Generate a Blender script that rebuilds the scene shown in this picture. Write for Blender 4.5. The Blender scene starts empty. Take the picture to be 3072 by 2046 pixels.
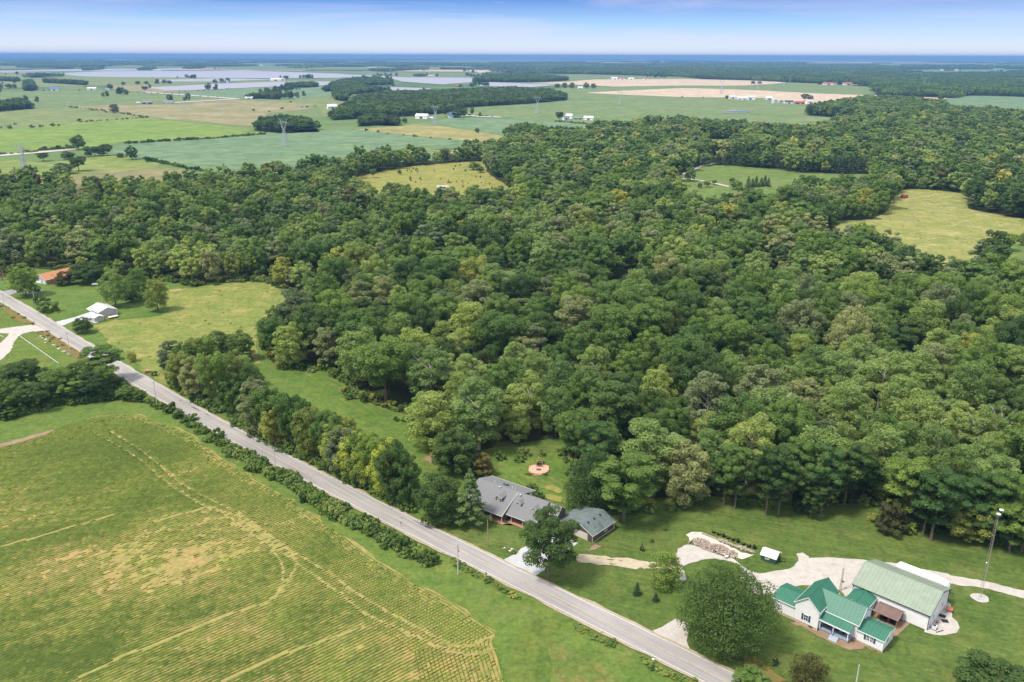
import bpy, math, random
import numpy as np
from mathutils import Vector
R = math.radians
scene = bpy.context.scene
col = scene.collection

# ---------------------------------------------------------------- camera
CAM_H = 130.0
cd = bpy.data.cameras.new('camera'); cam = bpy.data.objects.new('camera', cd); col.objects.link(cam)
cd.sensor_fit = 'HORIZONTAL'; cd.sensor_width = 36.0; cd.lens = 36.0 * 2500.0 / 3072.0
cd.clip_start = 1.0; cd.clip_end = 120000.0
cam.location = (0, 0, CAM_H)
from mathutils import Matrix
cam.rotation_euler = (Matrix.Rotation(R(90) - math.atan(856 / 2500), 3, 'X') @ Matrix.Rotation(R(0.15), 3, 'Z')).to_euler()
scene.camera = cam

# ---------------------------------------------------------------- sky, sun, exposure
SUN_EL, SUN_AZ = 60.0, 243.0            # degrees; azimuth clockwise from +Y (the way the camera looks)
world = bpy.data.worlds.new('World'); scene.world = world; world.use_nodes = True
nt = world.node_tree; N = nt.nodes; L = nt.links
for n in list(N): N.remove(n)
out = N.new('ShaderNodeOutputWorld'); bg = N.new('ShaderNodeBackground'); L.new(bg.outputs[0], out.inputs[0])
sky = N.new('ShaderNodeTexSky'); sky.sky_type = 'NISHITA'; sky.sun_disc = False
sky.sun_elevation = R(SUN_EL); sky.sun_rotation = R(SUN_AZ); sky.altitude = 300; sky.air_density = 1.0; sky.dust_density = 0.6; sky.ozone_density = 3.0
tc = N.new('ShaderNodeTexCoord'); sep = N.new('ShaderNodeSeparateXYZ'); L.new(tc.outputs['Generated'], sep.inputs[0])
ramp = N.new('ShaderNodeValToRGB'); L.new(sep.outputs['Z'], ramp.inputs[0])
cr = ramp.color_ramp
stops = [(0.0, (3.5, 3.65, 3.95)), (0.01, (3.2, 3.5, 4.0)), (0.034, (1.55, 2.6, 4.0)), (0.06, (0.42, 1.12, 3.1)), (0.09, (0.36, 1.0, 2.9)), (0.2, (1.8, 2.5, 3.8)), (0.4, (4.6, 4.8, 5.1)), (1.0, (5.6, 5.6, 5.65))]
while len(cr.elements) < len(stops): cr.elements.new(0.5)
for e, (p, c) in zip(cr.elements, stops): e.position = p; e.color = (*[v / 7.0 for v in c], 1)
sc_ = N.new('ShaderNodeVectorMath'); sc_.operation = 'SCALE'; sc_.inputs['Scale'].default_value = 7.0; L.new(ramp.outputs[0], sc_.inputs[0])
mixs = N.new('ShaderNodeMix'); mixs.data_type = 'RGBA'; mixs.inputs['Factor'].default_value = 0.95
L.new(sky.outputs[0], mixs.inputs[6]); L.new(sc_.outputs[0], mixs.inputs[7])
# thin streaks of high cloud, drawn out along the horizon and slightly tilted
mp = N.new('ShaderNodeMapping'); mp.inputs['Scale'].default_value = (2.6, 2.6, 30); mp.inputs['Rotation'].default_value = (0, R(3.0), 0); mp.inputs['Location'].default_value = (0.35, 0.1, 0.55); L.new(tc.outputs['Generated'], mp.inputs[0])
nz = N.new('ShaderNodeTexNoise'); nz.inputs['Scale'].default_value = 1.0; nz.inputs['Detail'].default_value = 7; nz.inputs['Roughness'].default_value = 0.55; nz.inputs['Distortion'].default_value = 0.5; L.new(mp.outputs[0], nz.inputs[0])
cr2 = N.new('ShaderNodeValToRGB'); cr2.color_ramp.elements[0].position = 0.44; cr2.color_ramp.elements[1].position = 0.74; L.new(nz.outputs[0], cr2.inputs[0])
cl = N.new('ShaderNodeMix'); cl.data_type = 'RGBA'; cl.inputs[7].default_value = (3.4, 3.2, 4.0, 1); L.new(mixs.outputs[2], cl.inputs[6])
fm = N.new('ShaderNodeMath'); fm.operation = 'MULTIPLY'; fm.inputs[1].default_value = 0.62; L.new(cr2.outputs[0], fm.inputs[0]); L.new(fm.outputs[0], cl.inputs[0])
L.new(cl.outputs[2], bg.inputs[0]); bg.inputs[1].default_value = 0.11
sd = bpy.data.lights.new('sun', 'SUN'); sd.energy = 2.2; sd.angle = R(11.0); sd.color = (1.0, 0.93, 0.82)
sun = bpy.data.objects.new('sun', sd); col.objects.link(sun)
az, el = R(SUN_AZ), R(SUN_EL)
sdir = Vector((math.sin(az) * math.cos(el), math.cos(az) * math.cos(el), math.sin(el)))
sun.rotation_euler = sdir.to_track_quat('Z', 'Y').to_euler(); sun.location = (0, 0, 400)
vs = scene.view_settings; vs.view_transform = 'Standard'; vs.look = 'None'; vs.exposure = 1.22; vs.gamma = 1.0; vs.use_curve_mapping = False
scene.cycles.max_bounces = 5; scene.cycles.diffuse_bounces = 2; scene.cycles.glossy_bounces = 2; scene.cycles.transmission_bounces = 2; scene.cycles.volume_bounces = 0
scene.cycles.use_denoising = True

# ---------------------------------------------------------------- the survey: outlines of the place in metres
POLY={'soil_field': ('soil',[(-188.5,251.3),(-178.6,262.9),(-169.4,270.6),(-165.5,280.3),(-158.7,288.0),(-150.5,292.1),(-143.0,291.6),(-135.4,287.3),(-116.2,274.1),(-101.5,258.9),(-86.4,243.8),(-70.4,230.2),(-55.4,215.6),(-39.8,197.8),(-24.3,184.0),(-14.8,176.8),(-9.1,170.8),(-3.6,165.1),(-4.1,161.3),(-2.5,155.4),(-0.8,148.7),(0.0,134.8),(-48.3,125.8),(-107.1,125.6),(-150.3,157.7)]),'side_field': ('soil2',[(9.3,163.7),(11.1,161.7),(15.4,158.5),(19.4,154.4),(23.9,149.4),(28.2,144.3),(22.5,137.8),(8.0,137.7),(8.3,148.8),(8.6,158.5)]),'grass_margin': ('margin',[(-199.4,264.2),(-182.1,268.9),(-172.0,281.9),(-168.9,301.6),(-156.7,309.4),(-144.3,301.7),(-133.2,290.8),(-122.7,282.2),(-105.6,263.3),(-97.4,254.6),(-79.1,240.0),(-66.9,230.2),(-56.4,219.9),(-41.4,207.4),(-21.6,190.8),(-12.9,181.3),(-7.6,188.9),(15.4,170.9),(24.7,159.9),(32.9,148.8),(41.2,134.9),(-6.2,123.9),(-112.7,121.5),(-157.3,157.7)]),'mown_lane': ('lane',[(0.5,163.2),(4.9,168.2),(10.8,171.2),(13.0,170.4),(15.0,168.7),(11.4,166.5),(9.3,163.3),(8.6,158.5),(8.5,148.8),(8.0,137.7),(-1.4,137.7),(-0.2,151.1),(0.8,158.5)]),'lawn': ('lawn',[(-21.7,219.9),(-9.6,247.7),(-13.0,260.5),(17.7,271.0),(21.3,236.1),(32.8,227.9),(57.6,230.7),(93.9,225.6),(115.5,223.1),(121.4,213.2),(146.0,206.4),(173.4,202.1),(133.9,122.3),(53.2,139.7),(38.9,159.9),(16.9,176.9),(-3.1,195.9),(-27.9,217.3)]),'glade': ('glade',[(-88.0,344.0),(-81.7,340.9),(-68.3,323.1),(-64.2,309.4),(-45.6,293.1),(-34.5,289.6),(-30.5,263.6),(-20.7,252.1),(-11.8,243.1),(-3.9,249.4),(-6.0,256.1),(7.1,257.1),(16.0,261.1),(18.4,249.7),(16.9,224.7),(15.8,226.1),(11.3,226.8),(6.9,233.1),(-8.8,243.5),(-11.6,239.7),(-19.3,231.4),(-34.2,257.7),(-48.6,280.4),(-62.5,291.8),(-82.4,314.6),(-95.3,324.3),(-102.2,336.1)]),'home_yard': ('lawn2',[(-352.7,519.8),(-313.4,494.4),(-308.0,520.3),(-279.4,510.6),(-268.3,498.0),(-249.9,489.0),(-235.7,495.2),(-209.9,489.4),(-201.2,474.8),(-189.9,440.3),(-183.8,428.2),(-185.5,418.9),(-205.9,412.0),(-216.0,405.4),(-205.2,391.0),(-193.4,377.5),(-175.6,357.9),(-155.3,343.5),(-144.7,323.7),(-169.8,344.7),(-200.3,372.8),(-235.4,405.3),(-291.8,457.4),(-325.2,488.2)]),'meadow': ('meadow',[(-207.2,480.5),(-199.3,472.0),(-185.2,476.4),(-170.4,486.8),(-150.9,488.5),(-135.2,469.8),(-119.3,451.1),(-112.5,446.0),(-109.1,419.6),(-123.8,399.9),(-132.7,417.1),(-115.3,355.0),(-113.1,351.0),(-119.7,324.6),(-139.7,319.6),(-160.7,339.7),(-175.6,357.9),(-193.4,377.5),(-211.4,401.2),(-205.4,411.0),(-185.1,417.8),(-183.1,428.2),(-189.9,440.3)]),'west_yard': ('lawn3',[(-315.6,446.2),(-280.5,438.0),(-255.3,414.2),(-240.1,399.6),(-218.0,381.1),(-196.2,358.1),(-189.4,348.1),(-176.5,331.0),(-207.3,304.7),(-266.5,354.6)]),'forest_floor': ('floor',[(-401.3,519.3),(-315.1,497.5),(-281.9,515.5),(-252.1,493.5),(-211.7,493.9),(-190.2,477.8),(-171.1,488.9),(-148.2,490.0),(-120.7,456.9),(-114.1,451.2),(-109.7,421.9),(-116.5,394.7),(-118.5,374.8),(-102.0,340.1),(-83.0,340.2),(-68.6,324.5),(-64.5,310.7),(-47.1,296.7),(-35.5,289.6),(-33.8,273.9),(-23.2,255.8),(-13.4,243.1),(-5.9,254.7),(8.4,257.2),(18.7,261.1),(16.9,230.9),(16.6,228.9),(30.3,219.5),(44.5,220.9),(59.0,225.0),(48.2,221.2),(68.0,223.5),(80.3,220.1),(88.7,217.9),(96.2,225.0),(111.9,227.0),(105.8,217.6),(110.0,208.6),(125.7,207.0),(138.1,200.5),(142.8,200.9),(168.8,187.5),(1248.5,1544.9),(1537.5,2499.2),(1458.0,2886.0),(1166.0,2821.0),(678.7,2004.1),(723.9,1933.9),(777.6,1806.2),(580.0,1554.8),(506.8,1599.3),(346.9,1752.0),(262.7,1693.4),(147.2,1557.0),(4.5,1400.6),(-39.0,1263.6),(-90.6,1176.2),(-225.0,1113.7),(-283.1,946.7),(-367.2,910.9),(-402.5,873.3),(-422.1,829.4),(-492.7,919.7),(-573.5,941.2),(-765.3,937.6)]),'sapling_clearing': ('straw_green',[(-171.0,870.2),(-173.8,960.8),(-157.8,986.0),(-122.8,1051.8),(-78.2,1085.5),(-37.9,1101.9),(-31.1,1001.4),(5.6,823.1),(-3.8,732.8),(-48.2,732.0),(-87.1,739.7),(-117.7,774.4),(-142.6,802.1)]),'pine_lawn': ('lawn_far',[(180.2,937.9),(227.2,1047.7),(259.4,1070.1),(299.4,1042.1),(346.2,989.5),(292.1,824.2),(249.5,745.5),(232.4,719.7),(198.6,719.1),(182.7,705.8),(158.7,725.7),(150.7,742.7),(148.9,788.6)]),'east_clearing': ('straw_green2',[(206.8,550.7),(258.4,674.0),(270.1,693.1),(303.3,700.1),(339.3,749.9),(373.9,824.4),(407.3,867.3),(431.5,867.8),(453.6,834.8),(413.0,751.1),(433.6,702.0),(439.1,644.1),(401.4,619.1),(350.3,586.2),(288.5,503.2),(259.7,474.3),(243.7,494.8),(252.3,525.8),(240.1,553.2),(240.1,575.6),(215.4,541.2)]),'east_lawn': ('lawn_far',[(328.2,548.1),(372.2,596.0),(437.3,641.2),(318.2,459.9),(292.7,464.7),(290.7,483.5)]),'hedge_gap': ('lawn_far',[(314.6,550.1),(353.0,591.0),(394.8,635.1),(452.1,664.5),(395.2,575.1),(357.1,570.1),(322.5,537.8)]),'belt_front': ('lawn_far',[(344.0,993.3),(384.9,984.0),(421.4,982.2),(344.6,802.5),(312.1,796.9),(271.3,781.5)]),'north_clearing': ('straw_green',[(308.9,1429.4),(340.8,1409.9),(372.0,1373.9),(285.0,1135.5),(269.8,1153.8)]),'inner_glade': ('lawn_far',[(48.7,476.5),(62.9,494.4),(68.4,500.7),(76.5,502.3),(77.2,485.5),(65.5,432.8),(55.8,405.8),(50.4,415.5)]),'stable_track_glade': ('straw_green',[(-551.3,978.3),(-560.2,1017.5),(-480.8,887.4),(-438.5,787.0),(-450.7,786.8)]),'green_strip': ('field_a',[(-782.8,1134.2),(-677.5,1119.9),(-603.0,1074.2),(-581.7,1090.0),(-571.3,1122.3),(-539.3,1153.5),(-506.7,1123.7),(-449.7,1077.5),(-429.4,1031.3),(-482.6,989.8),(-501.4,936.7),(-649.7,933.9)]),'tan_field': ('field_tan',[(-501.4,936.7),(-482.6,989.8),(-429.4,1031.3),(-387.0,1007.5),(-357.0,957.3),(-339.9,879.5),(-376.0,839.5),(-405.1,794.3),(-431.3,802.4)]),'soy_field': ('field_soy',[(-598.4,1270.3),(-595.5,1318.1),(-486.4,1407.2),(-429.9,1486.7),(-365.3,1556.7),(-315.2,1577.0),(-292.5,1584.1),(-244.8,1536.0),(-166.6,1442.2),(-43.7,1346.3),(-30.4,1263.8),(-61.4,1283.9),(-171.7,1291.7),(-131.0,1237.2),(-97.3,1185.0),(-91.9,1116.7),(-213.2,1052.8),(-274.9,912.6),(-322.0,946.0),(-348.2,995.1),(-404.8,1031.8),(-447.9,1073.0),(-484.3,1116.0),(-540.9,1156.9)]),'bright_field': ('field_bright',[(-1100.4,1534.1),(-936.0,1564.0),(-874.5,1741.0),(-795.3,1868.5),(-659.8,1748.4),(-502.6,1610.0),(-432.3,1495.2),(-488.1,1412.3),(-598.5,1324.8),(-631.4,1244.8),(-698.9,1156.7),(-777.1,1070.4)]),'yellow_meadow': ('field_yellow',[(-293.6,1590.4),(-258.5,1624.4),(-197.3,1714.7),(-141.7,1673.0),(-74.2,1559.4),(-28.1,1490.0),(-10.3,1473.8),(2.0,1285.5),(-36.9,1195.6),(-91.5,1188.8),(-131.8,1245.1),(-168.7,1285.4),(-95.8,1218.6),(-50.7,1288.4),(-41.3,1341.8),(-131.1,1427.4),(-244.8,1536.0)]),'soy_patch': ('field_soy',[(-189.8,1726.2),(-149.0,1835.6),(-91.3,1926.7),(95.8,1782.5),(161.1,1708.2),(199.1,1639.0),(140.5,1483.7),(-7.6,1438.8),(-28.1,1492.8),(-83.0,1630.0),(-142.3,1680.1)]),'great_field': ('field_c',[(-100.2,1974.1),(-105.0,2220.8),(-51.7,2339.7),(48.6,2451.3),(173.0,2659.0),(206.0,3181.0),(368.0,3071.0),(572.0,2919.0),(797.0,2782.0),(839.2,2451.6),(683.1,2019.2),(723.9,1933.9),(780.4,1798.2),(714.3,1655.5),(598.6,1555.4),(569.1,1524.8),(492.3,1552.2),(325.9,1643.1),(195.2,1605.8),(158.4,1679.3),(96.2,1790.5)]),'left_field': ('field_b',[(-1492.5,2047.1),(-1217.5,2047.5),(-1219.3,2203.1),(-1175.0,2268.8),(-1006.3,2111.5),(-805.8,1886.1),(-878.2,1748.7),(-939.6,1570.2),(-1125.8,1533.3)]),'stubble_pasture': ('field_pasture',[(-1175.0,2268.8),(-1099.0,2360.8),(-964.2,2410.5),(-861.0,2658.0),(-561.2,2415.0),(-523.8,2202.6),(-573.2,2020.9),(-508.7,1685.9),(-519.8,1657.1),(-674.3,1787.8),(-806.4,1895.2),(-1006.3,2111.5)]),'upper_field': ('field_c',[(-2281.0,3152.0),(-1875.0,3178.0),(-1589.0,3359.0),(-1328.0,3136.0),(-948.0,2784.0),(-864.0,2667.0),(-967.0,2417.7),(-1102.2,2367.8),(-1178.2,2275.2),(-1229.2,2221.4),(-1530.9,2100.8)]),'mid_field': ('field_b',[(-859.0,2650.0),(-708.0,2649.0),(-578.0,2927.0),(-569.0,3039.0),(-460.2,2405.2),(-385.7,1939.0),(-422.9,1937.6),(-557.9,2400.6)]),'teal_field': ('field_soy',[(-1242.0,3117.0),(-1133.0,3509.0),(-952.0,3718.0),(-785.0,3990.0),(-543.0,3386.0),(-569.0,3039.0),(-712.0,2666.0),(-870.0,2685.0)]),'wheat_field': ('field_wheat',[(85.0,4360.0),(290.0,4623.0),(480.0,5097.0),(1028.0,5280.0),(1363.0,4969.0),(1439.0,4778.0),(1422.0,4520.0),(1092.0,4096.0),(757.0,3879.0),(521.0,3826.0),(289.0,4156.0)]),'bean_strip': ('field_c',[(204.0,3231.0),(180.0,3632.0),(467.0,3913.0),(795.0,4073.0),(1081.0,4055.0),(1414.0,4401.0),(1720.0,4270.0),(1560.0,3729.0),(1306.0,3126.0),(1161.0,3202.0),(984.0,3531.0),(723.0,3703.0),(280.0,3236.0)]),'wheat_strip': ('field_wheat',[(274.0,3236.0),(727.0,3720.0),(980.0,3516.0),(1156.0,3190.0),(1356.0,3038.0),(1488.0,2918.0),(1303.0,2665.0),(898.9,2469.2),(851.7,2452.2),(813.0,2841.0),(570.0,2908.0),(371.0,3095.0)]),'east_teal': ('field_soy',[(1357.0,2738.0),(1553.0,3027.0),(1714.0,3139.0),(1740.0,2952.0),(1775.0,2671.0),(1446.3,2167.6),(1255.9,2218.1),(1195.0,2341.8)]),'far_left_a': ('field_b',[(-4280.0,5952.0),(-3288.0,6325.0),(-2697.0,5460.0),(-2311.0,5281.0),(-1571.0,5152.0),(-1487.0,4392.0),(-1507.0,3594.0),(-1790.0,3873.0),(-2391.0,3306.0)]),'brown_patch': ('field_pasture',[(-1761.0,3837.0),(-1688.0,3999.0),(-1327.0,3334.0),(-1206.0,3385.0),(-1251.0,3141.0),(-1343.0,3173.0),(-1540.0,3363.0)]),'far_mid': ('field_c',[(-1370.0,8263.0),(-936.0,7418.0),(-215.0,7131.0),(-257.0,5499.0),(-474.0,5264.0),(-788.0,5711.0),(-1057.0,5889.0)]),'far_right_a': ('field_c',[(409.0,6535.0),(879.0,6492.0),(1152.0,5928.0),(1171.0,5294.0),(1028.0,5280.0),(486.0,5161.0),(305.0,4730.0)]),'far_clear_a': ('field_soy',[(3829.0,8663.0),(5307.0,11759.0),(8698.0,18358.0),(8263.0,14190.0),(8087.0,12327.0),(5486.0,8348.0),(4291.0,8175.0),(3642.0,7661.0)]),'far_clear_b': ('field_c',[(7398.0,28916.0),(22830.0,66905.0),(21868.0,51617.0),(10137.0,23181.0),(7036.0,20588.0)]),'far_clear_c': ('field_b',[(-8027.0,11202.0),(-7238.0,12389.0),(-5718.0,11785.0),(-4978.0,13477.0),(-3742.0,10594.0),(-4223.0,8691.0),(-4536.0,7748.0),(-4998.0,6958.0)]),'far_clear_d': ('field_c',[(-4547.0,13129.0),(-3533.0,18111.0),(-2675.0,16501.0),(-1711.0,10326.0),(-2577.0,10848.0),(-3364.0,9988.0)])}
SOLAR=[[(-3273.0,6275.0),(-3323.0,7073.0),(-2322.0,7637.0),(-1240.0,6330.0),(-1035.0,5275.0),(-1396.0,5136.0),(-2326.0,5315.0),(-2697.0,5460.0)],[(-1501.0,3579.0),(-1384.0,4085.0),(-1195.0,4393.0),(-883.0,4494.0),(-814.0,3987.0),(-1031.0,3783.0),(-1211.0,3399.0),(-1322.0,3321.0)],[(-1919.0,4663.0),(-1694.0,5009.0),(-1322.0,4862.0),(-1534.0,4487.0),(-1822.0,4461.0)],[(-4788.0,6989.0),(-4258.0,7270.0),(-3973.0,8176.0),(-3476.0,9839.0),(-1982.0,10140.0),(-1747.0,8935.0),(-2821.0,8371.0),(-3183.0,7579.0),(-3790.0,7070.0),(-4283.0,6247.0)],[(-1222.0,6234.0),(-941.0,5776.0),(-624.0,5352.0),(-249.0,5321.0),(-211.0,4503.0),(-329.0,4107.0),(-576.0,4546.0),(-706.0,5108.0),(-1062.0,5414.0)],[(-134.0,4436.0),(201.0,4047.0),(74.0,3776.0),(-151.0,3904.0)],[(-621.0,3795.0),(-332.0,3549.0),(-393.0,3354.0),(-548.0,3414.0)],[(-788.0,9878.0),(-650.0,10278.0),(-582.0,8750.0),(-697.0,8731.0)]]
WOODS={'main': [(-411.1,533.0),(-318.8,503.8),(-313.6,530.5),(-284.4,520.5),(-252.8,495.0),(-212.3,495.5),(-190.8,479.2),(-171.4,489.8),(-148.7,491.5),(-121.3,459.0),(-115.6,456.4),(-109.7,421.9),(-108.3,405.5),(-114.7,387.9),(-115.3,368.6),(-100.8,342.8),(-82.3,341.3),(-68.6,325.9),(-63.7,312.0),(-46.3,298.0),(-35.1,290.8),(-32.9,273.9),(-28.2,263.6),(-21.9,255.8),(-14.4,245.8),(-6.8,256.1),(2.7,255.7),(8.4,258.1),(12.6,264.0),(19.3,263.1),(20.5,247.9),(21.4,231.7),(30.6,222.2),(44.7,222.2),(59.3,226.3),(48.6,223.4),(62.3,229.0),(68.3,224.9),(76.5,220.9),(80.7,221.4),(89.0,220.1),(97.2,226.4),(104.4,228.3),(113.4,228.4),(107.1,217.6),(106.9,211.7),(110.5,209.7),(126.1,207.8),(133.6,205.4),(138.5,201.2),(143.2,201.6),(168.8,187.5),(1093.8,1291.9),(1374.5,2006.1),(1122.8,1894.8),(1101.4,1945.1),(1146.8,2058.0),(1018.8,1995.5),(1155.2,2322.3),(1125.0,2567.0),(1030.0,2543.0),(746.9,2150.3),(687.2,2019.4),(730.8,1952.9),(787.7,1822.9),(724.4,1740.8),(639.4,1712.5),(605.8,1618.6),(507.6,1463.0),(458.0,1446.4),(408.8,1539.9),(362.7,1565.8),(329.0,1664.6),(282.6,1598.6),(252.4,1631.0),(204.9,1500.5),(149.5,1531.1),(136.5,1444.6),(97.1,1369.4),(17.0,1468.6),(2.1,1452.8),(-8.2,1340.2),(-9.9,1269.8),(4.2,1285.5),(-35.7,1157.5),(-67.4,1128.0),(-82.1,1091.8),(-87.2,1132.7),(-106.4,1073.4),(-122.8,1106.6),(-153.0,1079.8),(-176.5,1054.3),(-196.9,1037.8),(-203.6,1008.5),(-218.3,1000.7),(-240.5,951.2),(-265.6,929.7),(-266.8,890.5),(-283.0,892.5),(-296.7,892.2),(-314.5,886.0),(-337.3,837.9),(-346.3,817.4),(-376.6,832.0),(-367.2,797.6),(-386.6,806.9),(-391.3,769.8),(-401.7,768.0),(-470.3,879.1),(-465.3,867.8),(-510.5,901.7),(-527.3,866.6),(-783.7,961.2)],'w1': [(-498.7,1596.9),(-467.1,1553.5),(-403.6,1501.8),(-361.7,1588.3),(-345.3,1531.1),(-415.5,1718.5),(-478.4,1737.6),(-495.3,1694.4),(-471.7,1561.3)],'w2': [(-298.8,1650.3),(-263.7,1676.1),(-236.4,1771.0),(-220.4,1664.1),(-265.4,1790.7),(-304.8,1722.7)],'w3': [(-378.1,1806.5),(-337.2,1850.2),(-229.7,1945.0),(-168.4,2037.0),(-123.2,2283.2),(-52.3,2367.3),(49.0,2473.9),(165.0,2676.0),(174.0,2833.0),(142.0,3184.0),(10.0,3401.0),(-152.0,3235.0),(-248.0,3088.0),(-433.0,2947.0),(-473.0,2617.0),(-417.6,2108.5),(-398.8,1882.0)],'w4': [(-220.0,4683.0),(13.0,4498.0),(165.0,4561.0),(304.0,4841.0),(321.0,5121.0),(117.0,5984.0),(-180.0,5945.0),(-211.0,4577.0)],'w5': [(-750.0,3445.0),(-674.0,3421.0),(-528.0,3224.0),(-555.0,3428.0),(-706.0,3918.0),(-566.0,4088.0),(-634.0,4593.0),(-848.0,4956.0),(-874.0,4454.0),(-823.0,4004.0),(-703.0,3253.0)],'w6': [(-1308.3,2027.9),(-1236.1,2079.5),(-1219.9,2125.4),(-1226.2,2209.0),(-1205.4,2174.2),(-1367.2,2378.6),(-1360.9,2299.4),(-1409.8,2193.9)],'w7': [(-2265.0,4208.0),(-2080.0,4049.0),(-1890.0,3865.0),(-1983.0,4064.0),(-2176.0,4243.0),(-2357.0,4386.0)],'w8': [(-961.0,3683.0),(-875.0,3656.0),(-844.0,3761.0),(-885.0,3953.0),(-957.0,3951.0),(-994.0,3815.0)],'w9': [(-828.0,2696.0),(-789.0,2717.0),(-717.0,2666.0),(-762.0,2843.0),(-809.0,2840.0),(-840.0,2770.0)],'w10': [(-2805.0,4399.0),(-2625.0,4465.0),(-2473.0,4379.0),(-2598.0,4594.0),(-2795.0,4763.0),(-3056.0,4801.0)],'w11': [(-1833.0,3260.0),(-1818.0,3316.0),(-1862.0,3402.0),(-2330.0,4229.0),(-2296.0,4105.0)],'w12': [(-708.0,3418.0),(-644.0,3575.0),(-472.0,3321.0),(-522.0,3186.0),(-569.0,3039.0),(-489.0,2558.0),(-540.0,2640.0)]}
FARWOODS=[[(1128.0,5802.0),(1142.0,5161.0),(1355.0,4939.0),(1544.0,4482.0),(1650.0,3945.0),(1306.0,3126.0),(1382.0,2985.0),(1453.0,2875.0),(1629.0,3076.0),(1765.0,2996.0),(1949.0,2863.0),(2568.0,3225.0),(7679.0,9733.0),(3985.0,6826.0),(3433.0,6751.0),(2727.0,6026.0),(3514.0,8012.0),(5793.0,14201.0),(5313.0,16330.0),(5537.0,22814.0),(4736.0,24510.0),(4736.0,24510.0),(1706.0,19999.0),(-216.0,15841.0),(-669.0,10589.0),(-652.0,8174.0),(-219.0,7257.0),(415.0,6641.0),(840.0,6199.0)],[(-1210.0,7516.0),(-1062.0,7267.0),(-767.0,7443.0),(-632.0,7602.0),(-785.0,8150.0),(-1134.0,9371.0),(-1421.0,8843.0)],[(-5634.0,8436.0),(-5577.0,9536.0),(-4829.0,9946.0),(-5575.0,13308.0),(-7187.0,17174.0),(-12844.0,24070.0),(-14115.0,21206.0)],[(-6636.0,15849.0),(-6476.0,19271.0),(-3964.0,20326.0),(-3509.0,21662.0),(-1784.0,22426.0),(-2511.0,31577.0),(-8564.0,29914.0),(-10713.0,25617.0)],[(8821.0,20319.0),(8822.0,17405.0),(10036.0,16562.0),(18222.0,30116.0),(24071.0,50890.0)],[(6578.0,20429.0),(7816.0,20859.0),(10521.0,23881.0),(15336.0,37657.0),(14202.0,43719.0)],[(10006.0,62494.0),(12151.0,46917.0),(27190.0,79690.0),(24641.0,55992.0),(32352.0,52074.0),(76801.0,123685.0),(14273.0,89167.0)],[(-13958.0,20458.0),(-15007.0,33271.0),(-7740.0,39731.0),(7734.0,40046.0),(16281.0,84354.0),(-16121.0,82802.0),(-34439.0,50544.0)],[(-4733.0,16509.0),(-3200.0,15670.0),(-4015.0,19679.0),(-6017.0,21251.0)],[(-4836.0,8580.0),(-4522.0,8444.0),(-5260.0,9803.0),(-5717.0,10157.0)],[(-4551.0,8632.0),(-4164.0,8231.0),(-5196.0,10289.0),(-5798.0,11015.0)],[(-3565.0,7305.0),(-3702.0,7884.0),(-4877.0,10370.0),(-5014.0,10335.0)],[(-3254.0,7719.0),(-3200.0,7805.0),(-4139.0,10074.0),(-4397.0,10491.0)],[(-2859.0,7704.0),(-2770.0,7795.0),(-3188.0,8941.0),(-3380.0,9143.0)],[(-2071.0,8590.0),(-1642.0,8219.0),(-1841.0,9150.0),(-2227.0,9311.0)],[(-2837.0,5122.0),(-2693.0,5240.0),(-2701.0,5244.0),(-2978.0,5416.0)]]
ROAD_L=[(-409.4,557.4),(-325.0,481.0),(-282.9,442.2),(-254.7,416.1),(-232.8,396.2),(-214.2,377.8),(-197.7,361.0),(-166.8,331.0),(-141.5,306.3),(-124.2,290.0),(-71.7,244.6),(-43.3,219.7),(-24.4,202.6),(-6.1,188.8),(14.4,170.8),(28.8,159.0),(36.1,153.4),(49.5,142.3)]
ROAD_R=[(-437.9,599.1),(-346.3,515.4),(-299.7,471.0),(-284.4,455.3),(-258.2,429.9),(-234.0,406.9),(-198.4,371.9),(-178.9,352.7),(-151.3,325.9),(-117.5,294.7),(-82.1,263.3),(-61.9,243.7),(-42.5,226.5),(-29.7,218.3),(-13.7,204.0),(9.1,186.1),(18.9,178.5),(26.7,171.7),(33.8,165.8),(41.0,158.6),(46.3,153.8),(55.4,146.0)]
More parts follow.
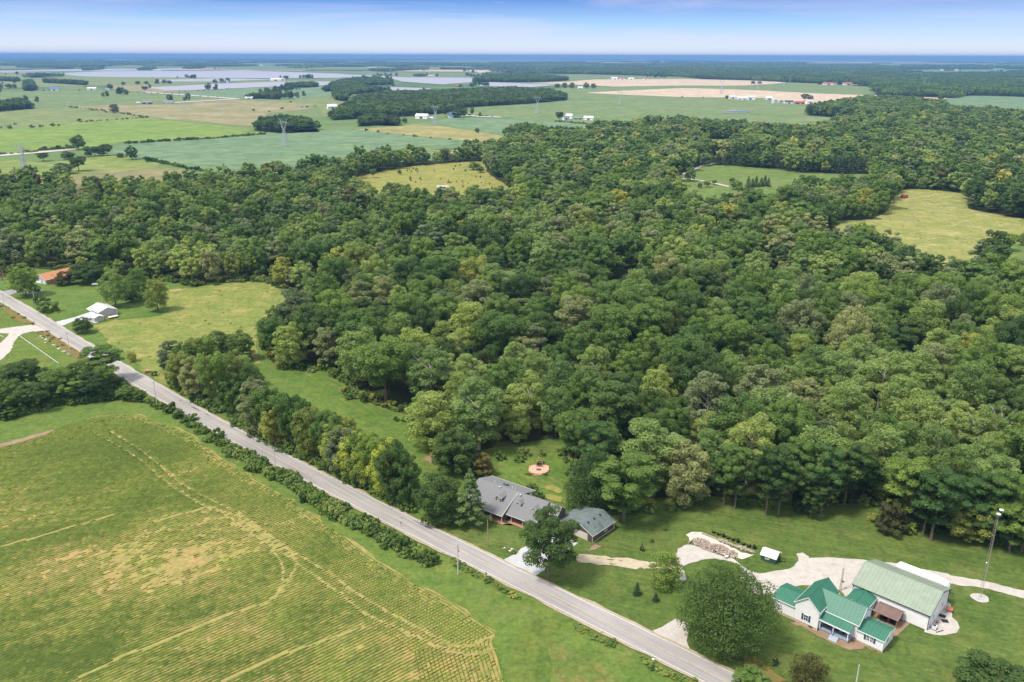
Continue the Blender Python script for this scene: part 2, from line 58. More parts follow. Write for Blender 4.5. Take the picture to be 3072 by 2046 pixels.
PATHS={'driveway_apron': ('concrete_white',[(1.2,198.7),(2.8,200.7),(5.6,203.7),(8.0,206.2),(13.1,206.8),(16.1,205.9),(18.6,203.8),(17.1,201.4),(14.3,197.8),(11.7,195.0),(11.0,195.4),(8.7,190.7),(6.2,188.0),(1.4,191.4),(-2.4,194.8)]),'gravel_yard': ('gravel',[(67.6,181.0),(62.9,180.0),(59.7,184.6),(61.7,191.6),(61.4,193.5),(58.0,195.4),(54.0,196.3),(45.8,192.6),(46.1,190.2),(45.8,186.4),(44.8,186.0),(43.8,186.5),(45.2,191.7),(45.0,198.0),(46.4,200.8),(49.5,203.1),(53.2,201.7),(55.7,198.8),(60.9,195.9),(61.6,194.0),(63.1,191.1),(65.0,189.6),(67.5,189.7),(70.4,190.5),(75.1,191.9),(78.1,195.1),(78.7,198.3),(80.4,198.9),(81.3,197.4),(81.3,196.5),(86.5,196.9),(97.1,195.6),(104.9,194.0),(106.3,192.6),(116.2,189.3),(114.2,185.1),(110.8,184.9),(87.1,177.5),(87.0,180.6),(84.7,179.5),(84.4,182.1),(75.6,184.2)]),'gravel_lane': ('gravel',[(115.6,188.7),(123.0,186.5),(132.0,182.2),(140.1,177.7),(137.9,174.3),(130.0,178.8),(121.3,183.3),(114.2,185.1)]),'sand_patch': ('sand',[(50.4,208.4),(52.3,209.6),(54.8,209.2),(57.3,207.0),(59.1,204.7),(61.7,201.9),(65.6,197.9),(67.1,199.0),(64.9,196.4),(62.9,195.8),(61.1,196.9),(58.9,199.3),(55.1,201.3),(51.7,204.1),(50.8,205.4)]),'barn_pad': ('gravel',[(98.8,165.9),(100.7,164.7),(103.1,164.4),(105.9,165.4),(107.9,167.2),(108.4,169.3),(108.1,171.4),(109.5,174.3),(110.2,176.3),(109.6,177.6),(107.4,176.3)]),'front_drive': ('gravel',[(33.8,165.8),(36.5,167.5),(39.8,170.5),(43.2,168.4),(41.8,164.2),(41.3,161.0),(41.8,158.6),(38.6,161.4)]),'wheel_track_a': ('track',[(17.6,198.2),(26.5,197.0),(38.2,194.3),(41.9,194.2),(45.8,195.6),(46.0,194.8),(41.7,193.3),(38.1,193.5),(26.4,195.8),(17.5,196.9)]),'wheel_track_b': ('track',[(17.9,195.5),(26.2,193.9),(36.6,192.1),(41.4,191.7),(45.9,192.7),(45.7,191.8),(41.3,190.9),(36.5,191.3),(26.1,192.9),(18.0,194.5)]),'worn_grass': ('track',[(17.7,197.1),(26.4,195.9),(38.1,193.7),(36.9,192.0),(26.2,193.8),(17.9,195.4)]),'bare_soil_bed': ('mulch',[(68.2,170.3),(71.2,169.4),(73.3,166.7),(74.7,165.2),(80.1,164.2),(80.5,163.1),(81.7,161.3),(84.8,158.0),(84.5,158.2),(82.5,160.2),(80.0,159.2),(78.8,159.4),(77.1,159.8),(75.1,161.5),(73.7,162.5),(71.6,165.2),(68.9,168.0),(67.8,168.8)]),'terrace': ('mulch',[(-6.3,216.4),(-2.6,214.4),(3.0,213.1),(9.0,210.6),(8.1,209.9),(3.6,211.8),(1.2,212.8),(-0.5,213.9),(-2.6,213.4),(-4.9,214.7)]),'side_drive': ('concrete_white',[(-233.9,407.4),(-229.4,414.1),(-225.2,423.2),(-222.0,420.9),(-212.5,412.0),(-212.7,405.5),(-218.7,409.7),(-225.1,410.8),(-227.7,401.1)]),'drive_gravel': ('gravel',[(-271.2,385.6),(-256.0,396.0),(-247.7,400.5),(-242.0,403.2),(-230.9,392.7),(-237.5,391.8),(-240.5,387.5),(-237.7,376.1),(-232.2,363.7),(-229.7,350.6),(-238.3,340.9),(-246.9,354.8),(-243.5,374.4),(-246.8,387.5),(-252.1,389.1)]),'brick_drive': ('asphalt_drive',[(-294.2,464.1),(-292.3,471.1),(-287.9,473.9),(-280.4,469.8),(-273.3,469.0),(-273.7,460.2),(-278.8,460.2),(-285.4,462.8),(-286.0,457.4)]),'rock_ditch': ('weeds',[(-281.7,440.1),(-253.7,414.2),(-242.6,403.2),(-240.0,401.4),(-251.8,406.8),(-259.9,414.2),(-278.1,433.8)]),'rock_ditch_low': ('weeds',[(-230.0,391.8),(-213.4,376.2),(-195.7,358.1),(-194.7,350.9),(-210.7,366.9),(-230.0,385.9),(-235.4,390.9)]),'dirt_strip': ('mulch',[(-188.6,257.7),(-180.1,265.6),(-167.7,277.8),(-166.5,276.7),(-172.0,269.0),(-178.4,262.6),(-186.4,254.1)]),'far_lane': ('gravel',[(-739.3,1126.8),(-701.9,1162.0),(-667.3,1208.6),(-637.8,1240.6),(-630.0,1225.0),(-655.5,1186.5),(-690.0,1141.4),(-724.1,1102.6)]),'far_lane_b': ('gravel',[(-1359.0,3211.0),(-961.0,2823.0),(-861.0,2713.0),(-844.0,2659.0),(-938.0,2756.0),(-1328.0,3136.0)]),'far_lane_c': ('gravel',[(-987.4,2469.6),(-925.0,2586.0),(-856.0,2713.0),(-845.0,2677.0),(-908.0,2537.0),(-969.9,2425.0)]),'far_lane_d': ('gravel',[(-107.1,1978.7),(-56.1,1942.1),(-26.3,1915.2),(-26.0,1892.5),(-58.2,1904.9),(-105.5,1949.7)]),'pine_lane': ('gravel',[(198.5,982.8),(224.9,1036.3),(240.0,1065.3),(264.0,1089.8),(261.8,1080.6),(236.9,1050.7),(224.6,1026.7),(195.7,967.9)]),'pine_lane_b': ('gravel',[(192.2,949.8),(207.7,930.4),(229.2,887.5),(227.2,879.2),(205.8,921.4),(190.4,940.4)]),'wood_lane': ('gravel',[(352.9,1199.3),(368.7,1218.3),(393.4,1238.2),(388.7,1222.6),(365.2,1199.6),(355.3,1186.6)]),'wood_drive': ('gravel',[(-240.7,817.9),(-233.4,814.1),(-223.7,769.9),(-226.0,769.8)]),'puddle': ('water',[(514.1,2112.7),(545.1,2159.0),(587.5,2155.1),(588.7,2132.4),(554.7,2097.9),(517.7,2091.0)]),'puddle_rim': ('field_pasture',[(504.8,2095.9),(547.2,2182.4),(592.2,2172.6),(595.9,2132.7),(557.5,2081.8),(509.0,2069.2)]),'flower_bank': ('weeds',[(52.7,155.7),(55.2,157.1),(56.6,155.4),(58.3,151.8),(60.5,149.2),(56.4,147.8),(54.7,151.8)]),'lawn_bare_a': ('mulch',[(20.5,199.6),(23.4,203.0),(25.1,202.4),(22.1,199.6)]),'glade_bare': ('straw_green',[(9.4,235.5),(12.7,237.1),(15.1,235.5),(16.3,232.9),(14.4,232.1),(11.7,234.4)]),'glade_bare_b': ('straw_green',[(10.4,230.6),(13.4,231.0),(16.0,228.4),(15.5,225.5),(13.0,226.9),(11.1,228.4)]),'burn_spot': ('mulch',[(-29.7,256.3),(-27.6,257.2),(-25.9,254.9),(-26.7,251.6),(-29.0,253.4)]),'creek_bank': ('mulch',[(-68.6,324.5),(-67.1,323.8),(-63.4,312.0),(-55.7,307.4),(-57.0,305.7),(-63.5,309.6)]),'bed_a': ('sand',[(-2.5,200.9),(-1.4,201.7),(0.1,200.6),(1.6,199.8),(0.5,198.1),(-0.8,199.8),(-1.7,200.3)])}
HEDGE=[(-96.9,262.2),(-94.8,260.5),(-92.6,258.8),(-90.5,257.1),(-88.4,255.5),(-86.5,253.5),(-84.6,251.6),(-82.6,249.7),(-80.7,247.8),(-78.8,245.9),(-76.5,244.3),(-74.3,242.8),(-72.1,241.2),(-70.1,239.3),(-68.1,237.5),(-66.2,235.6),(-64.3,233.7),(-62.4,231.7),(-60.6,229.7),(-58.8,227.7),(-56.7,225.9),(-54.7,224.1),(-52.6,222.4),(-50.6,220.6),(-48.6,218.7),(-46.6,216.9),(-44.6,215.0),(-42.5,213.3),(-40.4,211.6),(-38.2,210.0),(-36.2,208.2),(-34.1,206.5),(-32.0,204.7),(-29.9,203.0),(-27.8,201.3),(-25.7,199.6),(-23.8,197.6),(-21.9,195.7)]
LOWHEDGE=[(-158.5,316.4),(-153.2,312.0),(-147.7,307.9),(-142.1,303.9),(-136.8,299.5),(-131.5,295.1),(-126.2,290.7),(-121.2,286.0),(-116.4,281.1),(-111.5,276.2),(-106.7,271.3),(-101.2,267.2)]
WEEDS=[(-15.8,195.3),(-14.8,193.9),(-13.8,192.5),(-12.6,191.2),(-11.3,190.0),(-10.0,188.8),(-8.6,187.7),(-7.2,186.7),(-5.9,185.6),(-4.7,184.3),(-3.5,183.0),(-2.3,181.8),(-1.0,180.6),(0.4,179.5),(1.7,178.4),(16.0,167.0),(17.5,165.8),(18.9,164.5),(19.9,163.0),(21.6,162.1),(23.3,161.3),(29.9,156.3),(30.8,154.7),(31.8,153.1),(33.2,151.9),(34.8,151.0),(36.5,150.1),(38.2,149.5),(40.0,148.9)]
TREES={'big_maple': (50.0,161.6,21.6,10.5),'lime': (39.8,184.5,11.3,4.4),'oak': (9.8,187.4,21.6,7.8),'pine': (-11.9,213.1,18.9,5.0),'roadside_juniper': (-21.2,215.9,16.1,6.6),'magnolia': (25.3,223.5,20.1,8.3),'willow': (53.2,225.7,21.8,7.1),'locust_yard': (32.9,215.7,21.8,9.4),'dead': (140.9,248.5,15.4,4.8),'yellow': (128.8,206.2,12.1,6.2),'bronze': (109.1,209.7,11.5,4.1),'darkpine': (119.1,205.7,24.3,7.2),'cedar_round': (64.5,147.9,9.3,4.2),'cedar_small': (59.5,154.3,3.2,0.8),'corner_bush': (51.7,145.8,5.9,3.9),'spruce_a': (32.0,180.1,3.7,1.2),'spruce_b': (36.3,177.4,2.7,1.0),'cedar_slim': (36.2,199.9,3.4,0.7),'shrub_orange': (39.7,204.3,1.6,0.5),'sapling': (44.3,210.5,2.6,0.5),'br_tree': (104.3,144.9,7.4,8.0),'hickory_a': (-18.6,245.7,16.5,6.9),'hickory_b': (-9.7,244.0,8.8,3.8),'maple_drive': (-276.1,456.2,20.3,10.0),'shrub_p': (-258.3,439.7,6.0,4.4),'shrub_q': (-246.9,425.3,7.3,5.4),'yard_a': (-215.6,435.1,23.3,6.9),'yard_b': (-208.3,449.0,19.9,7.0),'yard_c': (-189.7,427.7,18.7,6.1),'yard_d': (-211.4,444.6,6.6,3.7),'road_small': (-211.5,390.0,8.7,4.1),'meadow_small': (-169.7,349.5,5.6,2.0),'bronze_yard': (-266.9,481.4,9.2,5.2),'dark_by_fence': (-254.3,485.9,13.5,9.9),'bare_left': (-310.0,491.4,10.1,4.1),'bush_patio': (9.4,252.5,2.2,1.5),'field_oak': (-937.9,2032.3,22.0,15.6),'far_a': (-624.9,1225.1,22.7,11.4),'far_b': (-498.8,1110.9,19.2,8.5),'far_c': (-465.9,1083.2,7.4,4.6),'far_d': (-522.6,1130.0,6.8,5.4),'far_e': (-603.8,1089.5,11.4,8.2),'far_f': (-558.8,1153.0,14.7,7.8),'far_g': (-551.6,1156.7,16.3,7.8),'far_h': (-567.6,1152.8,12.8,6.7),'far_i': (-569.8,1139.0,15.1,6.1),'far_j': (-580.3,1105.8,11.9,9.8),'far_k': (-511.3,994.5,18.0,10.8),'far_l': (-516.2,968.9,13.5,12.5),'far_m': (-1819.6,3274.2,46.8,26.1),'far_n': (-1379.3,3262.2,18.7,13.9),'far_o': (-1582.2,3418.0,23.9,19.7),'far_p': (-2035.9,3508.7,16.7,12.4),'far_q': (-1749.2,3914.5,16.2,11.2),'far_r': (-1665.4,4083.0,24.6,19.2),'far_s': (-1657.1,4147.8,19.7,15.5),'far_t': (-1617.5,4108.0,17.6,15.4),'far_u': (-1444.1,4231.9,20.1,15.6),'far_v': (-1427.9,4278.8,21.7,15.7),'far_w': (-1413.5,4326.5,32.9,13.9),'far_x': (-1720.1,3996.0,17.1,18.9),'far_y': (-1680.2,3999.2,16.5,13.2),'far_z': (-1231.5,4755.2,27.1,12.8),'e2_a': (-218.6,1740.4,11.7,6.1),'e2_b': (-219.2,1945.4,17.4,11.9),'e2_c': (-147.2,1901.6,26.2,9.1),'e2_d': (-121.7,1893.4,29.8,12.4),'e2_e': (-108.4,1912.1,24.2,9.2),'e2_f': (-92.5,1974.4,21.8,4.8),'e2_g': (-73.4,1941.4,10.1,3.7),'e2_h': (-62.9,1520.6,9.5,4.6),'e2_i': (99.0,1815.1,19.8,9.5),'e2_j': (190.5,3715.5,20.7,16.2),'e2_k': (249.3,3669.7,36.7,22.4),'e2_l': (221.6,3717.7,23.7,19.4),'e2_m': (310.8,3674.0,35.0,25.7),'e2_n': (341.6,3676.2,22.2,19.3),'e2_o': (-178.9,3810.1,18.2,14.9),'e2_p': (-114.1,3869.3,23.4,32.0),'e2_q': (-226.1,3771.3,14.4,9.2),'e3_a': (899.2,2670.0,22.7,17.2),'e3_b': (926.4,2697.7,17.3,11.2),'e3_c': (690.8,2795.6,12.5,7.0),'e3_d': (1189.2,4314.8,15.7,19.5),'e3_e': (1222.2,4317.5,15.1,19.5),'e3_f': (1360.9,2756.1,16.8,12.0),'e3_g': (1493.7,4251.8,20.2,23.5),'e3_lone': (195.4,923.5,16.9,6.6),'e3_h': (203.6,878.8,6.8,4.8),'e3_i': (215.0,894.5,5.3,3.2),'e3_j': (231.0,864.3,10.3,6.7),'e3_k': (235.5,900.2,8.0,3.7),'e3_l': (195.3,873.6,6.0,2.8),'pond_a': (350.5,579.2,12.7,6.6),'pond_b': (333.4,561.0,7.0,5.2),'pond_c': (372.0,598.5,10.0,3.7),'pond_d': (319.4,548.0,6.8,3.4),'sap_a': (-155.8,943.2,10.4,3.8),'sap_b': (-130.0,971.5,6.1,3.0),'sap_c': (-46.3,1014.4,10.3,8.0),'sap_d': (-37.5,988.4,8.4,5.2)}
ROWTREES=[(-147.5,335.0,15.6,5.0),(-140.0,331.2,16.4,5.2),(-135.3,339.0,16.2,5.8),(-132.8,354.2,13.9,5.7),(-122.6,351.4,14.8,5.9),(-136.8,317.8,16.6,6.0),(-125.6,305.3,19.7,5.9),(-114.6,294.7,25.0,6.1),(-116.1,313.2,18.5,6.0),(-111.2,319.1,15.0,5.2),(-107.7,292.7,17.1,5.2),(-101.5,296.8,19.2,5.0),(-91.6,271.4,23.7,6.1),(-82.6,263.3,18.3,5.7),(-76.4,258.4,22.4,5.2),(-68.8,253.7,21.6,5.1),(-76.0,267.4,17.6,5.3),(-86.8,267.3,21.3,5.6),(-66.6,257.5,17.3,4.9),(-59.1,246.4,18.2,4.9),(-52.3,239.5,17.8,5.0),(-45.6,233.7,20.8,4.9),(-39.5,228.1,21.6,5.0),(-62.4,250.0,19.7,5.0),(-55.7,242.0,18.5,5.3),(-49.0,237.0,20.2,5.4),(-42.4,231.3,21.0,5.2),(-36.8,225.0,22.1,5.5),(-33.1,223.5,19.9,4.5),(-60.1,271.6,8.5,3.5)]
LEFTTREES=[(-170.8,324.7,16.7,8.3),(-174.1,312.8,14.0,7.9),(-180.0,307.1,13.3,6.4),(-195.0,322.1,8.0,4.7),(-198.9,316.2,13.4,6.7),(-204.9,312.6,11.5,7.7),(-191.4,294.2,13.9,6.8),(-184.2,296.3,10.5,6.0),(-182.3,304.9,4.0,5.2),(-173.7,305.0,10.2,6.1),(-165.7,306.1,12.2,5.8),(-163.2,312.9,12.4,4.4),(-205.1,302.6,12.0,6.5),(-162.7,318.8,4.6,3.2),(-152.7,306.2,6.3,3.8),(-147.5,305.1,4.0,2.8),(-194.5,288.1,7.7,3.9),(-190.0,288.1,3.8,3.6)]
FRONTLOCUST=[(64.8,224.6,18.1,4.5),(67.7,223.1,21.7,5.0),(76.0,219.2,24.3,5.7),(80.0,219.6,20.3,5.5),(86.5,228.2,22.2,5.9),(88.8,217.5,11.3,3.6),(92.7,220.1,23.7,5.6),(97.8,225.1,23.7,6.2),(102.0,225.5,22.5,6.5),(108.7,228.3,16.6,5.1),(114.4,212.6,23.7,7.3),(118.2,208.5,22.1,6.3),(133.2,204.6,13.2,5.5),(138.2,200.2,15.0,5.9),(141.9,200.5,14.2,6.0),(132.6,209.4,21.1,6.5),(138.8,207.0,22.4,6.0)]
SPRUCES=[(245.7,874.5,12.7,4.0),(251.6,879.7,9.8,3.6),(256.0,881.8,12.0,4.0),(262.3,885.0,10.1,3.6),(267.6,890.2,11.4,4.1),(285.7,850.7,13.8,4.7),(269.9,885.1,9.8,3.2)]
PINEBELT=[(259.4,1070.1,14.4,5.8),(265.7,1068.8,14.3,5.8),(271.9,1067.4,14.3,5.8),(278.2,1066.1,14.2,5.8),(284.4,1064.7,14.2,5.8),(290.7,1063.4,14.1,5.8),(296.9,1062.1,14.0,5.8),(303.1,1060.7,14.0,5.8),(308.4,1056.5,14.3,5.8),(313.7,1052.3,14.5,5.8),(319.0,1048.1,14.8,5.8),(324.3,1044.0,15.0,5.7),(329.5,1039.9,15.3,5.7),(334.6,1035.8,15.5,5.7),(339.7,1031.8,15.8,5.7),(344.8,1027.8,16.1,5.7),(349.9,1023.8,16.3,5.7),(354.9,1019.8,16.5,5.7),(359.9,1015.9,16.8,5.7),(364.8,1012.0,17.0,5.6),(369.7,1008.1,17.3,5.6),(374.6,1004.3,17.5,5.6),(379.4,1000.5,17.8,5.6),(384.2,996.7,18.0,5.6),(389.4,994.2,18.1,5.6),(395.6,994.3,17.9,5.6),(401.8,994.5,17.7,5.6),(408.0,994.6,17.5,5.6),(414.2,994.7,17.3,5.7),(420.4,994.8,17.1,5.7),(272.1,1116.6,11.2,6.0),(280.6,1112.0,11.4,6.0),(288.9,1107.4,11.5,6.0),(297.2,1102.9,11.6,6.0),(305.5,1098.4,11.8,6.0),(313.6,1093.9,11.9,6.0),(321.7,1089.5,12.0,6.0),(329.8,1085.1,12.2,6.0),(337.8,1080.7,12.3,5.9),(345.7,1076.4,12.4,5.9),(353.6,1072.1,12.6,5.9),(361.4,1067.8,12.7,5.9),(369.1,1063.6,12.8,5.9),(376.8,1059.4,13.0,5.9),(384.4,1055.2,13.1,5.9),(392.0,1051.1,13.2,5.9),(399.5,1047.0,13.3,5.9),(407.0,1042.9,13.5,5.9),(414.4,1038.8,13.6,5.9),(421.7,1034.8,13.7,5.9),(429.0,1030.8,13.8,5.9)]
SAPLINGS=[(-111.6,921.2),(-113.9,938.2),(-102.2,932.7),(-99.9,921.4),(-104.4,904.8),(-79.7,933.1),(-68.8,905.4),(-66.3,903.3),(-60.6,911.0),(-54.3,911.2),(-47.5,900.5),(-51.4,874.4),(-124.7,999.6),(-123.6,1012.9),(-118.8,993.2),(-119.9,1026.5),(-112.0,993.3),(-124.3,1033.4),(-116.0,1006.3),(-92.7,997.6),(-65.3,1055.9),(-70.3,1041.5),(-24.3,895.5),(-35.9,945.5),(-41.0,951.3),(-7.2,917.5),(-3.5,870.2),(-18.4,864.9),(-20.9,860.0),(-33.7,906.1),(-114.2,1047.7),(-120.1,1019.7),(-115.0,1013.0),(-55.5,1001.0),(-70.6,1013.9)]
BUSHES=[(-1144.2,2237.9),(-1115.0,2207.7),(-1026.2,2110.6),(-889.0,1993.0),(-811.4,1876.9),(-801.1,1886.3),(-892.2,1768.0),(-972.4,1677.7),(-898.2,1604.0),(-891.0,1620.9),(-878.2,1638.4),(-870.8,1645.6),(-930.3,1586.6),(-948.8,1586.0),(-1769.0,3277.0),(-1767.0,3319.0),(-584.7,2187.9),(-644.0,2510.0),(-636.7,2121.2),(-584.3,2073.4),(-551.5,2264.2),(-538.3,2264.8),(-539.9,1378.2),(-567.4,1337.0),(-522.1,1393.6),(-591.7,1309.2),(-671.3,1216.2),(-660.8,1236.0),(-648.1,1244.4),(-963.5,2041.9),(-583.3,1318.4),(-560.8,1348.9),(-549.5,1361.0),(-536.2,1380.8),(-528.2,1390.9)]
TOWERS=[(-541.4,936.0,31.6,None),(-340.9,1276.8,41.0,None),(-151.8,1697.8,40.0,None),(58.7,2035.6,42.4,None),(302.3,2441.1,39.2,None),(773.1,3215.8,59.8,None),(1029.9,3659.1,40.7,None),(1229.4,3950.9,25.0,None),(1469.3,4623.5,36.6,None),(1749.7,3708.9,49.4,None),(-996.9,7147.9,40.5,None),(12.6,7162.3,42.8,None),(193.8,7064.5,55.5,None)]
POLES=[(-14.1,188.5,9.6,None),(-202.4,359.2,10.8,None),(-137.9,298.1,11.4,None),(-77.3,244.6,9.2,None),(-273.1,430.1,9.4,None),(-6.6,202.0,8.3,None)]
POLES_YARD=[(-261.1,437.9,8.1,None),(75.4,148.1,5.3,None)]
HEDGEROWS=[[(-595.5,1318.1),(-593.1,1319.9),(-590.7,1321.7),(-588.3,1323.5),(-585.9,1325.3),(-583.5,1327.0),(-581.1,1328.8),(-578.7,1330.6),(-576.3,1332.4),(-573.9,1334.2),(-571.4,1336.0),(-569.0,1337.8),(-566.6,1339.6),(-564.2,1341.4),(-561.8,1343.1),(-559.4,1344.9),(-557.0,1346.7),(-554.6,1348.5),(-552.2,1350.3),(-549.8,1352.1),(-547.4,1353.9),(-545.0,1355.7),(-542.6,1357.5),(-540.2,1359.2),(-537.8,1361.0),(-535.4,1362.8),(-533.0,1364.6),(-530.6,1366.4),(-528.4,1368.4),(-526.2,1370.5),(-524.0,1372.5),(-521.8,1374.5),(-519.6,1376.6),(-517.4,1378.6),(-515.2,1380.6),(-513.0,1382.7),(-510.8,1384.7),(-508.6,1386.7),(-506.4,1388.8),(-504.1,1390.8),(-501.9,1392.8),(-499.7,1394.9),(-497.5,1396.9),(-495.3,1398.9),(-493.1,1401.0),(-490.9,1403.0),(-488.7,1405.0),(-486.5,1407.1),(-484.7,1409.5),(-482.9,1411.9),(-481.1,1414.3),(-479.3,1416.7),(-477.5,1419.1),(-475.7,1421.5),(-473.9,1423.9),(-472.2,1426.3),(-470.4,1428.7),(-468.6,1431.1),(-466.8,1433.5),(-465.0,1435.9),(-463.2,1438.3),(-461.4,1440.7),(-459.6,1443.1),(-457.8,1445.5),(-456.0,1447.9),(-454.2,1450.3),(-452.4,1452.7),(-450.6,1455.1),(-448.8,1457.5),(-447.0,1459.9),(-445.2,1462.3),(-443.5,1464.7),(-441.7,1467.1),(-439.9,1469.5),(-438.1,1471.9),(-436.3,1474.3),(-434.5,1476.7),(-432.7,1479.1),(-430.9,1481.5),(-429.1,1483.9)],[(-675.4,1208.4),(-674.2,1210.2),(-672.9,1211.9),(-671.7,1213.7),(-670.5,1215.4),(-669.2,1217.2),(-668.0,1219.0),(-666.8,1220.7),(-665.5,1222.5),(-664.3,1224.2),(-663.1,1226.0),(-661.9,1227.7),(-660.6,1229.5),(-659.4,1231.3),(-657.8,1232.6),(-655.9,1233.6),(-654.0,1234.6),(-652.1,1235.6),(-650.2,1236.6),(-648.3,1237.6),(-646.4,1238.6),(-644.5,1239.6),(-642.6,1240.6),(-640.7,1241.6),(-638.8,1242.6)],[(-484.3,1116.0),(-481.5,1112.7),(-478.7,1109.3),(-475.8,1106.0),(-473.0,1102.7),(-470.2,1099.3),(-467.4,1096.0),(-464.6,1092.7),(-461.7,1089.4),(-458.9,1086.0),(-456.1,1082.7),(-453.3,1079.4),(-450.5,1076.0),(-447.6,1072.7),(-444.5,1069.7),(-441.3,1066.7),(-438.2,1063.7),(-435.0,1060.7),(-431.9,1057.7),(-428.7,1054.6),(-425.5,1051.6),(-422.4,1048.6),(-419.2,1045.6),(-416.1,1042.6),(-412.9,1039.6),(-409.8,1036.6),(-406.6,1033.5),(-403.5,1030.5),(-400.3,1027.6),(-397.1,1024.6),(-393.9,1021.6),(-390.7,1018.6),(-387.5,1015.7),(-384.3,1012.7),(-381.1,1009.7),(-378.0,1006.7),(-374.8,1003.7),(-371.6,1000.8),(-368.4,997.8),(-365.2,994.8)],[(-1175.0,2268.8),(-1159.6,2254.4),(-1144.1,2240.0),(-1128.7,2225.6),(-1113.2,2211.2),(-1097.8,2196.8),(-1082.4,2182.4),(-1066.9,2168.0),(-1051.5,2153.6),(-1036.1,2139.2),(-1020.6,2124.8),(-1005.3,2110.4),(-991.2,2094.7),(-977.0,2079.0),(-962.9,2063.3),(-948.8,2047.6),(-934.7,2031.9),(-920.6,2016.2),(-906.5,2000.5),(-892.4,1984.8),(-878.3,1969.1),(-864.1,1953.4),(-850.0,1937.7),(-835.9,1922.0),(-821.8,1906.3),(-807.7,1890.6)],[(-1217.5,2047.5),(-1217.7,2064.8),(-1217.9,2082.1),(-1218.1,2099.4),(-1218.3,2116.7),(-1218.5,2133.9),(-1218.7,2151.2),(-1218.9,2168.5),(-1219.1,2185.8),(-1219.3,2203.1)],[(90.3,1794.4),(95.7,1787.8),(101.2,1781.1),(106.6,1774.5),(112.1,1767.9),(117.5,1761.2),(123.0,1754.6),(128.4,1748.0),(133.9,1741.4),(139.3,1734.7),(144.8,1728.1),(150.2,1721.5),(155.7,1714.8),(161.1,1708.2)],[(-1242.0,3117.0),(-1232.1,3152.6),(-1222.2,3188.3),(-1212.3,3223.9),(-1202.4,3259.5),(-1192.5,3295.2),(-1182.5,3330.8),(-1172.6,3366.5),(-1162.7,3402.1),(-1152.8,3437.7),(-1142.9,3473.4),(-1133.0,3509.0)],[(-718.4,1156.3),(-713.8,1157.9),(-709.3,1159.5),(-704.7,1161.0),(-700.6,1163.3),(-697.1,1166.6),(-693.6,1170.0),(-690.2,1173.4),(-686.7,1176.7),(-683.3,1180.1),(-679.8,1183.4),(-676.3,1186.8),(-672.9,1190.1),(-669.4,1193.5)],[(566.0,2887.0),(627.3,2862.1),(688.6,2837.2),(749.8,2812.4),(801.4,2780.1),(808.9,2714.4),(816.5,2648.7),(824.1,2583.0),(831.6,2517.3),(839.2,2451.6)],[(-99.9,1969.2),(-95.0,1965.1),(-90.1,1960.9),(-85.1,1956.8),(-80.2,1952.7),(-75.3,1948.5),(-70.4,1944.4),(-65.5,1940.2),(-60.6,1936.1),(-55.6,1932.0),(-50.7,1927.8),(-45.8,1923.7)],[(-1875.0,3178.0),(-1830.9,3205.9),(-1786.8,3233.8),(-1742.8,3261.7),(-1698.7,3289.6),(-1654.6,3317.5),(-1610.5,3345.4),(-1568.7,3341.7),(-1529.1,3307.8),(-1489.4,3273.9),(-1449.7,3240.0),(-1410.1,3206.1),(-1370.4,3172.3),(-1330.8,3138.4),(-1292.4,3103.0),(-1254.1,3067.6),(-1215.9,3032.1),(-1177.6,2996.7),(-1139.3,2961.2),(-1101.1,2925.8),(-1062.8,2890.3),(-1024.5,2854.9),(-986.3,2819.4),(-948.0,2784.0)],[(-874.5,1741.0),(-868.7,1751.5),(-862.9,1762.0),(-857.1,1772.5),(-851.3,1782.9),(-845.5,1793.4),(-839.7,1803.9),(-833.8,1814.4),(-828.0,1824.9),(-822.2,1835.4),(-816.4,1845.8),(-810.6,1856.3),(-804.8,1866.8),(-799.0,1877.3)],[(-292.5,1584.1),(-265.4,1556.8),(-239.0,1529.0),(-214.4,1499.5),(-189.8,1470.0),(-164.8,1440.8),(-134.6,1417.2),(-104.3,1393.6),(-74.0,1369.9),(-43.7,1346.3)]]
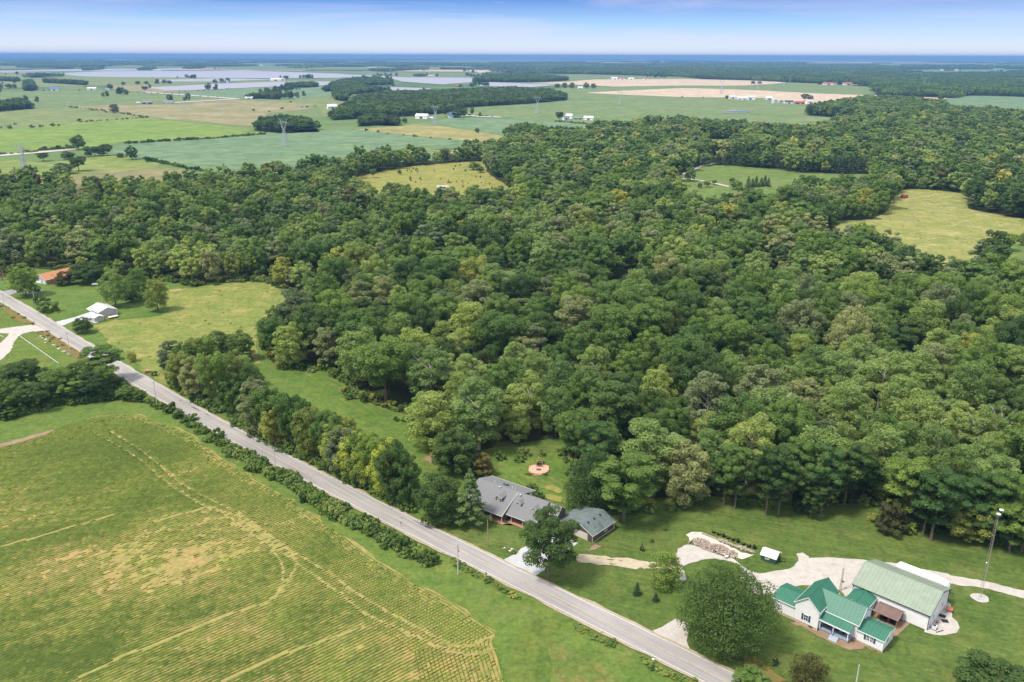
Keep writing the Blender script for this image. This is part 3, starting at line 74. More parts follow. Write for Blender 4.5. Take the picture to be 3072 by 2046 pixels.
UNDER=[[(-145.9,328.6),(-144.7,326.9),(-143.4,325.2),(-142.2,323.5),(-140.9,321.8),(-139.7,320.1),(-138.4,318.3),(-137.2,316.6),(-135.9,315.0),(-134.5,313.4),(-133.0,311.9),(-131.6,310.3),(-130.1,308.8),(-128.7,307.3),(-127.2,305.7),(-125.8,304.2),(-124.3,302.7),(-122.8,301.2),(-121.2,299.8),(-119.7,298.4),(-118.1,296.9),(-116.6,295.5),(-115.0,294.0),(-113.5,292.6)],[(-105.7,286.8),(-104.6,285.5),(-103.5,284.3),(-102.4,283.0),(-101.3,281.7),(-100.2,280.5),(-99.0,279.2),(-97.9,278.0),(-96.8,276.7),(-95.7,275.4),(-94.6,274.2),(-93.5,272.9),(-92.4,271.6),(-91.3,270.4),(-90.0,269.3),(-88.8,268.1),(-87.5,267.0),(-86.3,265.9),(-85.0,264.8),(-83.8,263.6),(-82.5,262.5),(-81.2,261.4),(-79.9,260.4),(-78.6,259.3),(-77.3,258.3),(-76.0,257.3),(-74.5,256.4),(-73.1,255.5),(-71.7,254.6),(-70.2,253.8),(-68.8,252.9),(-67.4,252.0),(-66.0,251.0),(-64.7,250.0),(-63.3,249.1),(-61.9,248.1),(-60.8,246.9),(-59.6,245.6),(-58.5,244.4),(-57.3,243.2),(-56.2,241.9),(-55.0,240.8),(-53.6,239.8),(-52.3,238.8),(-51.0,237.7),(-49.6,236.7),(-48.3,235.7),(-47.0,234.6),(-45.8,233.5),(-44.5,232.4),(-43.2,231.3),(-42.0,230.2),(-40.8,228.9),(-39.7,227.7),(-38.6,226.4),(-37.4,225.2),(-36.2,224.1),(-34.8,223.1),(-33.4,222.2),(-32.0,221.3)],[(-196.7,296.2),(-195.6,295.3),(-194.5,294.4),(-193.4,293.5),(-192.3,292.7),(-191.2,291.8),(-190.1,290.9),(-189.0,290.2),(-187.8,291.0),(-186.6,291.8),(-185.5,292.5),(-184.3,293.3),(-183.1,294.1),(-182.7,295.4),(-182.4,296.8),(-182.2,298.2),(-181.9,299.6),(-181.6,301.0),(-181.3,302.3),(-180.2,302.6),(-178.8,302.5),(-177.4,302.3),(-176.0,302.2),(-174.5,302.0),(-173.1,301.9),(-171.7,301.7),(-170.4,302.0),(-169.0,302.4),(-167.7,302.8),(-166.3,303.2),(-165.0,303.6),(-163.6,304.1),(-162.7,305.0),(-161.7,306.0),(-160.7,307.0),(-159.7,308.0),(-158.9,309.2),(-158.3,310.5),(-157.6,311.7),(-157.0,313.0)],[(-148.2,344.3),(-146.4,344.3),(-144.6,344.3),(-142.8,344.4),(-141.0,344.4),(-139.5,344.8),(-138.9,346.5),(-138.3,348.2),(-137.7,349.9),(-137.1,351.7),(-136.5,353.4),(-136.0,355.1),(-135.4,356.8),(-134.8,358.5)]]
MAST=(118.9,179.0,24.9,None)
FLAG=(-304.6,484.0,7.2,None)
FARB=[('long white metal barn beside the trees behind the soybean field','barn','white','white',-196.1,1864.1,28.2,10.3,-20),('low white trailer parked by the long white barn','trailer','white','white',-177.2,1864.7,11.0,3.6,-20),('white farmhouse with a bright blue roof under shade trees','house','white','blue',-129.1,1893.2,26.4,9.2,10),('old white farmhouse with grey roof beside a dark round tree','house','white','greyroof',113.5,1832.3,13.0,8.4,30),('tall white barn with pale grey roof behind the old farmhouse','barn','white','lightgrey',124.3,1875.8,15.8,10.7,-30),('dark blue car shed between the old farmhouse and a white barn','shed','blue','greyroof',141.3,1858.9,14.1,4.5,0),('low white barn standing alone in the open green field','barn','white','white',162.6,1834.1,20.2,8.4,-10),('grey pole barn beside the lane across the pasture','barn','greywall','greyroof',-975.6,2447.3,26.2,7.5,5),('open fronted dark barn beside the pasture fence','barn','darkwall','greyroof',-1016.3,2400.7,24.5,8.1,15),('small white shed by the open fronted dark barn','shed','white','white',-1057.9,2443.3,10.0,3.5,0),('white house beside the round trees in the bluish green field','house','white','white',-821.7,2696.4,22.2,7.4,0),('long white building under the trees behind the lattice tower','barn','white','white',-402.5,1555.5,27.4,6.1,5),('white farmhouse with steep gables at the corner of the dark wood','house','white','white',-460.0,2193.2,23.7,12.1,25),('white house with dark blue roof left of the white barns','house','white','blue',-1745.6,3306.6,28.3,11.1,10),('white ranch house in a row of far farm buildings','house','white','white',-1639.8,3384.8,34.0,9.7,0),('small white garage beside the far ranch house','garage','white','greyroof',-1581.0,3388.8,14.8,6.5,0),('white barns cluster by the solar panels','barn','white','white',-1260.6,4642.2,56.7,14.7,0),('white house tucked beside a tall tree near the solar panels','house','white','tan',-1244.0,4726.0,19.2,12.7,0),('white farm shed among trees between the solar fields','shed','white','greyroof',-1410.6,4280.3,27.8,11.5,0),('grey house roof rising from the wood by the soybean field','house','white','lightgrey',-236.3,866.1,16.0,5.9,-20),('white stable with long grey roof along the wheat stubble','barn','white','lightgrey',705.9,2777.4,23.6,10.7,0),('small white shed second along the wheat stubble farm','shed','white','white',718.3,2740.9,13.0,8.8,0),('long low white house along the wheat stubble farm','house','white','white',728.3,2723.2,14.8,9.2,0),('tall white hay barn of the wheat stubble farm','barn','white','lightgrey',751.6,2733.5,28.8,14.0,-15),('small white machine shed alone on the wheat edge','shed','white','white',812.8,2745.9,18.7,9.2,0),('black roofed open shed of the farm with silos','shed','white','darkwall',807.0,2525.7,25.8,8.1,0),('dark red barn of the farm with silos','barn','redwall','redroof',827.6,2488.3,23.3,8.4,0),('white house at the end of the farm with silos','house','white','lightgrey',868.9,2528.7,18.1,10.6,0),('red roofed long barn before the far wood','barn','white','redroof',1520.1,4190.3,52.5,12.6,-8),('second red roofed long barn before the far wood','barn','white','redroof',1610.0,4176.6,50.3,13.3,-8),('large red roofed barn at the end of the far row','barn','white','redroof',1661.2,4180.6,45.3,15.9,-8),('white grain store of the farm beyond the wheat','barn','white','white',594.4,5076.9,30.0,13.7,0),('red roofed barn of the farm beyond the wheat','barn','white','redroof',637.0,5081.0,30.0,13.7,0),('white shed of the farm beyond the wheat','shed','white','white',686.2,5054.9,34.2,11.2,0),('red roofed house at the end of the farm beyond the wheat','house','white','redroof',776.1,5094.5,25.9,13.7,0),('small white shed under dark trees by the wheat','shed','white','white',281.5,3623.2,20.1,8.7,0),('white house by the wood edge beyond the fields','house','white','redroof',540.3,6991.9,44.8,13.2,0),('red roofed house half hidden behind the long wood','house','redwall','redroof',-239.4,3787.9,15.7,8.4,0),('tiny pale farm building far off near the horizon','barn','white','lightgrey',-5819.2,13238.1,60.6,20.7,0),('tiny pale farm building far off near the horizon','barn','white','lightgrey',-5053.3,12554.5,38.8,19.7,0),('tiny pale farm building far off near the horizon','barn','white','lightgrey',-5428.7,16267.4,50.9,25.4,0),('tiny pale farm building far off near the horizon','barn','white','lightgrey',-3202.5,11173.3,44.4,21.0,0),('tiny pale farm building far off near the horizon','barn','white','lightgrey',-3849.3,16814.8,54.4,26.3,0),('tiny pale farm building far off near the horizon','barn','white','lightgrey',-6611.3,11559.5,51.6,19.9,0),('tiny pale farm building far off near the horizon','barn','white','lightgrey',-6975.3,12909.0,57.6,20.2,0),('tiny pale farm building far off near the horizon','barn','white','lightgrey',-3467.5,7461.8,70.0,9.4,0),('tiny pale farm building far off near the horizon','barn','white','lightgrey',-3054.6,7525.0,59.3,13.0,0),('tiny pale farm building far off near the horizon','barn','white','lightgrey',-2225.5,18171.4,183.2,28.4,0),('tiny pale farm building far off near the horizon','barn','white','lightgrey',-1477.7,16898.6,71.4,26.4,0),('tiny pale farm building far off near the horizon','barn','white','lightgrey',-247.9,6887.3,57.3,10.9,0),('tiny pale farm building far off near the horizon','barn','white','lightgrey',-539.9,5739.1,47.4,8.2,0),('tiny pale farm building far off near the horizon','barn','white','lightgrey',1158.2,17774.2,142.1,27.8,0),('tiny pale farm building far off near the horizon','barn','white','lightgrey',3027.0,13358.2,48.0,20.9,0),('tiny pale farm building far off near the horizon','barn','white','lightgrey',8224.5,17235.3,136.8,21.6,0),('tiny pale farm building far off near the horizon','barn','white','lightgrey',7041.9,24945.9,202.3,31.2,0),('tiny pale farm building far off near the horizon','barn','white','lightgrey',10087.8,29324.3,190.9,36.6,0),('tiny pale farm building far off near the horizon','barn','white','lightgrey',-4748.7,13073.4,112.0,28.7,0),('tiny pale farm building far off near the horizon','barn','white','lightgrey',-5281.4,15006.7,163.7,37.6,0),('tiny pale farm building far off near the horizon','barn','white','lightgrey',-1477.3,9188.4,120.0,14.4,0),('tiny pale farm building far off near the horizon','barn','white','lightgrey',657.7,19216.4,204.8,33.0,0),('tiny pale farm building far off near the horizon','barn','white','lightgrey',8034.6,20934.2,210.6,32.7,0),('tiny pale farm building far off near the horizon','barn','white','lightgrey',4310.0,8737.3,94.9,20.6,0),('tiny pale farm building far off near the horizon','barn','white','lightgrey',4407.9,8752.4,87.3,17.9,0),('tiny pale farm building far off near the horizon','barn','white','lightgrey',22818.5,46217.0,897.2,43.2,0),('tiny pale farm building far off near the horizon','barn','white','lightgrey',7526.1,14017.7,108.7,21.9,0),('tiny pale farm building far off near the horizon','barn','white','lightgrey',-2049.1,14311.1,141.6,22.4,0),('tiny pale farm building far off near the horizon','barn','white','lightgrey',-10105.7,19846.6,116.8,24.8,0),('tiny pale farm building far off near the horizon','barn','white','lightgrey',8.2,19889.2,175.5,31.1,0)]
SILOS=[(765.2,2539.3,11.7,13.1),(778.9,2532.1,12.1,10.6),(1581.8,4258.8,13.2,14.9),(579.6,5106.7,10.3,16.2)]
SMALL={'container': (380.6,811.2,5.7,3.8),'ruin': (320.0,734.9,5.2,4.1),'horizon_shed': (310.7,713.7,3.8,1.9),'car_wood': (-236.3,820.4),'clear_house': (-71.4,859.1,10.4,4.0),'silo_pine': (463.5,1074.4,2.6,5.4),'rail': (364.5,1186.8,26.5,5.3)}
PLANTERS=[(58.27,209.34),(59.46,208.26),(60.59,207.2),(61.68,206.27),(62.83,205.36),(64.04,204.45),(65.25,203.29),(66.44,202.13),(67.8,201.25)]
PTS={'logs_a': (53.64,203.62),'logs_b': (57.74,200.32),'logs_c': (60.37,198.33),'wheelbarrow': (58.76,196.35),'timber_a0': (54.71,208.64),'timber_a1': (58.37,205.47),'timber_b0': (49.7,203.34),'timber_b1': (52.23,205.83),'timber_c0': (53.08,201.05),'timber_c1': (55.5,199.18),'timber_d0': (58.58,205.73),'timber_d1': (62.44,202.12),'timber_e0': (62.65,202.37),'timber_e1': (67.11,198.86),'scrap': (65.0,198.85),'shed': (71.19,193.4),'shed_bush': (73.95,195.45),'antenna': (84.67,182.1),'propane': (-247.59,478.65),'car': (-277.02,464.26),'fence0': (-277.16,481.27),'fence1': (-272.23,484.26),'rail0': (-240.45,384.16),'rail1': (-200.22,344.61),'rail2': (-272.27,395.82),'rail3': (-245.4,380.83),'mailbox_a': (-6.65,187.54),'mailbox_b': (32.05,154.63),'mailbox_c': (-243.84,405.0),'sign': (-96.37,276.22),'sign_blue': (-32.13,211.93),'hydrant': (-136.01,311.38),'trailer': (-209.4,415.35),'garage_l': (-214.85,414.18),'garage_s': (-213.85,407.18),'orange': (-277.91,481.26),'deck0': (-275.31,491.74),'bin_a': (-224.94,422.02),'log_yard': (85.47,206.37),'fire_ring': (-200.1,432.85),'brick_heap': (-157.11,335.6),'tank_box': (-153.0,332.4),'grass_a': (-43.32,286.63),'grass_b': (-40.13,286.08),'bedshrub_a': (-1.18,200.6),'bedshrub_b': (0.71,198.66),'patio': (9.16,247.91),'rock0': (-230.01,385.91),'rock1': (-196.0,351.59),'post_a': (-48.94,237.38),'houseshrub_a': (6.2,234.34),'houseshrub_b': (8.31,229.1),'redcar': (-235.71,820.36)}
TRACKS=[[(-150.9,274.6),(-136.1,263.1),(-123.4,251.7),(-112.3,239.8),(-102.9,231.2),(-94.5,224.2),(-85.7,218.7),(-77.7,211.3),(-70.2,204.3),(-62.1,197.7),(-55.1,190.6),(-45.8,182.2),(-35.5,171.5),(-14.1,158.4),(-8.8,157.3),(-3.7,159.2),(0.5,162.4)],[(-146.1,276.3),(-130.8,263.1),(-117.7,250.3),(-108.0,239.8),(-101.4,233.6),(-91.8,226.5),(-82.1,219.8),(-70.3,208.3),(-58.9,197.7),(-50.1,190.6),(-36.5,177.5),(-14.2,160.4),(-9.0,160.4),(-4.3,164.0),(0.5,167.3)],[(-96.1,148.4),(-88.7,156.2),(-82.7,160.8),(-76.5,165.6),(-69.4,171.7),(-61.7,175.8),(-58.8,181.3),(-57.8,188.8),(-57.8,193.2),(-60.7,198.6),(-67.3,203.4),(-81.4,217.6),(-91.8,223.1),(-104.6,214.8)],[(-63.6,148.5),(-51.7,157.6),(-39.9,164.3),(-34.9,167.8)],[(-98.6,185.3),(-92.7,190.4),(-87.0,195.8)],[(-94.9,183.6),(-90.0,188.7),(-86.0,192.2)],[(-142.6,201.1),(-134.6,206.0),(-126.8,212.1),(-118.6,218.5)],[(-59.7,177.4),(-59.5,183.8),(-60.7,190.5),(-62.9,195.0),(-67.0,200.5)]]
HAZE = 6.2e-5

# ---------------------------------------------------------------- helpers
def tag(o, label=None, cat=None, group=None, kind=None):
    if label: o['label'] = label
    if cat: o['category'] = cat
    if group: o['group'] = group
    if kind: o['kind'] = kind
    return o
def empty(name, loc, rz=0.0, label=None, cat=None, group=None):
    o = bpy.data.objects.new(name, None); col.objects.link(o); o.location = loc; o.rotation_euler = (0, 0, rz); o.empty_display_size = 0.5
    return tag(o, label, cat, group)
def link(name, me, parent=None):
    o = bpy.data.objects.new(name, me); col.objects.link(o)
    if parent: o.parent = parent
    return o
def copy_tree(o, parent=None):
    c = o.copy(); col.objects.link(c); c.parent = parent
    for ch in list(KIDS.get(o.name, [])): copy_tree(ch, c)
    return c
KIDS = {}
class MB:
    def __init__(s): s.v = []; s.f = []
    def add(s, vs_, fs):
        b = len(s.v); s.v += [tuple(float(a) for a in p) for p in vs_]; s.f += [tuple(i + b for i in f) for f in fs]; return s
    def box(s, x0, x1, y0, y1, z0, z1):
        return s.add([(x0,y0,z0),(x1,y0,z0),(x1,y1,z0),(x0,y1,z0),(x0,y0,z1),(x1,y0,z1),(x1,y1,z1),(x0,y1,z1)],
                     [(0,3,2,1),(4,5,6,7),(0,1,5,4),(1,2,6,5),(2,3,7,6),(3,0,4,7)])
    def rbox(s, cx, cy, z0, lx, ly, h, a):
        c, n = math.cos(a), math.sin(a); P = []
        for z in (z0, z0 + h):
            for dx_, dy_ in ((-lx,-ly),(lx,-ly),(lx,ly),(-lx,ly)): P.append((cx + (dx_*c - dy_*n)/2, cy + (dx_*n + dy_*c)/2, z))
        return s.add(P, [(0,3,2,1),(4,5,6,7),(0,1,5,4),(1,2,6,5),(2,3,7,6),(3,0,4,7)])
    def poly(s, pts, t=None):
        """flat polygon of 3-D points; with t a slab, thickened downwards"""
        n = len(pts)
        if t is None: return s.add(pts, [tuple(range(n))])
        low = [(p[0], p[1], p[2] - t) for p in pts]
        return s.add(list(pts) + low, [tuple(range(n)), tuple(range(2*n-1, n-1, -1))] + [(i, i+n, (i+1) % n + n, (i+1) % n) for i in range(n)])
    def wall(s, pts, n, t):
        """upright polygon thickened by t along n (towards the inside)"""
        m = len(pts); b = [(p[0]+n[0]*t, p[1]+n[1]*t, p[2]) for p in pts]
        return s.add(list(pts) + b, [tuple(range(m)), tuple(range(2*m-1, m-1, -1))] + [(i, (i+1) % m, (i+1) % m + m, i+m) for i in range(m)])
    def tube(s, p, q, r0, r1=None, n=6):
        r1 = r0 if r1 is None else r1; p, q = Vector(p), Vector(q); d = (q - p)
        if d.length < 1e-6: return s
        d.normalize(); a = d.orthogonal().normalized(); b = d.cross(a); V = []
        for c_, r_ in ((p, r0), (q, r1)):
            for i in range(n):
                t = 2*math.pi*i/n; V.append(tuple(c_ + (a*math.cos(t) + b*math.sin(t))*r_))
        return s.add(V, [(i, (i+1) % n, (i+1) % n + n, i+n) for i in range(n)] + [tuple(range(n-1, -1, -1)), tuple(range(n, 2*n))])
    def path(s, pts, r, n=5):
        for a, b in zip(pts[:-1], pts[1:]): s.tube(a, b, r, r, n)
        return s
    def lathe(s, prof, n=12, c=(0,0,0)):
        V = []; F = []
        for r_, z in prof:
            for i in range(n): t = 2*math.pi*i/n; V.append((c[0]+r_*math.cos(t), c[1]+r_*math.sin(t), c[2]+z))
        for k in range(len(prof)-1):
            for i in range(n): F.append((k*n+i, k*n+(i+1) % n, (k+1)*n+(i+1) % n, (k+1)*n+i))
        F.append(tuple(range(n-1, -1, -1))); F.append(tuple(range((len(prof)-1)*n, len(prof)*n)))
        return s.add(V, F)
    def mesh(s, name, mat):
        me = bpy.data.meshes.new(name); me.from_pydata(s.v, [], s.f); me.validate(); me.update()
        if mat: me.materials.append(mat)
        return me
    def build(s, name, mat, parent=None):
        o = link(name, s.mesh(name, mat), parent)
        if parent: KIDS.setdefault(parent.name, []).append(o)
        return o

# ---------------------------------------------------------------- materials
MATS = {}
def newmat(name):
    m = bpy.data.materials.new(name); m.use_nodes = True; MATS[name] = m
    nt = m.node_tree; b = nt.nodes['Principled BSDF']; return m, nt, b
def noise(nt, scale, detail=4, rough=0.6, vec=None, stretch=None, rot=0.0, coord='Object', dist=0.0):
    tcn = nt.nodes.new('ShaderNodeTexCoord'); v = tcn.outputs[coord]
    if stretch or rot:
        m = nt.nodes.new('ShaderNodeMapping'); m.inputs['Rotation'].default_value = (0, 0, rot)
        nt.links.new(v, m.inputs[0]); v = m.outputs[0]
        m2 = nt.nodes.new('ShaderNodeMapping'); m2.inputs['Scale'].default_value = stretch or (1,1,1); nt.links.new(v, m2.inputs[0]); v = m2.outputs[0]
    n = nt.nodes.new('ShaderNodeTexNoise'); n.inputs['Scale'].default_value = scale; n.inputs['Detail'].default_value = detail; n.inputs['Roughness'].default_value = rough; n.inputs['Distortion'].default_value = dist
    nt.links.new(v, n.inputs[0]); return n.outputs[0]
def ramp_(nt, fac, stops):
    r = nt.nodes.new('ShaderNodeValToRGB'); c = r.color_ramp
    while len(c.elements) < len(stops): c.elements.new(0.5)
    for e, (p, k) in zip(c.elements, stops): e.position = p; e.color = (*k, 1)
    nt.links.new(fac, r.inputs[0]); return r.outputs[0]
def mix_(nt, fac, a, b, mode='MIX'):
    m = nt.nodes.new('ShaderNodeMix'); m.data_type = 'RGBA'; m.blend_type = mode
    for i, x in ((0, fac), (6, a), (7, b)):
        if isinstance(x, bpy.types.NodeSocket): nt.links.new(x, m.inputs[i])
        elif isinstance(x, tuple): m.inputs[i].default_value = (*x, 1)
        else: m.inputs[i].default_value = x
    return m.outputs[2]
def thresh(nt, fac, lo, hi):
    m = nt.nodes.new('ShaderNodeMapRange'); m.inputs[1].default_value = lo; m.inputs[2].default_value = hi; m.clamp = True
    nt.links.new(fac, m.inputs[0]); return m.outputs[0]
def bump(nt, b, h, strength, dist):
    k = nt.nodes.new('ShaderNodeBump'); k.inputs['Strength'].default_value = strength; k.inputs['Distance'].default_value = dist
    nt.links.new(h, k.inputs['Height']); nt.links.new(k.outputs[0], b.inputs['Normal'])
def simple(name, c, rough=0.7, metal=0.0, var=0.12, scale=2.0, spec=0.3):
    m, nt, b = newmat(name); n = noise(nt, scale, 5)
    lo = tuple(max(0, x*(1-var)) for x in c); hi = tuple(min(1, x*(1+var)) for x in c)
    nt.links.new(ramp_(nt, n, [(0.3, lo), (0.7, hi)]), b.inputs['Base Color'])
    b.inputs['Roughness'].default_value = rough; b.inputs['Metallic'].default_value = metal; b.inputs['Specular IOR Level'].default_value = spec
    return m
def ground_mat(name, a, b_, c=None, big=0.03, fine=0.9, bare=None, bare_amt=0.62, streak=None, bumpy=0.6, patch=0.09, mow=None):
    """grass or crop: broad patches a..b, flecks of c, thin bare spots"""
    a, b_, c, bare = (tuple(x*0.78 for x in q) if q else q for q in (a, b_, c, bare))
    m, nt, b = newmat(name); b.inputs['Roughness'].default_value = 0.95; b.inputs['Specular IOR Level'].default_value = 0.1
    n1 = noise(nt, big, 5, 0.6, stretch=streak[0] if streak else None, rot=streak[1] if streak else 0)
    col_ = ramp_(nt, n1, [(0.32, a), (0.68, b_)])
    if c:
        n2 = noise(nt, patch, 6, 0.65, dist=0.4); col_ = mix_(nt, thresh(nt, n2, 0.52, 0.72), col_, c)
    nm_ = noise(nt, fine*0.32, 5, 0.7, dist=0.6); col_ = mix_(nt, 0.8, col_, ramp_(nt, nm_, [(0.3, (0.66,0.74,0.66)), (0.5, (1.0,1.0,1.0)), (0.72, (1.36,1.20,1.12))]), 'MULTIPLY')
    n3 = noise(nt, fine, 4, 0.7); g_ = ramp_(nt, n3, [(0.25, (0.55,)*3), (0.5, (0.95,)*3), (0.75, (1.35,)*3)]); col_ = mix_(nt, 0.75, col_, g_, 'MULTIPLY')
    if mow is not None: col_ = mix_(nt, 0.7, col_, ramp_(nt, noise(nt, 0.9, 3, 0.5, stretch=(0.04, 1, 1), rot=R(mow), dist=0.3), [(0.38, (0.84,0.88,0.84)), (0.62, (1.16,1.10,1.08))]), 'MULTIPLY')
    if bare:
        n4 = noise(nt, 0.11, 7, 0.7, dist=0.8); col_ = mix_(nt, thresh(nt, n4, bare_amt, bare_amt + 0.1), col_, bare)
    nt.links.new(col_, b.inputs['Base Color']); bump(nt, b, n3, bumpy, 0.25); return m
ground_mat('lawn', (0.078,0.134,0.029), (0.122,0.172,0.042), (0.165,0.188,0.058), big=0.06, fine=0.8, bare=(0.21,0.19,0.07), bare_amt=0.70, mow=20)
ground_mat('lawn2', (0.095,0.175,0.036), (0.135,0.205,0.045), (0.17,0.21,0.055), big=0.05, fine=0.6, mow=-40)
ground_mat('lawn3', (0.10,0.17,0.032), (0.15,0.20,0.042), (0.19,0.20,0.05), big=0.05, fine=0.7)
ground_mat('lawn_far', (0.12,0.19,0.045), (0.16,0.22,0.06), (0.19,0.23,0.07), big=0.02, fine=0.25)
ground_mat('glade', (0.090,0.165,0.032), (0.14,0.205,0.042), (0.20,0.22,0.06), big=0.05, fine=0.7, bare=(0.22,0.16,0.08), bare_amt=0.76, mow=50)
ground_mat('margin', (0.095,0.170,0.034), (0.145,0.205,0.044), (0.18,0.215,0.06), big=0.05, fine=0.8, streak=((0.35,1,1), R(43)))
ground_mat('lane', (0.095,0.16,0.032), (0.145,0.19,0.042), (0.07,0.13,0.024), big=0.08, fine=0.8, streak=((1.6,0.12,1), R(8)))
ground_mat('meadow', (0.165,0.225,0.050), (0.26,0.265,0.075), (0.37,0.31,0.13), big=0.05, fine=0.5, bare=(0.14,0.20,0.04), bare_amt=0.54)
ground_mat('soil', (0.27,0.27,0.075), (0.40,0.28,0.125), (0.25,0.28,0.065), big=0.04, fine=0.7, streak=((1.0,0.25,1), R(-40)))
ground_mat('soil2', (0.11,0.17,0.036), (0.16,0.19,0.05), (0.30,0.20,0.09), big=0.08, fine=0.8, patch=0.3)
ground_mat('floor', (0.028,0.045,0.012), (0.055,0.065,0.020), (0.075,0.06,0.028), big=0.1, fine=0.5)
ground_mat('straw_green', (0.22,0.25,0.06), (0.30,0.28,0.08), (0.34,0.30,0.10), big=0.03, fine=0.25, bare=(0.14,0.19,0.045), bare_amt=0.58)
ground_mat('straw_green2', (0.23,0.26,0.07), (0.31,0.30,0.10), (0.38,0.36,0.18), big=0.03, fine=0.3, bare=(0.15,0.21,0.05), bare_amt=0.56, patch=0.06)
def far_mat(name, a, b_, c=None, streak=None, big=0.006):
    return ground_mat(name, a, b_, c, big=big, fine=0.05, streak=streak, bumpy=0.0, patch=0.012)
far_mat('field_a', (0.17,0.245,0.060), (0.215,0.265,0.075), (0.24,0.27,0.09), big=0.01)
far_mat('field_b', (0.175,0.235,0.085), (0.215,0.255,0.10), (0.25,0.26,0.12), streak=((1,0.25,1), R(20)))
far_mat('field_c', (0.150,0.225,0.085), (0.185,0.245,0.10), (0.23,0.25,0.12), streak=((0.3,1,1), R(5)))
far_mat('field_soy', (0.145,0.235,0.125), (0.165,0.255,0.135), (0.18,0.25,0.13))
far_mat('field_bright', (0.165,0.265,0.060), (0.20,0.285,0.066), (0.24,0.29,0.07), streak=((0.2,1,1), R(8)))
far_mat('field_yellow', (0.27,0.26,0.10), (0.36,0.32,0.14), (0.20,0.235,0.075), big=0.012)
far_mat('field_tan', (0.20,0.21,0.09), (0.27,0.24,0.12), (0.33,0.27,0.15), big=0.012)
far_mat('field_pasture', (0.22,0.225,0.10), (0.32,0.28,0.155), (0.43,0.37,0.24), streak=((0.3,1,1), R(5)), big=0.008)
far_mat('field_wheat', (0.54,0.43,0.32), (0.60,0.48,0.36), (0.50,0.41,0.29))
def gravel_mat(name, a, b_, fine=3.0, dirt=None):
    a, b_, dirt = (tuple(x*0.82 for x in q) if q else q for q in (a, b_, dirt))
    m, nt, b = newmat(name); b.inputs['Roughness'].default_value = 0.95; b.inputs['Specular IOR Level'].default_value = 0.1
    c_ = ramp_(nt, noise(nt, 0.35, 6, 0.65), [(0.3, a), (0.7, b_)]); c_ = mix_(nt, 0.5, c_, ramp_(nt, noise(nt, fine, 3), [(0.3, (0.75,)*3), (0.7, (1.15,)*3)]), 'MULTIPLY')
    if dirt: c_ = mix_(nt, thresh(nt, noise(nt, 0.5, 6, 0.7), 0.58, 0.72), c_, dirt)
    nt.links.new(c_, b.inputs['Base Color']); bump(nt, b, noise(nt, fine*2, 3), 0.4, 0.05); return m
gravel_mat('gravel', (0.44,0.405,0.37), (0.56,0.525,0.49), dirt=(0.36,0.31,0.26))
gravel_mat('concrete_white', (0.44,0.45,0.47), (0.55,0.56,0.58), 1.0, dirt=(0.38,0.38,0.39))
gravel_mat('sand', (0.60,0.54,0.46), (0.68,0.62,0.55), dirt=(0.40,0.30,0.20))
gravel_mat('track', (0.44,0.37,0.26), (0.54,0.47,0.36), dirt=(0.15,0.18,0.05))
gravel_mat('mulch', (0.24,0.16,0.105), (0.35,0.25,0.17), dirt=(0.15,0.15,0.06))
gravel_mat('asphalt_drive', (0.26,0.26,0.27), (0.33,0.33,0.34))
gravel_mat('wheel_rut', (0.26,0.28,0.08), (0.35,0.31,0.11))
gravel_mat('weeds', (0.16,0.15,0.045), (0.22,0.15,0.06), dirt=(0.09,0.14,0.03))
gravel_mat('shoulder', (0.36,0.29,0.20), (0.46,0.40,0.31), dirt=(0.16,0.17,0.05))
m, nt, b = newmat('asphalt'); b.inputs['Roughness'].default_value = 0.9; b.inputs['Specular IOR Level'].default_value = 0.2
c_ = ramp_(nt, noise(nt, 0.05, 5, 0.6), [(0.3, (0.262,0.248,0.243)), (0.7, (0.335,0.318,0.311))])
c_ = mix_(nt, 0.6, c_, ramp_(nt, noise(nt, 1.0, 4, 0.6, stretch=(0.03, 1.4, 1), rot=R(43)), [(0.35, (0.72,)*3), (0.65, (1.12,)*3)]), 'MULTIPLY')
c_ = mix_(nt, 0.5, c_, ramp_(nt, noise(nt, 4.0, 4), [(0.3, (0.85,)*3), (0.7, (1.1,)*3)]), 'MULTIPLY'); nt.links.new(c_, b.inputs['Base Color'])
simple('tar', (0.10,0.098,0.10), 0.9, var=0.3); simple('paint_white', (0.60,0.59,0.57), 0.7, var=0.2, scale=1.5); simple('paint_yellow', (0.42,0.34,0.20), 0.8, var=0.3, scale=1.0)
m, nt, b = newmat('water'); b.inputs['Base Color'].default_value = (0.03,0.04,0.04,1); b.inputs['Roughness'].default_value = 0.08; 
# far farmland: patchwork of fields too far off to tell apart
m, nt, b = newmat('farmland'); b.inputs['Roughness'].default_value = 0.95; b.inputs['Specular IOR Level'].default_value = 0.05
tcn = nt.nodes.new('ShaderNodeTexCoord'); mpn = nt.nodes.new('ShaderNodeMapping'); mpn.inputs['Rotation'].default_value = (0,0,R(43)); mpn.inputs['Scale'].default_value = (0.0016,0.0026,1); nt.links.new(tcn.outputs['Object'], mpn.inputs[0])
vo = nt.nodes.new('ShaderNodeTexVoronoi'); vo.distance = 'CHEBYCHEV'; vo.inputs['Scale'].default_value = 1.0; vo.inputs['Randomness'].default_value = 0.75; nt.links.new(mpn.outputs[0], vo.inputs[0])
sp = nt.nodes.new('ShaderNodeSeparateColor'); nt.links.new(vo.outputs['Color'], sp.inputs[0])
c_ = ramp_(nt, sp.outputs[0], [(0.0,(0.075,0.13,0.05)), (0.3,(0.11,0.165,0.06)), (0.55,(0.13,0.175,0.07)), (0.85,(0.15,0.185,0.075)), (0.95,(0.33,0.28,0.17))]); c_.node.color_ramp.interpolation = 'CONSTANT'
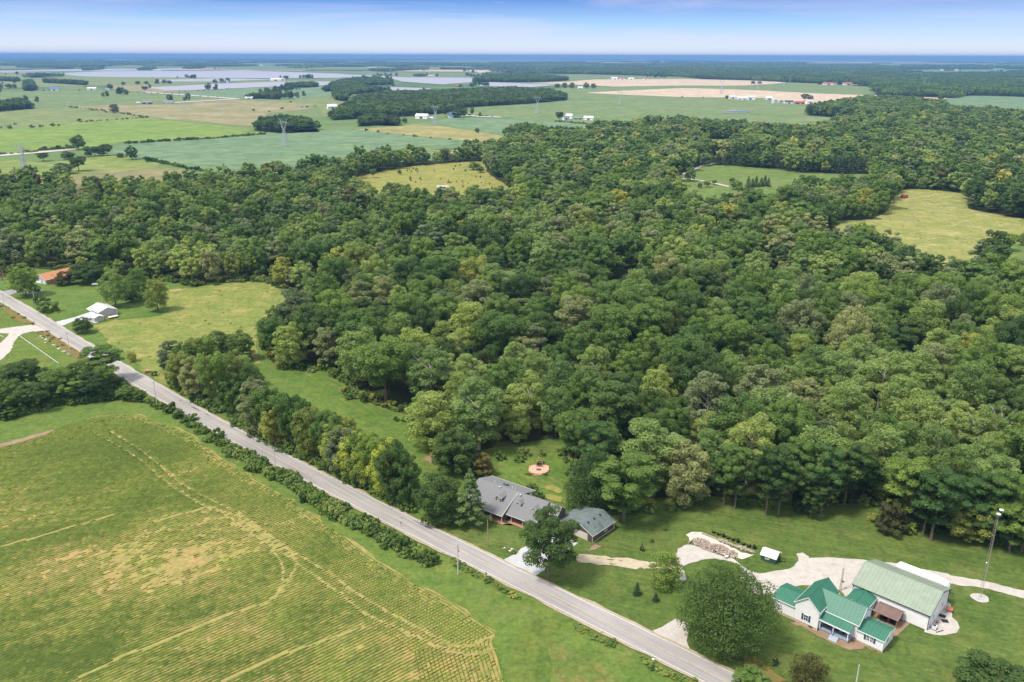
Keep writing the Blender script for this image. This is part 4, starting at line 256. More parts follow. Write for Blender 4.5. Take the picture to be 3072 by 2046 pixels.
nt.links.new(mix_(nt, 0.5, c_, ramp_(nt, noise(nt, 0.01, 6), [(0.3,(0.8,)*3),(0.7,(1.15,)*3)]), 'MULTIPLY'), b.inputs['Base Color'])
# foliage
def leaf_mat(name, lo, hi, trans=0.42, hue=0.25):
    m, nt, b = newmat(name); b.inputs['Roughness'].default_value = 0.6; b.inputs['Specular IOR Level'].default_value = 0.25
    at = nt.nodes.new('ShaderNodeAttribute'); at.attribute_name = 'tone'
    oi = nt.nodes.new('ShaderNodeObjectInfo')
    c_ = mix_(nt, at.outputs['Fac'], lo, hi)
    yel = tuple(min(1, hi[i]*(1.35, 1.12, 1.0)[i]) for i in range(3)); drk = (lo[0]*0.75, lo[1]*0.85, lo[2]*0.9)
    c2 = ramp_(nt, oi.outputs['Random'], [(0.0, (0.64,0.74,0.76)), (0.3, (0.90,0.94,0.92)), (0.7, (1.1,1.07,1.0)), (1.0, (1.48,1.32,1.14))])
    c_ = mix_(nt, 1.0, c_, c2, 'MULTIPLY'); nt.links.new(c_, b.inputs['Base Color'])
    tr = nt.nodes.new('ShaderNodeBsdfTranslucent'); nt.links.new(mix_(nt, 1.0, c_, (1.25,1.35,0.7), 'MULTIPLY'), tr.inputs[0])
    mx = nt.nodes.new('ShaderNodeMixShader'); mx.inputs[0].default_value = trans
    nt.links.new(b.outputs[0], mx.inputs[1]); nt.links.new(tr.outputs[0], mx.inputs[2]); nt.links.new(mx.outputs[0], nt.nodes['Material Output'].inputs[0]); return m
leaf_mat('leaf_dark', (0.044, 0.082, 0.02), (0.118, 0.19, 0.048))
leaf_mat('leaf_mid', (0.068, 0.126, 0.025), (0.195, 0.29, 0.068))
leaf_mat('leaf_light', (0.125, 0.186, 0.046), (0.325, 0.42, 0.14))
leaf_mat('leaf_yellow', (0.16, 0.196, 0.038), (0.4, 0.425, 0.115))
leaf_mat('leaf_grey', (0.12, 0.152, 0.064), (0.32, 0.365, 0.185))
leaf_mat('leaf_blue', (0.056, 0.112, 0.028), (0.155, 0.255, 0.066))
leaf_mat('leaf_bronze', (0.085, 0.088, 0.026), (0.17, 0.16, 0.05))
leaf_mat('leaf_pine', (0.085, 0.145, 0.045), (0.215, 0.29, 0.095))
leaf_mat('leaf_conifer', (0.036, 0.07, 0.028), (0.08, 0.128, 0.052))
leaf_mat('leaf_lime', (0.19, 0.26, 0.046), (0.44, 0.5, 0.11))
leaf_mat('leaf_rust', (0.16,0.10,0.03), (0.30,0.19,0.05))
leaf_mat('crop_leaf', (0.12, 0.17, 0.03), (0.275, 0.33, 0.062))
simple('bark', (0.15,0.115,0.085), 0.95, var=0.3, scale=1.5); simple('bark_pale', (0.42,0.38,0.32), 0.95, var=0.25, scale=1.0)
# building materials
def metal_roof(name, c, rough=0.55, var=0.10):
    c = tuple(x*0.8 for x in c)
    m, nt, b = newmat(name); n = noise(nt, 0.6, 5)
    nt.links.new(ramp_(nt, n, [(0.3, tuple(x*(1-var) for x in c)), (0.7, tuple(min(1,x*(1+var)) for x in c))]), b.inputs['Base Color'])
    b.inputs['Roughness'].default_value = rough; b.inputs['Specular IOR Level'].default_value = 0.5; return m
metal_roof('roof_green', (0.030,0.165,0.105)); metal_roof('roof_sage', (0.27,0.33,0.255), 0.45); metal_roof('roof_white', (0.78,0.78,0.78), 0.45); metal_roof('roof_brown', (0.17,0.105,0.085), 0.6, 0.3)
metal_roof('roof_blue', (0.05,0.16,0.45)); metal_roof('roof_red', (0.42,0.10,0.075), 0.6); metal_roof('roof_grey', (0.22,0.24,0.27), 0.6); metal_roof('roof_lightgrey', (0.52,0.54,0.57), 0.55); metal_roof('roof_tan', (0.45,0.40,0.32), 0.7)
def shingle(name, a, b_, stain=None):
    a, b_, stain = (tuple(x*0.85 for x in q) if q else q for q in (a, b_, stain))
    m, nt, b = newmat(name); b.inputs['Roughness'].default_value = 0.9; b.inputs['Specular IOR Level'].default_value = 0.15
    c_ = ramp_(nt, noise(nt, 3.0, 5, 0.7), [(0.3, a), (0.7, b_)])
    if stain: c_ = mix_(nt, thresh(nt, noise(nt, 0.35, 6, 0.7, dist=0.5), 0.5, 0.62), c_, stain)
    nt.links.new(c_, b.inputs['Base Color']); bump(nt, b, noise(nt, 6.0, 3, stretch=(1,3,1)), 0.3, 0.03); return m
shingle('shingle_grey', (0.165,0.17,0.18), (0.225,0.23,0.24)); shingle('shingle_slate', (0.13,0.165,0.165), (0.185,0.22,0.215), (0.085,0.115,0.135)); shingle('shingle_orange', (0.44,0.20,0.10), (0.54,0.27,0.145))
def siding(name, c, pitch=6.0):
    m, nt, b = newmat(name); b.inputs['Roughness'].default_value = 0.6
    nt.links.new(ramp_(nt, noise(nt, 0.8, 4), [(0.3, tuple(x*0.93 for x in c)), (0.7, c)]), b.inputs['Base Color'])
    w_ = nt.nodes.new('ShaderNodeTexWave'); w_.wave_type = 'BANDS'; w_.bands_direction = 'Z'; w_.wave_profile = 'SAW'; w_.inputs['Scale'].default_value = pitch/ (2*math.pi) * 3; tcn = nt.nodes.new('ShaderNodeTexCoord'); nt.links.new(tcn.outputs['Object'], w_.inputs[0])
    bump(nt, b, w_.outputs[1], 0.5, 0.02); return m
siding('siding_white', (0.80,0.80,0.81)); siding('siding_brown', (0.085,0.068,0.056)); siding('siding_grey', (0.44,0.42,0.41)); siding('siding_green', (0.025,0.075,0.055)); siding('siding_dark', (0.10,0.10,0.105)); siding('siding_blue', (0.10,0.14,0.24)); siding('siding_red', (0.22,0.05,0.045))
simple('trim_white', (0.80,0.80,0.80), 0.5, var=0.04); simple('trim_tan', (0.52,0.47,0.41), 0.6, var=0.08); simple('trim_dark', (0.03,0.035,0.035), 0.5); simple('block', (0.45,0.36,0.27), 0.9, var=0.2, scale=3)
simple('shutter_blue', (0.035,0.06,0.15), 0.5); simple('deck_blue', (0.22,0.27,0.35), 0.6, var=0.1); simple('step_blue', (0.38,0.43,0.50), 0.6, var=0.08)
simple('wood_brown', (0.20,0.115,0.065), 0.8, var=0.25); simple('wood_dark', (0.05,0.042,0.038), 0.7); simple('wood_grey', (0.30,0.26,0.22), 0.9, var=0.25); simple('wood_split', (0.34,0.28,0.23), 0.9, var=0.85, scale=2.2); simple('wood_red', (0.36,0.13,0.06), 0.8, var=0.2)
simple('pole_wood', (0.52,0.50,0.47), 0.9, var=0.15); simple('pole_brown', (0.30,0.21,0.14), 0.9, var=0.25); simple('steel', (0.50,0.53,0.56), 0.45, 0.5); simple('wire', (0.42,0.44,0.44), 0.5, 0.4); simple('black_plastic', (0.015,0.015,0.017), 0.5); simple('rubber', (0.02,0.02,0.02), 0.8)
simple('brick_red', (0.36,0.19,0.13), 0.9, var=0.25, scale=4); simple('brick_pink', (0.58,0.34,0.25), 0.9, var=0.2, scale=3); simple('rust_red', (0.42,0.12,0.08), 0.7); simple('sign_yellow', (0.75,0.50,0.03), 0.4); simple('orange', (0.65,0.12,0.03), 0.5)
simple('rock', (0.42,0.39,0.35), 0.95, var=0.2, scale=1.0); simple('solar_panel', (0.26,0.26,0.31), 0.35, var=0.08, scale=0.02, spec=0.5); simple('car_dark', (0.02,0.022,0.03), 0.25, 0.3); simple('car_red', (0.30,0.02,0.02), 0.3); simple('flag_red', (0.5,0.05,0.06), 0.8); simple('flag_blue', (0.04,0.06,0.25), 0.8); simple('flag_white', (0.75,0.75,0.75), 0.8); simple('dish_grey', (0.62,0.63,0.65), 0.4)
m, nt, b = newmat('glass'); b.inputs['Base Color'].default_value = (0.03,0.04,0.05,1); b.inputs['Roughness'].default_value = 0.05; b.inputs['Specular IOR Level'].default_value = 0.8
M = MATS

# ---------------------------------------------------------------- ground, fields, road
def grow(pts, step, jit, seed):
    """outline as a closed rounded line with small unevenness"""
    rng = np.random.default_rng(seed); P = np.array(pts, float); n = len(P); outp = []
    for i in range(n):
        p0, p1, p2, p3 = P[i-1], P[i], P[(i+1) % n], P[(i+2) % n]
        k = max(1, min(14, int(np.hypot(*(p2-p1)) / step)))
        for t in np.arange(k) / k:
            m1, m2 = (p2-p0)*0.28, (p3-p1)*0.28
            L_ = np.hypot(*(p2-p1)); 
            for mm in (m1, m2):
                q = np.hypot(*mm)
                if q > 0.6*L_: mm *= 0.6*L_/q
            h = (2*t**3-3*t**2+1)*p1 + (t**3-2*t**2+t)*m1 + (-2*t**3+3*t**2)*p2 + (t**3-t**2)*m2
            outp.append(h + rng.normal(0, jit, 2))
    return outp
from mathutils.geometry import tessellate_polygon
def sheet(name, pts, z, mat, kind='structure', label=None):
    V = [Vector((p[0], p[1], z)) for p in pts]; F = tessellate_polygon([V])
    me = bpy.data.meshes.new(name); Fs = []
    for f in F:
        a, b_, c = (V[i] for i in f); Fs.append(tuple(f) if (b_-a).cross(c-a).z > 0 else tuple(reversed(f)))
    me.from_pydata([tuple(v) for v in V], [], Fs); me.materials.append(mat); me.update()
    o = link(name, me); o['kind'] = kind
    if label: o['label'] = label
    return o
gm = MB(); gm.poly([(-40000,-300,0),(40000,-300,0),(60000,60000,0),(-60000,60000,0)]); g0 = gm.build('ground', M['farmland']); g0['kind'] = 'structure'; g0['label'] = 'wide flat farmland reaching to the horizon'
sheet('grass', grow([(-700,80),(260,80),(420,330),(420,620),(-700,720)], 30, 1, 3), 0.012, M['margin'])
FIELD_NAMES = dict(soil_field='crop_field', side_field='crop_field', grass_margin='grass_verge', mown_lane='mown_lane', lawn='lawn', glade='glade', home_yard='lawn', meadow='meadow', west_yard='lawn', forest_floor='woodland_ground')
zz = 0.02
order = ['forest_floor','sapling_clearing','pine_lawn','east_clearing','east_lawn','north_clearing','inner_glade','stable_track_glade','belt_front','hedge_gap','lawn','glade','home_yard','meadow','west_yard','grass_margin','soil_field','side_field','mown_lane']
for k in order:
    kind, pts = POLY[k]; zz += 0.006
    near = min(p[1] for p in pts) < 600
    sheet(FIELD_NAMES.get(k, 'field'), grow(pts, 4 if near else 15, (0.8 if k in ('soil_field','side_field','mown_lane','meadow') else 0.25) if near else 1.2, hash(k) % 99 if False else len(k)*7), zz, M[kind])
zf = 0.06
for k, (kind, pts) in POLY.items():
    if k in order: continue
    far = min(p[1] for p in pts); zf += 0.02 if far < 3000 else 0.06
    sheet('field', grow(pts, 30 if far < 3000 else 200, 1.5 if far < 3000 else 4, len(k)), zf, M[kind])
# road: centre line from the two painted edges
def resample(pts, n):
    q = np.array(pts, float); s = np.r_[0, np.cumsum(np.hypot(*np.diff(q, axis=0).T))]; t = np.linspace(0, s[-1], n)
    return np.c_[np.interp(t, s, q[:,0]), np.interp(t, s, q[:,1])]
lp = resample(ROAD_L, 400); rp = resample(ROAD_R, 400)
mid = []
for p in lp:
    j = np.argmin(np.hypot(*(rp - p).T)); mid.append((p + rp[j]) / 2)
mid = np.array(mid); dmain = mid[-1] - mid[0]; dmain /= np.hypot(*dmain); nmain = np.array([-dmain[1], dmain[0]])
s_ = (mid - mid[0]) @ dmain; o_ = (mid - mid[0]) @ nmain
cf = np.polyfit(s_, o_, 5); S = np.linspace(s_.min() - 10, s_.max() + 30, 160)
CL = mid[0] + np.outer(S, dmain) + np.outer(np.polyval(cf, np.clip(S, s_.min(), s_.max())), nmain)
TG = np.gradient(CL, axis=0); TG /= np.hypot(*TG.T)[:,None]; NM = np.c_[-TG[:,1], TG[:,0]]
def strip(name, a, b_, z, mat, jit=0.0, i0=0, i1=None, seed=1, parent=None):
    rng = np.random.default_rng(seed); A = (CL + NM*(a + rng.normal(0, jit, len(CL)))[:,None] if jit else CL + NM*a)[i0:i1]; B_ = (CL + NM*(b_ + rng.normal(0, jit, len(CL)))[:,None] if jit else CL + NM*b_)[i0:i1]
    n = len(A); mb = MB(); mb.v = [(*p, z) for p in A] + [(*p, z) for p in B_]; mb.f = [(i, i+1, i+1+n, i+n) for i in range(n-1)]
    o = mb.build(name, mat, parent); 
    if not parent: o['kind'] = 'structure'
    return o
HW = 3.35
road_shoulder = strip('road_shoulder', HW+0.9, -HW-0.9, 0.262, M['shoulder'], 0.3)
road = strip('road', HW+0.15, -HW-0.15, 0.270, M['asphalt']); road['label'] = 'grey two lane country road running diagonally past the field'
strip('edge_line', HW-0.16, HW-0.02, 0.276, M['paint_white'], parent=road); strip('edge_line', -HW+0.02, -HW+0.16, 0.276, M['paint_white'], parent=road)
strip('centre_line', 0.07, 0.17, 0.276, M['paint_yellow'], parent=road); strip('centre_line', -0.17, -0.07, 0.276, M['paint_yellow'], parent=road)
def on_road(px, py, off):
    i = int(np.argmin(np.hypot(CL[:,0]-px, CL[:,1]-py))); return CL[i] + NM[i]*off, TG[i], i
rng = np.random.default_rng(5)
for k, (s0, off, ln, wd) in enumerate([(0.60,1.9,7,0.7),(0.615,2.3,4,0.45),(0.585,1.7,2.5,0.4),(0.795,2.5,9,0.8),(0.945,2.4,3,0.35),(0.785,1.2,1.5,0.3)]):
    i = int(s0*160); c0 = CL[i] + NM[i]*off; pts = []
    for a in np.linspace(0, 2*math.pi, 15)[:-1]:
        r_ = 1 + rng.normal(0, 0.22); pts.append(c0 + TG[i]*math.cos(a)*ln/2*r_ + NM[i]*math.sin(a)*wd/2*r_)
    o = sheet('tar_patch', pts, 0.274, M['tar']); o.parent = road; del o['kind']
zp = 0.17
for k, (kind, pts) in PATHS.items():
    zp += 0.0025; near = min(p[1] for p in pts) < 700
    nm = {'water':'water','gravel':'gravel_path','concrete_white':'driveway','sand':'sand_ground','track':'path','mulch':'bare_ground','asphalt_drive':'driveway','weeds':'weedy_ground'}.get(kind, 'ground_patch')
    z = zp if kind != 'water' else 0.9
    if not near: z = 0.2 + zp if max(p[1] for p in pts) < 1250 else zf + 0.1 + zp
    if k == 'puddle_rim': z = 0.88
    if k == 'puddle': z = 0.92
    sheet(nm, grow(pts, 1.2 if near else 6, (0.34 if kind in ('mulch','straw_green','track','weeds','sand') else 0.17) if near else 0.4, len(k)), z, M[kind])

def inside(P, poly):
    x, y = P[:,0], P[:,1]; q = np.array(poly); n = len(q); c = np.zeros(len(P), bool); j = n-1
    for i in range(n):
        xi, yi = q[i]; xj, yj = q[j]; cond = ((yi > y) != (yj > y)) & (x < (xj-xi)*(y-yi)/(yj-yi+1e-12)+xi); c ^= cond; j = i
    return c
# pale fields far out between the woods
rf_ = np.random.default_rng(66); FARPALE = []
for k in range(75):
    y_ = rf_.uniform(7500, 32000); x_ = rf_.uniform(-0.62, 0.62)*y_
    if x_ > 0.05*y_ and y_ < 14000: continue
    lx, ly = rf_.uniform(0.06, 0.16)*y_, rf_.uniform(0.06, 0.13)*y_; pl = [(x_-lx, y_-ly*0.8), (x_+lx*0.9, y_-ly), (x_+lx, y_+ly*0.7), (x_-lx*0.8, y_+ly)]
    FARPALE.append(pl); sheet('field', pl, zf + 1.5 + 0.05*k, M[['field_c','field_b','field_a','field_wheat','field_soy'][k % 5]])
for k_, pl in list(WOODS.items()):
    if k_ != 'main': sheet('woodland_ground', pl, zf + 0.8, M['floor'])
for k_, pl in enumerate(FARWOODS):
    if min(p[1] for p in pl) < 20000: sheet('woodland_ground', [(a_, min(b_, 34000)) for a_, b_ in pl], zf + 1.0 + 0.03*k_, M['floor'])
for k_, t_ in enumerate(TRACKS):
    q = np.array([tuple(p) for p in grow(t_, 3, 0.0, 1)][:-1]); q = resample([tuple(p) for p in t_], 120); k5 = np.ones(9)/9
    q = np.c_[np.convolve(np.pad(q[:,0], 4, 'edge'), k5, 'valid'), np.convolve(np.pad(q[:,1], 4, 'edge'), k5, 'valid')]; T_ = np.gradient(q, axis=0); T_ /= np.maximum(np.hypot(*T_.T)[:,None], 1e-6); Nn = np.c_[-T_[:,1], T_[:,0]]; wd = 0.30 + 0.10*np.sin(np.arange(120)*1.7) + np.random.default_rng(k_).normal(0, 0.07, 120)
    mb = MB(); mb.v = [(*p, 0.150+0.002*k_) for p in q + Nn*wd[:,None]] + [(*p, 0.150+0.002*k_) for p in q - Nn*wd[:,None]]; okk = inside(q, POLY['soil_field'][1]); mb.f = [(i, i+120, i+121, i+1) for i in range(119) if okk[i] and okk[i+1]]; o = mb.build('wheel_track', M['wheel_rut']); o['kind'] = 'structure'

# ---------------------------------------------------------------- trees
def unit(a): return a / np.maximum(np.linalg.norm(a, axis=-1, keepdims=True), 1e-9)
def rand_dir(rng, n): return unit(rng.normal(size=(n, 3)))
def cards_mesh(name, C, Nn, size, tone, mat, rng, aspect=1.5, fold=0.35):
    """leaf clumps: one folded four-cornered blade each"""
    n = len(C); up = rand_dir(rng, n); t = unit(np.cross(Nn, up)); b = np.cross(Nn, t)
    sx = (size * rng.uniform(0.65, 1.25, n))[:,None]; sy = sx / aspect
    V = np.empty((n, 4, 3)); V[:,0] = C - t*sx*0.5; V[:,1] = C - b*sy*0.5 - Nn*sx*fold*0.35; V[:,2] = C + t*sx*0.5; V[:,3] = C + b*sy*0.5 - Nn*sx*fold*0.35
    me = bpy.data.meshes.new(name); me.vertices.add(n*4); me.vertices.foreach_set('co', V.reshape(-1))
    I = np.arange(n)[:,None]*4; T = np.concatenate([I + [0,1,2], I + [0,2,3]], axis=1).reshape(-1)
    me.loops.add(len(T)); me.loops.foreach_set('vertex_index', T.astype(np.int32)); nf = n*2
    me.polygons.add(nf); me.polygons.foreach_set('loop_start', np.arange(nf, dtype=np.int32)*3); me.polygons.foreach_set('loop_total', np.full(nf, 3, dtype=np.int32))
    me.update(); a = me.attributes.new('tone', 'FLOAT', 'FACE'); a.data.foreach_set('value', np.repeat(np.clip(tone, 0, 1), 2).astype(np.float32))
    me.materials.append(mat); return me
def crown_lobes(rng, shape, n):
    """lobe centres and radii inside a crown of radius 1 and height 1 (z 0..1)"""
    P = []; tries = 0
    while len(P) < n and tries < 8000:
        tries += 1; x, y = rng.uniform(-1, 1, 2); z = rng.uniform(0.0, 1.0); r = math.hypot(x, y)
        if shape == 'round': lim = math.sqrt(max(0, 1 - ((z-0.45)/0.55)**2))
        elif shape == 'tall': lim = 0.95*math.sqrt(max(0, 1 - (abs(z-0.42)/0.58)**2.4))
        elif shape == 'umbrella': lim = 1.0 if 0.45 < z < 0.8 else (0.75 if z > 0.8 else 0.45 + 0.8*z)
        elif shape == 'vase': lim = 0.25 + 0.75*math.sin(min(1, z*1.15)*math.pi*0.55)*(1 if z < 0.8 else math.sqrt(max(0, 1-((z-0.8)/0.22)**2)))
        elif shape == 'cone': lim = 1.0*(1-z)**0.8 + 0.05
        elif shape == 'egg': lim = math.sqrt(max(0, 1 - ((z-0.38)/0.62)**2))
        else: lim = 1.0
        if r > lim*0.88: continue
        if r < lim*0.42 and rng.random() < (0.75 if z < 0.72 else 0.25): continue
        rad = rng.uniform(0.13, 0.27)*(0.75 if shape in ('cone',) else 1.0)
        if any((x-p[0])**2 + (y-p[1])**2 + ((z-p[2])*1.4)**2 < (0.55*(rad+p[3]))**2 for p in P): continue
        P.append((x, y, z, rad))
    return np.array(P)
def make_crown(name, seed, shape, Rr, Hc, z0, n_cards, size, mat, nl=26, squash=0.95, updir=0.15, rough=0.6, density_low=0.55, layered=False):
    rng = np.random.default_rng(seed); Lb = crown_lobes(rng, shape, nl)
    c = np.c_[Lb[:,0]*Rr, Lb[:,1]*Rr, z0 + Lb[:,2]*(Hc - 0.25*Rr)]; r = Lb[:,3]*Rr*1.08
    w_ = r**2; k = rng.choice(len(c), n_cards, p=w_/w_.sum()); d = rand_dir(rng, n_cards); d[:,2] = np.where((d[:,2] < -0.35) & (rng.random(n_cards) < 0.6), -d[:,2], d[:,2])
    sq = np.array([1, 1, 0.55 if layered else squash]); rad = r[k]*rng.uniform(0.72, 1.08, n_cards)
    P = c[k] + d*rad[:,None]*sq
    keep = np.ones(n_cards, bool)
    for j in range(len(c)):
        q = np.linalg.norm((P - c[j])/sq, axis=1) < r[j]*0.62; keep &= ~(q & (k != j))
    P, d, k = P[keep], d[keep], k[keep]; n = len(P)
    Nn = unit(d/sq*0.9 + rand_dir(rng, n)*rough + np.array([0, 0, updir])); lt = rng.uniform(0, 1, len(c))
    out_ = np.hypot(P[:,0], P[:,1])/Rr
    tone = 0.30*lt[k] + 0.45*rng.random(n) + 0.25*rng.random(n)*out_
    return cards_mesh(name, P, Nn, size, tone, mat, rng)
def make_trunk(name, seed, H, z0, Rr, mat, r0=0.32, limbs=6, lean=0.4, bare=False):
    rng = np.random.default_rng(seed); mb = MB(); top = z0 + (H - z0)*0.62; pts = [Vector((0,0,-0.3))]
    for i in range(1, 6): t = i/5; pts.append(Vector((rng.normal(0, lean*0.3)*t*2, rng.normal(0, lean*0.3)*t*2, top*t)))
    for i in range(5): mb.tube(pts[i], pts[i+1], r0*(1-0.16*i)*(1.25 if i == 0 else 1), r0*(1-0.16*(i+1)), 7)
    for j in range(limbs):
        t = rng.uniform(0.35, 0.95); i = min(4, int(t*5)); base = pts[i].lerp(pts[i+1], t*5-i); a = rng.uniform(0, 2*math.pi)
        ln = Rr*rng.uniform(0.5, 0.85); e1 = base + Vector((math.cos(a)*ln*0.55, math.sin(a)*ln*0.55, ln*0.55)); e2 = e1 + Vector((math.cos(a+0.3)*ln*0.4, math.sin(a+0.3)*ln*0.4, ln*0.5))
        rr = r0*0.42; mb.tube(base, e1, rr, rr*0.7, 5); mb.tube(e1, e2, rr*0.7, rr*0.3, 5)
        if bare:
            for q in range(4):
                a2 = a + rng.uniform(-1.2, 1.2); s = e1.lerp(e2, rng.random()); e3 = s + Vector((math.cos(a2), math.sin(a2), rng.uniform(0.4, 1.3)))*ln*0.35; mb.tube(s, e3, rr*0.35, rr*0.12, 4)
                mb.tube(s.lerp(e3, 0.5), s.lerp(e3, 0.5) + Vector((math.cos(a2+0.9), math.sin(a2+0.9), 0.7))*ln*0.18, rr*0.2, rr*0.1, 3)
    return mb.mesh(name, mat)
def make_pine(name, seed, H, Rr, n_cards, size, mat, whorls=11, low=0.12):
    """white pine or spruce: drooping plates of needles in whorls round a straight stem"""
    rng = np.random.default_rng(seed); P = []; D = []; K = []
    for wv in range(whorls):
        t = wv/(whorls-1); z = H*(low + (0.96-low)*t); rl = Rr*(1-t)**0.75*rng.uniform(0.85, 1.1) + 0.25; nb = rng.integers(5, 8); a0 = rng.uniform(0, 6.28)
        for b_ in range(nb):
            a = a0 + 6.283*b_/nb + rng.normal(0, 0.15); L_ = rl*rng.uniform(0.7, 1.12); m = max(4, int(n_cards/(whorls*6)*(0.4+1.2*(1-t))))
            s = np.sqrt(rng.uniform(0.03, 1, m))*L_; lat = rng.normal(0, 0.16, m)*(0.4*L_+0.3*s); zz_ = z + 0.10*s - 0.05*s*s/max(L_, .5) + rng.normal(0, 0.16, m) 
            P.append(np.c_[np.cos(a)*s - np.sin(a)*lat, np.sin(a)*s + np.cos(a)*lat, zz_]); D.append(np.tile([math.cos(a)*0.45, math.sin(a)*0.45, 0.9], (m, 1))); K.append(rng.random()*0.4 + 0.35*s/L_ + rng.random(m)*0.25)
    P = np.concatenate(P); D = np.concatenate(D); K = np.concatenate(K); Nn = unit(unit(D) + rand_dir(rng, len(P))*0.55)
    return cards_mesh(name, P, Nn, size, K, mat, rng, aspect=1.9)
# prototypes: name -> (crown mesh, trunk mesh, height, radius)
PROTO = {}
def proto(key, shape, Rr, H, z0, mat, seed, cards=11000, size=0.52, nl=26, bark='bark', **kw):
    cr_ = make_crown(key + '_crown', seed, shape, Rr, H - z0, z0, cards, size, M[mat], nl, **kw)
    tk = make_trunk(key + '_trunk', seed + 50, H, z0, Rr, M[bark]); PROTO[key] = (cr_, tk, H, Rr)
proto('oak', 'round', 6.5, 19, 3, 'leaf_dark', 1, nl=57)
proto('maple', 'egg', 6.0, 19, 2.5, 'leaf_mid', 2, nl=68, squash=0.9)
proto('sycamore', 'tall', 6.0, 22, 3.5, 'leaf_light', 3, nl=61, bark='bark_pale')
proto('poplar', 'tall', 5.0, 22, 3, 'leaf_grey', 4, nl=68, bark='bark_pale', rough=1.0)
proto('locust', 'umbrella', 6.5, 20, 5, 'leaf_blue', 5, nl=51, layered=True)
proto('walnut', 'round', 6.2, 18, 2.5, 'leaf_yellow', 6, nl=68)
proto('hackberry', 'vase', 6.5, 20, 4, 'leaf_mid', 7, nl=57)
proto('cottonwood', 'egg', 6.5, 22, 3, 'leaf_light', 8, nl=81, rough=1.0)
proto('ash', 'tall', 5.2, 20, 2.5, 'leaf_dark', 9, nl=57)
proto('willow', 'round', 6.2, 17, 1.5, 'leaf_grey', 10, nl=68, rough=0.9)
proto('bronze', 'egg', 5.5, 16, 1, 'leaf_bronze', 11, nl=51)
SHRUB = {}
def shrub(key, mat, seed, Rr=1.6, H=2.2, cards=1100, size=0.34, shape='round', nl=14):
    SHRUB[key] = (make_crown(key + '_leaves', seed, shape, Rr, H, 0.05, cards, size, M[mat], nl), Rr, H)
shrub('shrub_a', 'leaf_mid', 21, H=2.0, nl=22); shrub('shrub_b', 'leaf_light', 22, H=1.8, nl=20); shrub('shrub_c', 'leaf_dark', 23); shrub('shrub_d', 'leaf_yellow', 24)
PINE = dict(white=(make_pine('white_pine_needles', 31, 18, 5.4, 3600, 0.85, M['leaf_pine'], 12, 0.14), make_trunk('white_pine_trunk', 32, 18, 2, 3, M['bark'], 0.3, 0), 18, 5.4),
            belt=(make_pine('belt_pine_needles', 33, 14, 4.6, 1500, 1.1, M['leaf_conifer'], 9, 0.05), make_trunk('belt_pine_trunk', 34, 14, 2, 3, M['bark'], 0.25, 0), 14, 4.6),
            spruce=(make_pine('spruce_needles', 35, 10, 2.9, 1700, 0.6, M['leaf_conifer'], 14, 0.03), make_trunk('spruce_trunk', 36, 10, 2, 2, M['bark'], 0.18, 0), 10, 2.9),
            cedar=(make_crown('cedar_needles', 37, 'cone', 1.0, 3.0, 0.05, 420, 0.34, M['leaf_conifer'], 22), make_trunk('cedar_trunk', 38, 3, 0.5, .5, M['bark'], 0.07, 0), 3.0, 1.0))
SPECIES = dict(oak='dark green round-crowned', maple='mid green oval-crowned', sycamore='tall pale green', poplar='tall grey-green', locust='fresh green flat-layered', walnut='yellow-green round-crowned', hackberry='mid green vase-shaped', cottonwood='tall light green billowing', ash='slender dark green', willow='pale grey-green rounded', bronze='dull bronze-green')
def place_tree(key, x, y, h, r=None, label=None, group=None, mat=None, name='tree', lib=None, cat='tree', rz=None, rng=np.random.default_rng(77)):
    cr_, tk, H, Rr = (lib or PROTO)[key]; e = empty(name, (x, y, 0.02), rng.uniform(0, 6.28) if rz is None else rz, label, cat, group)
    sz = h/H; sx = (r/Rr) if r else sz*rng.uniform(0.9, 1.1); e.scale = (sx, sx, sz)
    c = link('crown', cr_, e); t = link('trunk', tk, e)
    if mat: 
        c.material_slots[0].link = 'OBJECT'; c.material_slots[0].material = M[mat]
    return e
def place_shrub(key, x, y, h, r, label, group=None, name='shrub', cat='shrub', rng=np.random.default_rng(78)):
    me, Rr, H = SHRUB[key]; o = link(name, me); o.location = (x, y, 0.0); o.rotation_euler = (0, 0, rng.uniform(0, 6.28)); o.scale = (r/Rr, r/Rr, h/H); return tag(o, label, cat, group)
LAND = [((-50,292),'beside the mown glade strip'), ((-112,372),'at the end of the yellow meadow'), ((9,262),'behind the brick patio'), ((27,235),'behind the brown garage'), ((78,232),'behind the firewood yard'), ((128,222),'behind the lawn of the lattice mast'), ((-8,330),'in the heart of the wood behind the patio'), ((90,290),'in the wood beyond the firewood yard'), ((160,300),'in the wood beyond the lattice mast'), ((-80,420),'in the wood beyond the meadow')]
def where(x, y): return min(LAND, key=lambda a: (a[0][0]-x)**2 + (a[0][1]-y)**2)[1]
RLAND = [((-135,325),'by the brick stack'), ((-95,275),'by the yellow road sign'), ((-60,245),'opposite the hedge pole'), ((-35,225),'next to the tall pine')]
def where_road(x, y): return min(RLAND, key=lambda a: (a[0][0]-x)**2 + (a[0][1]-y)**2)[1]
def size_word(h, lo, hi): return 'low ' if h < lo else ('towering ' if h > hi else '')
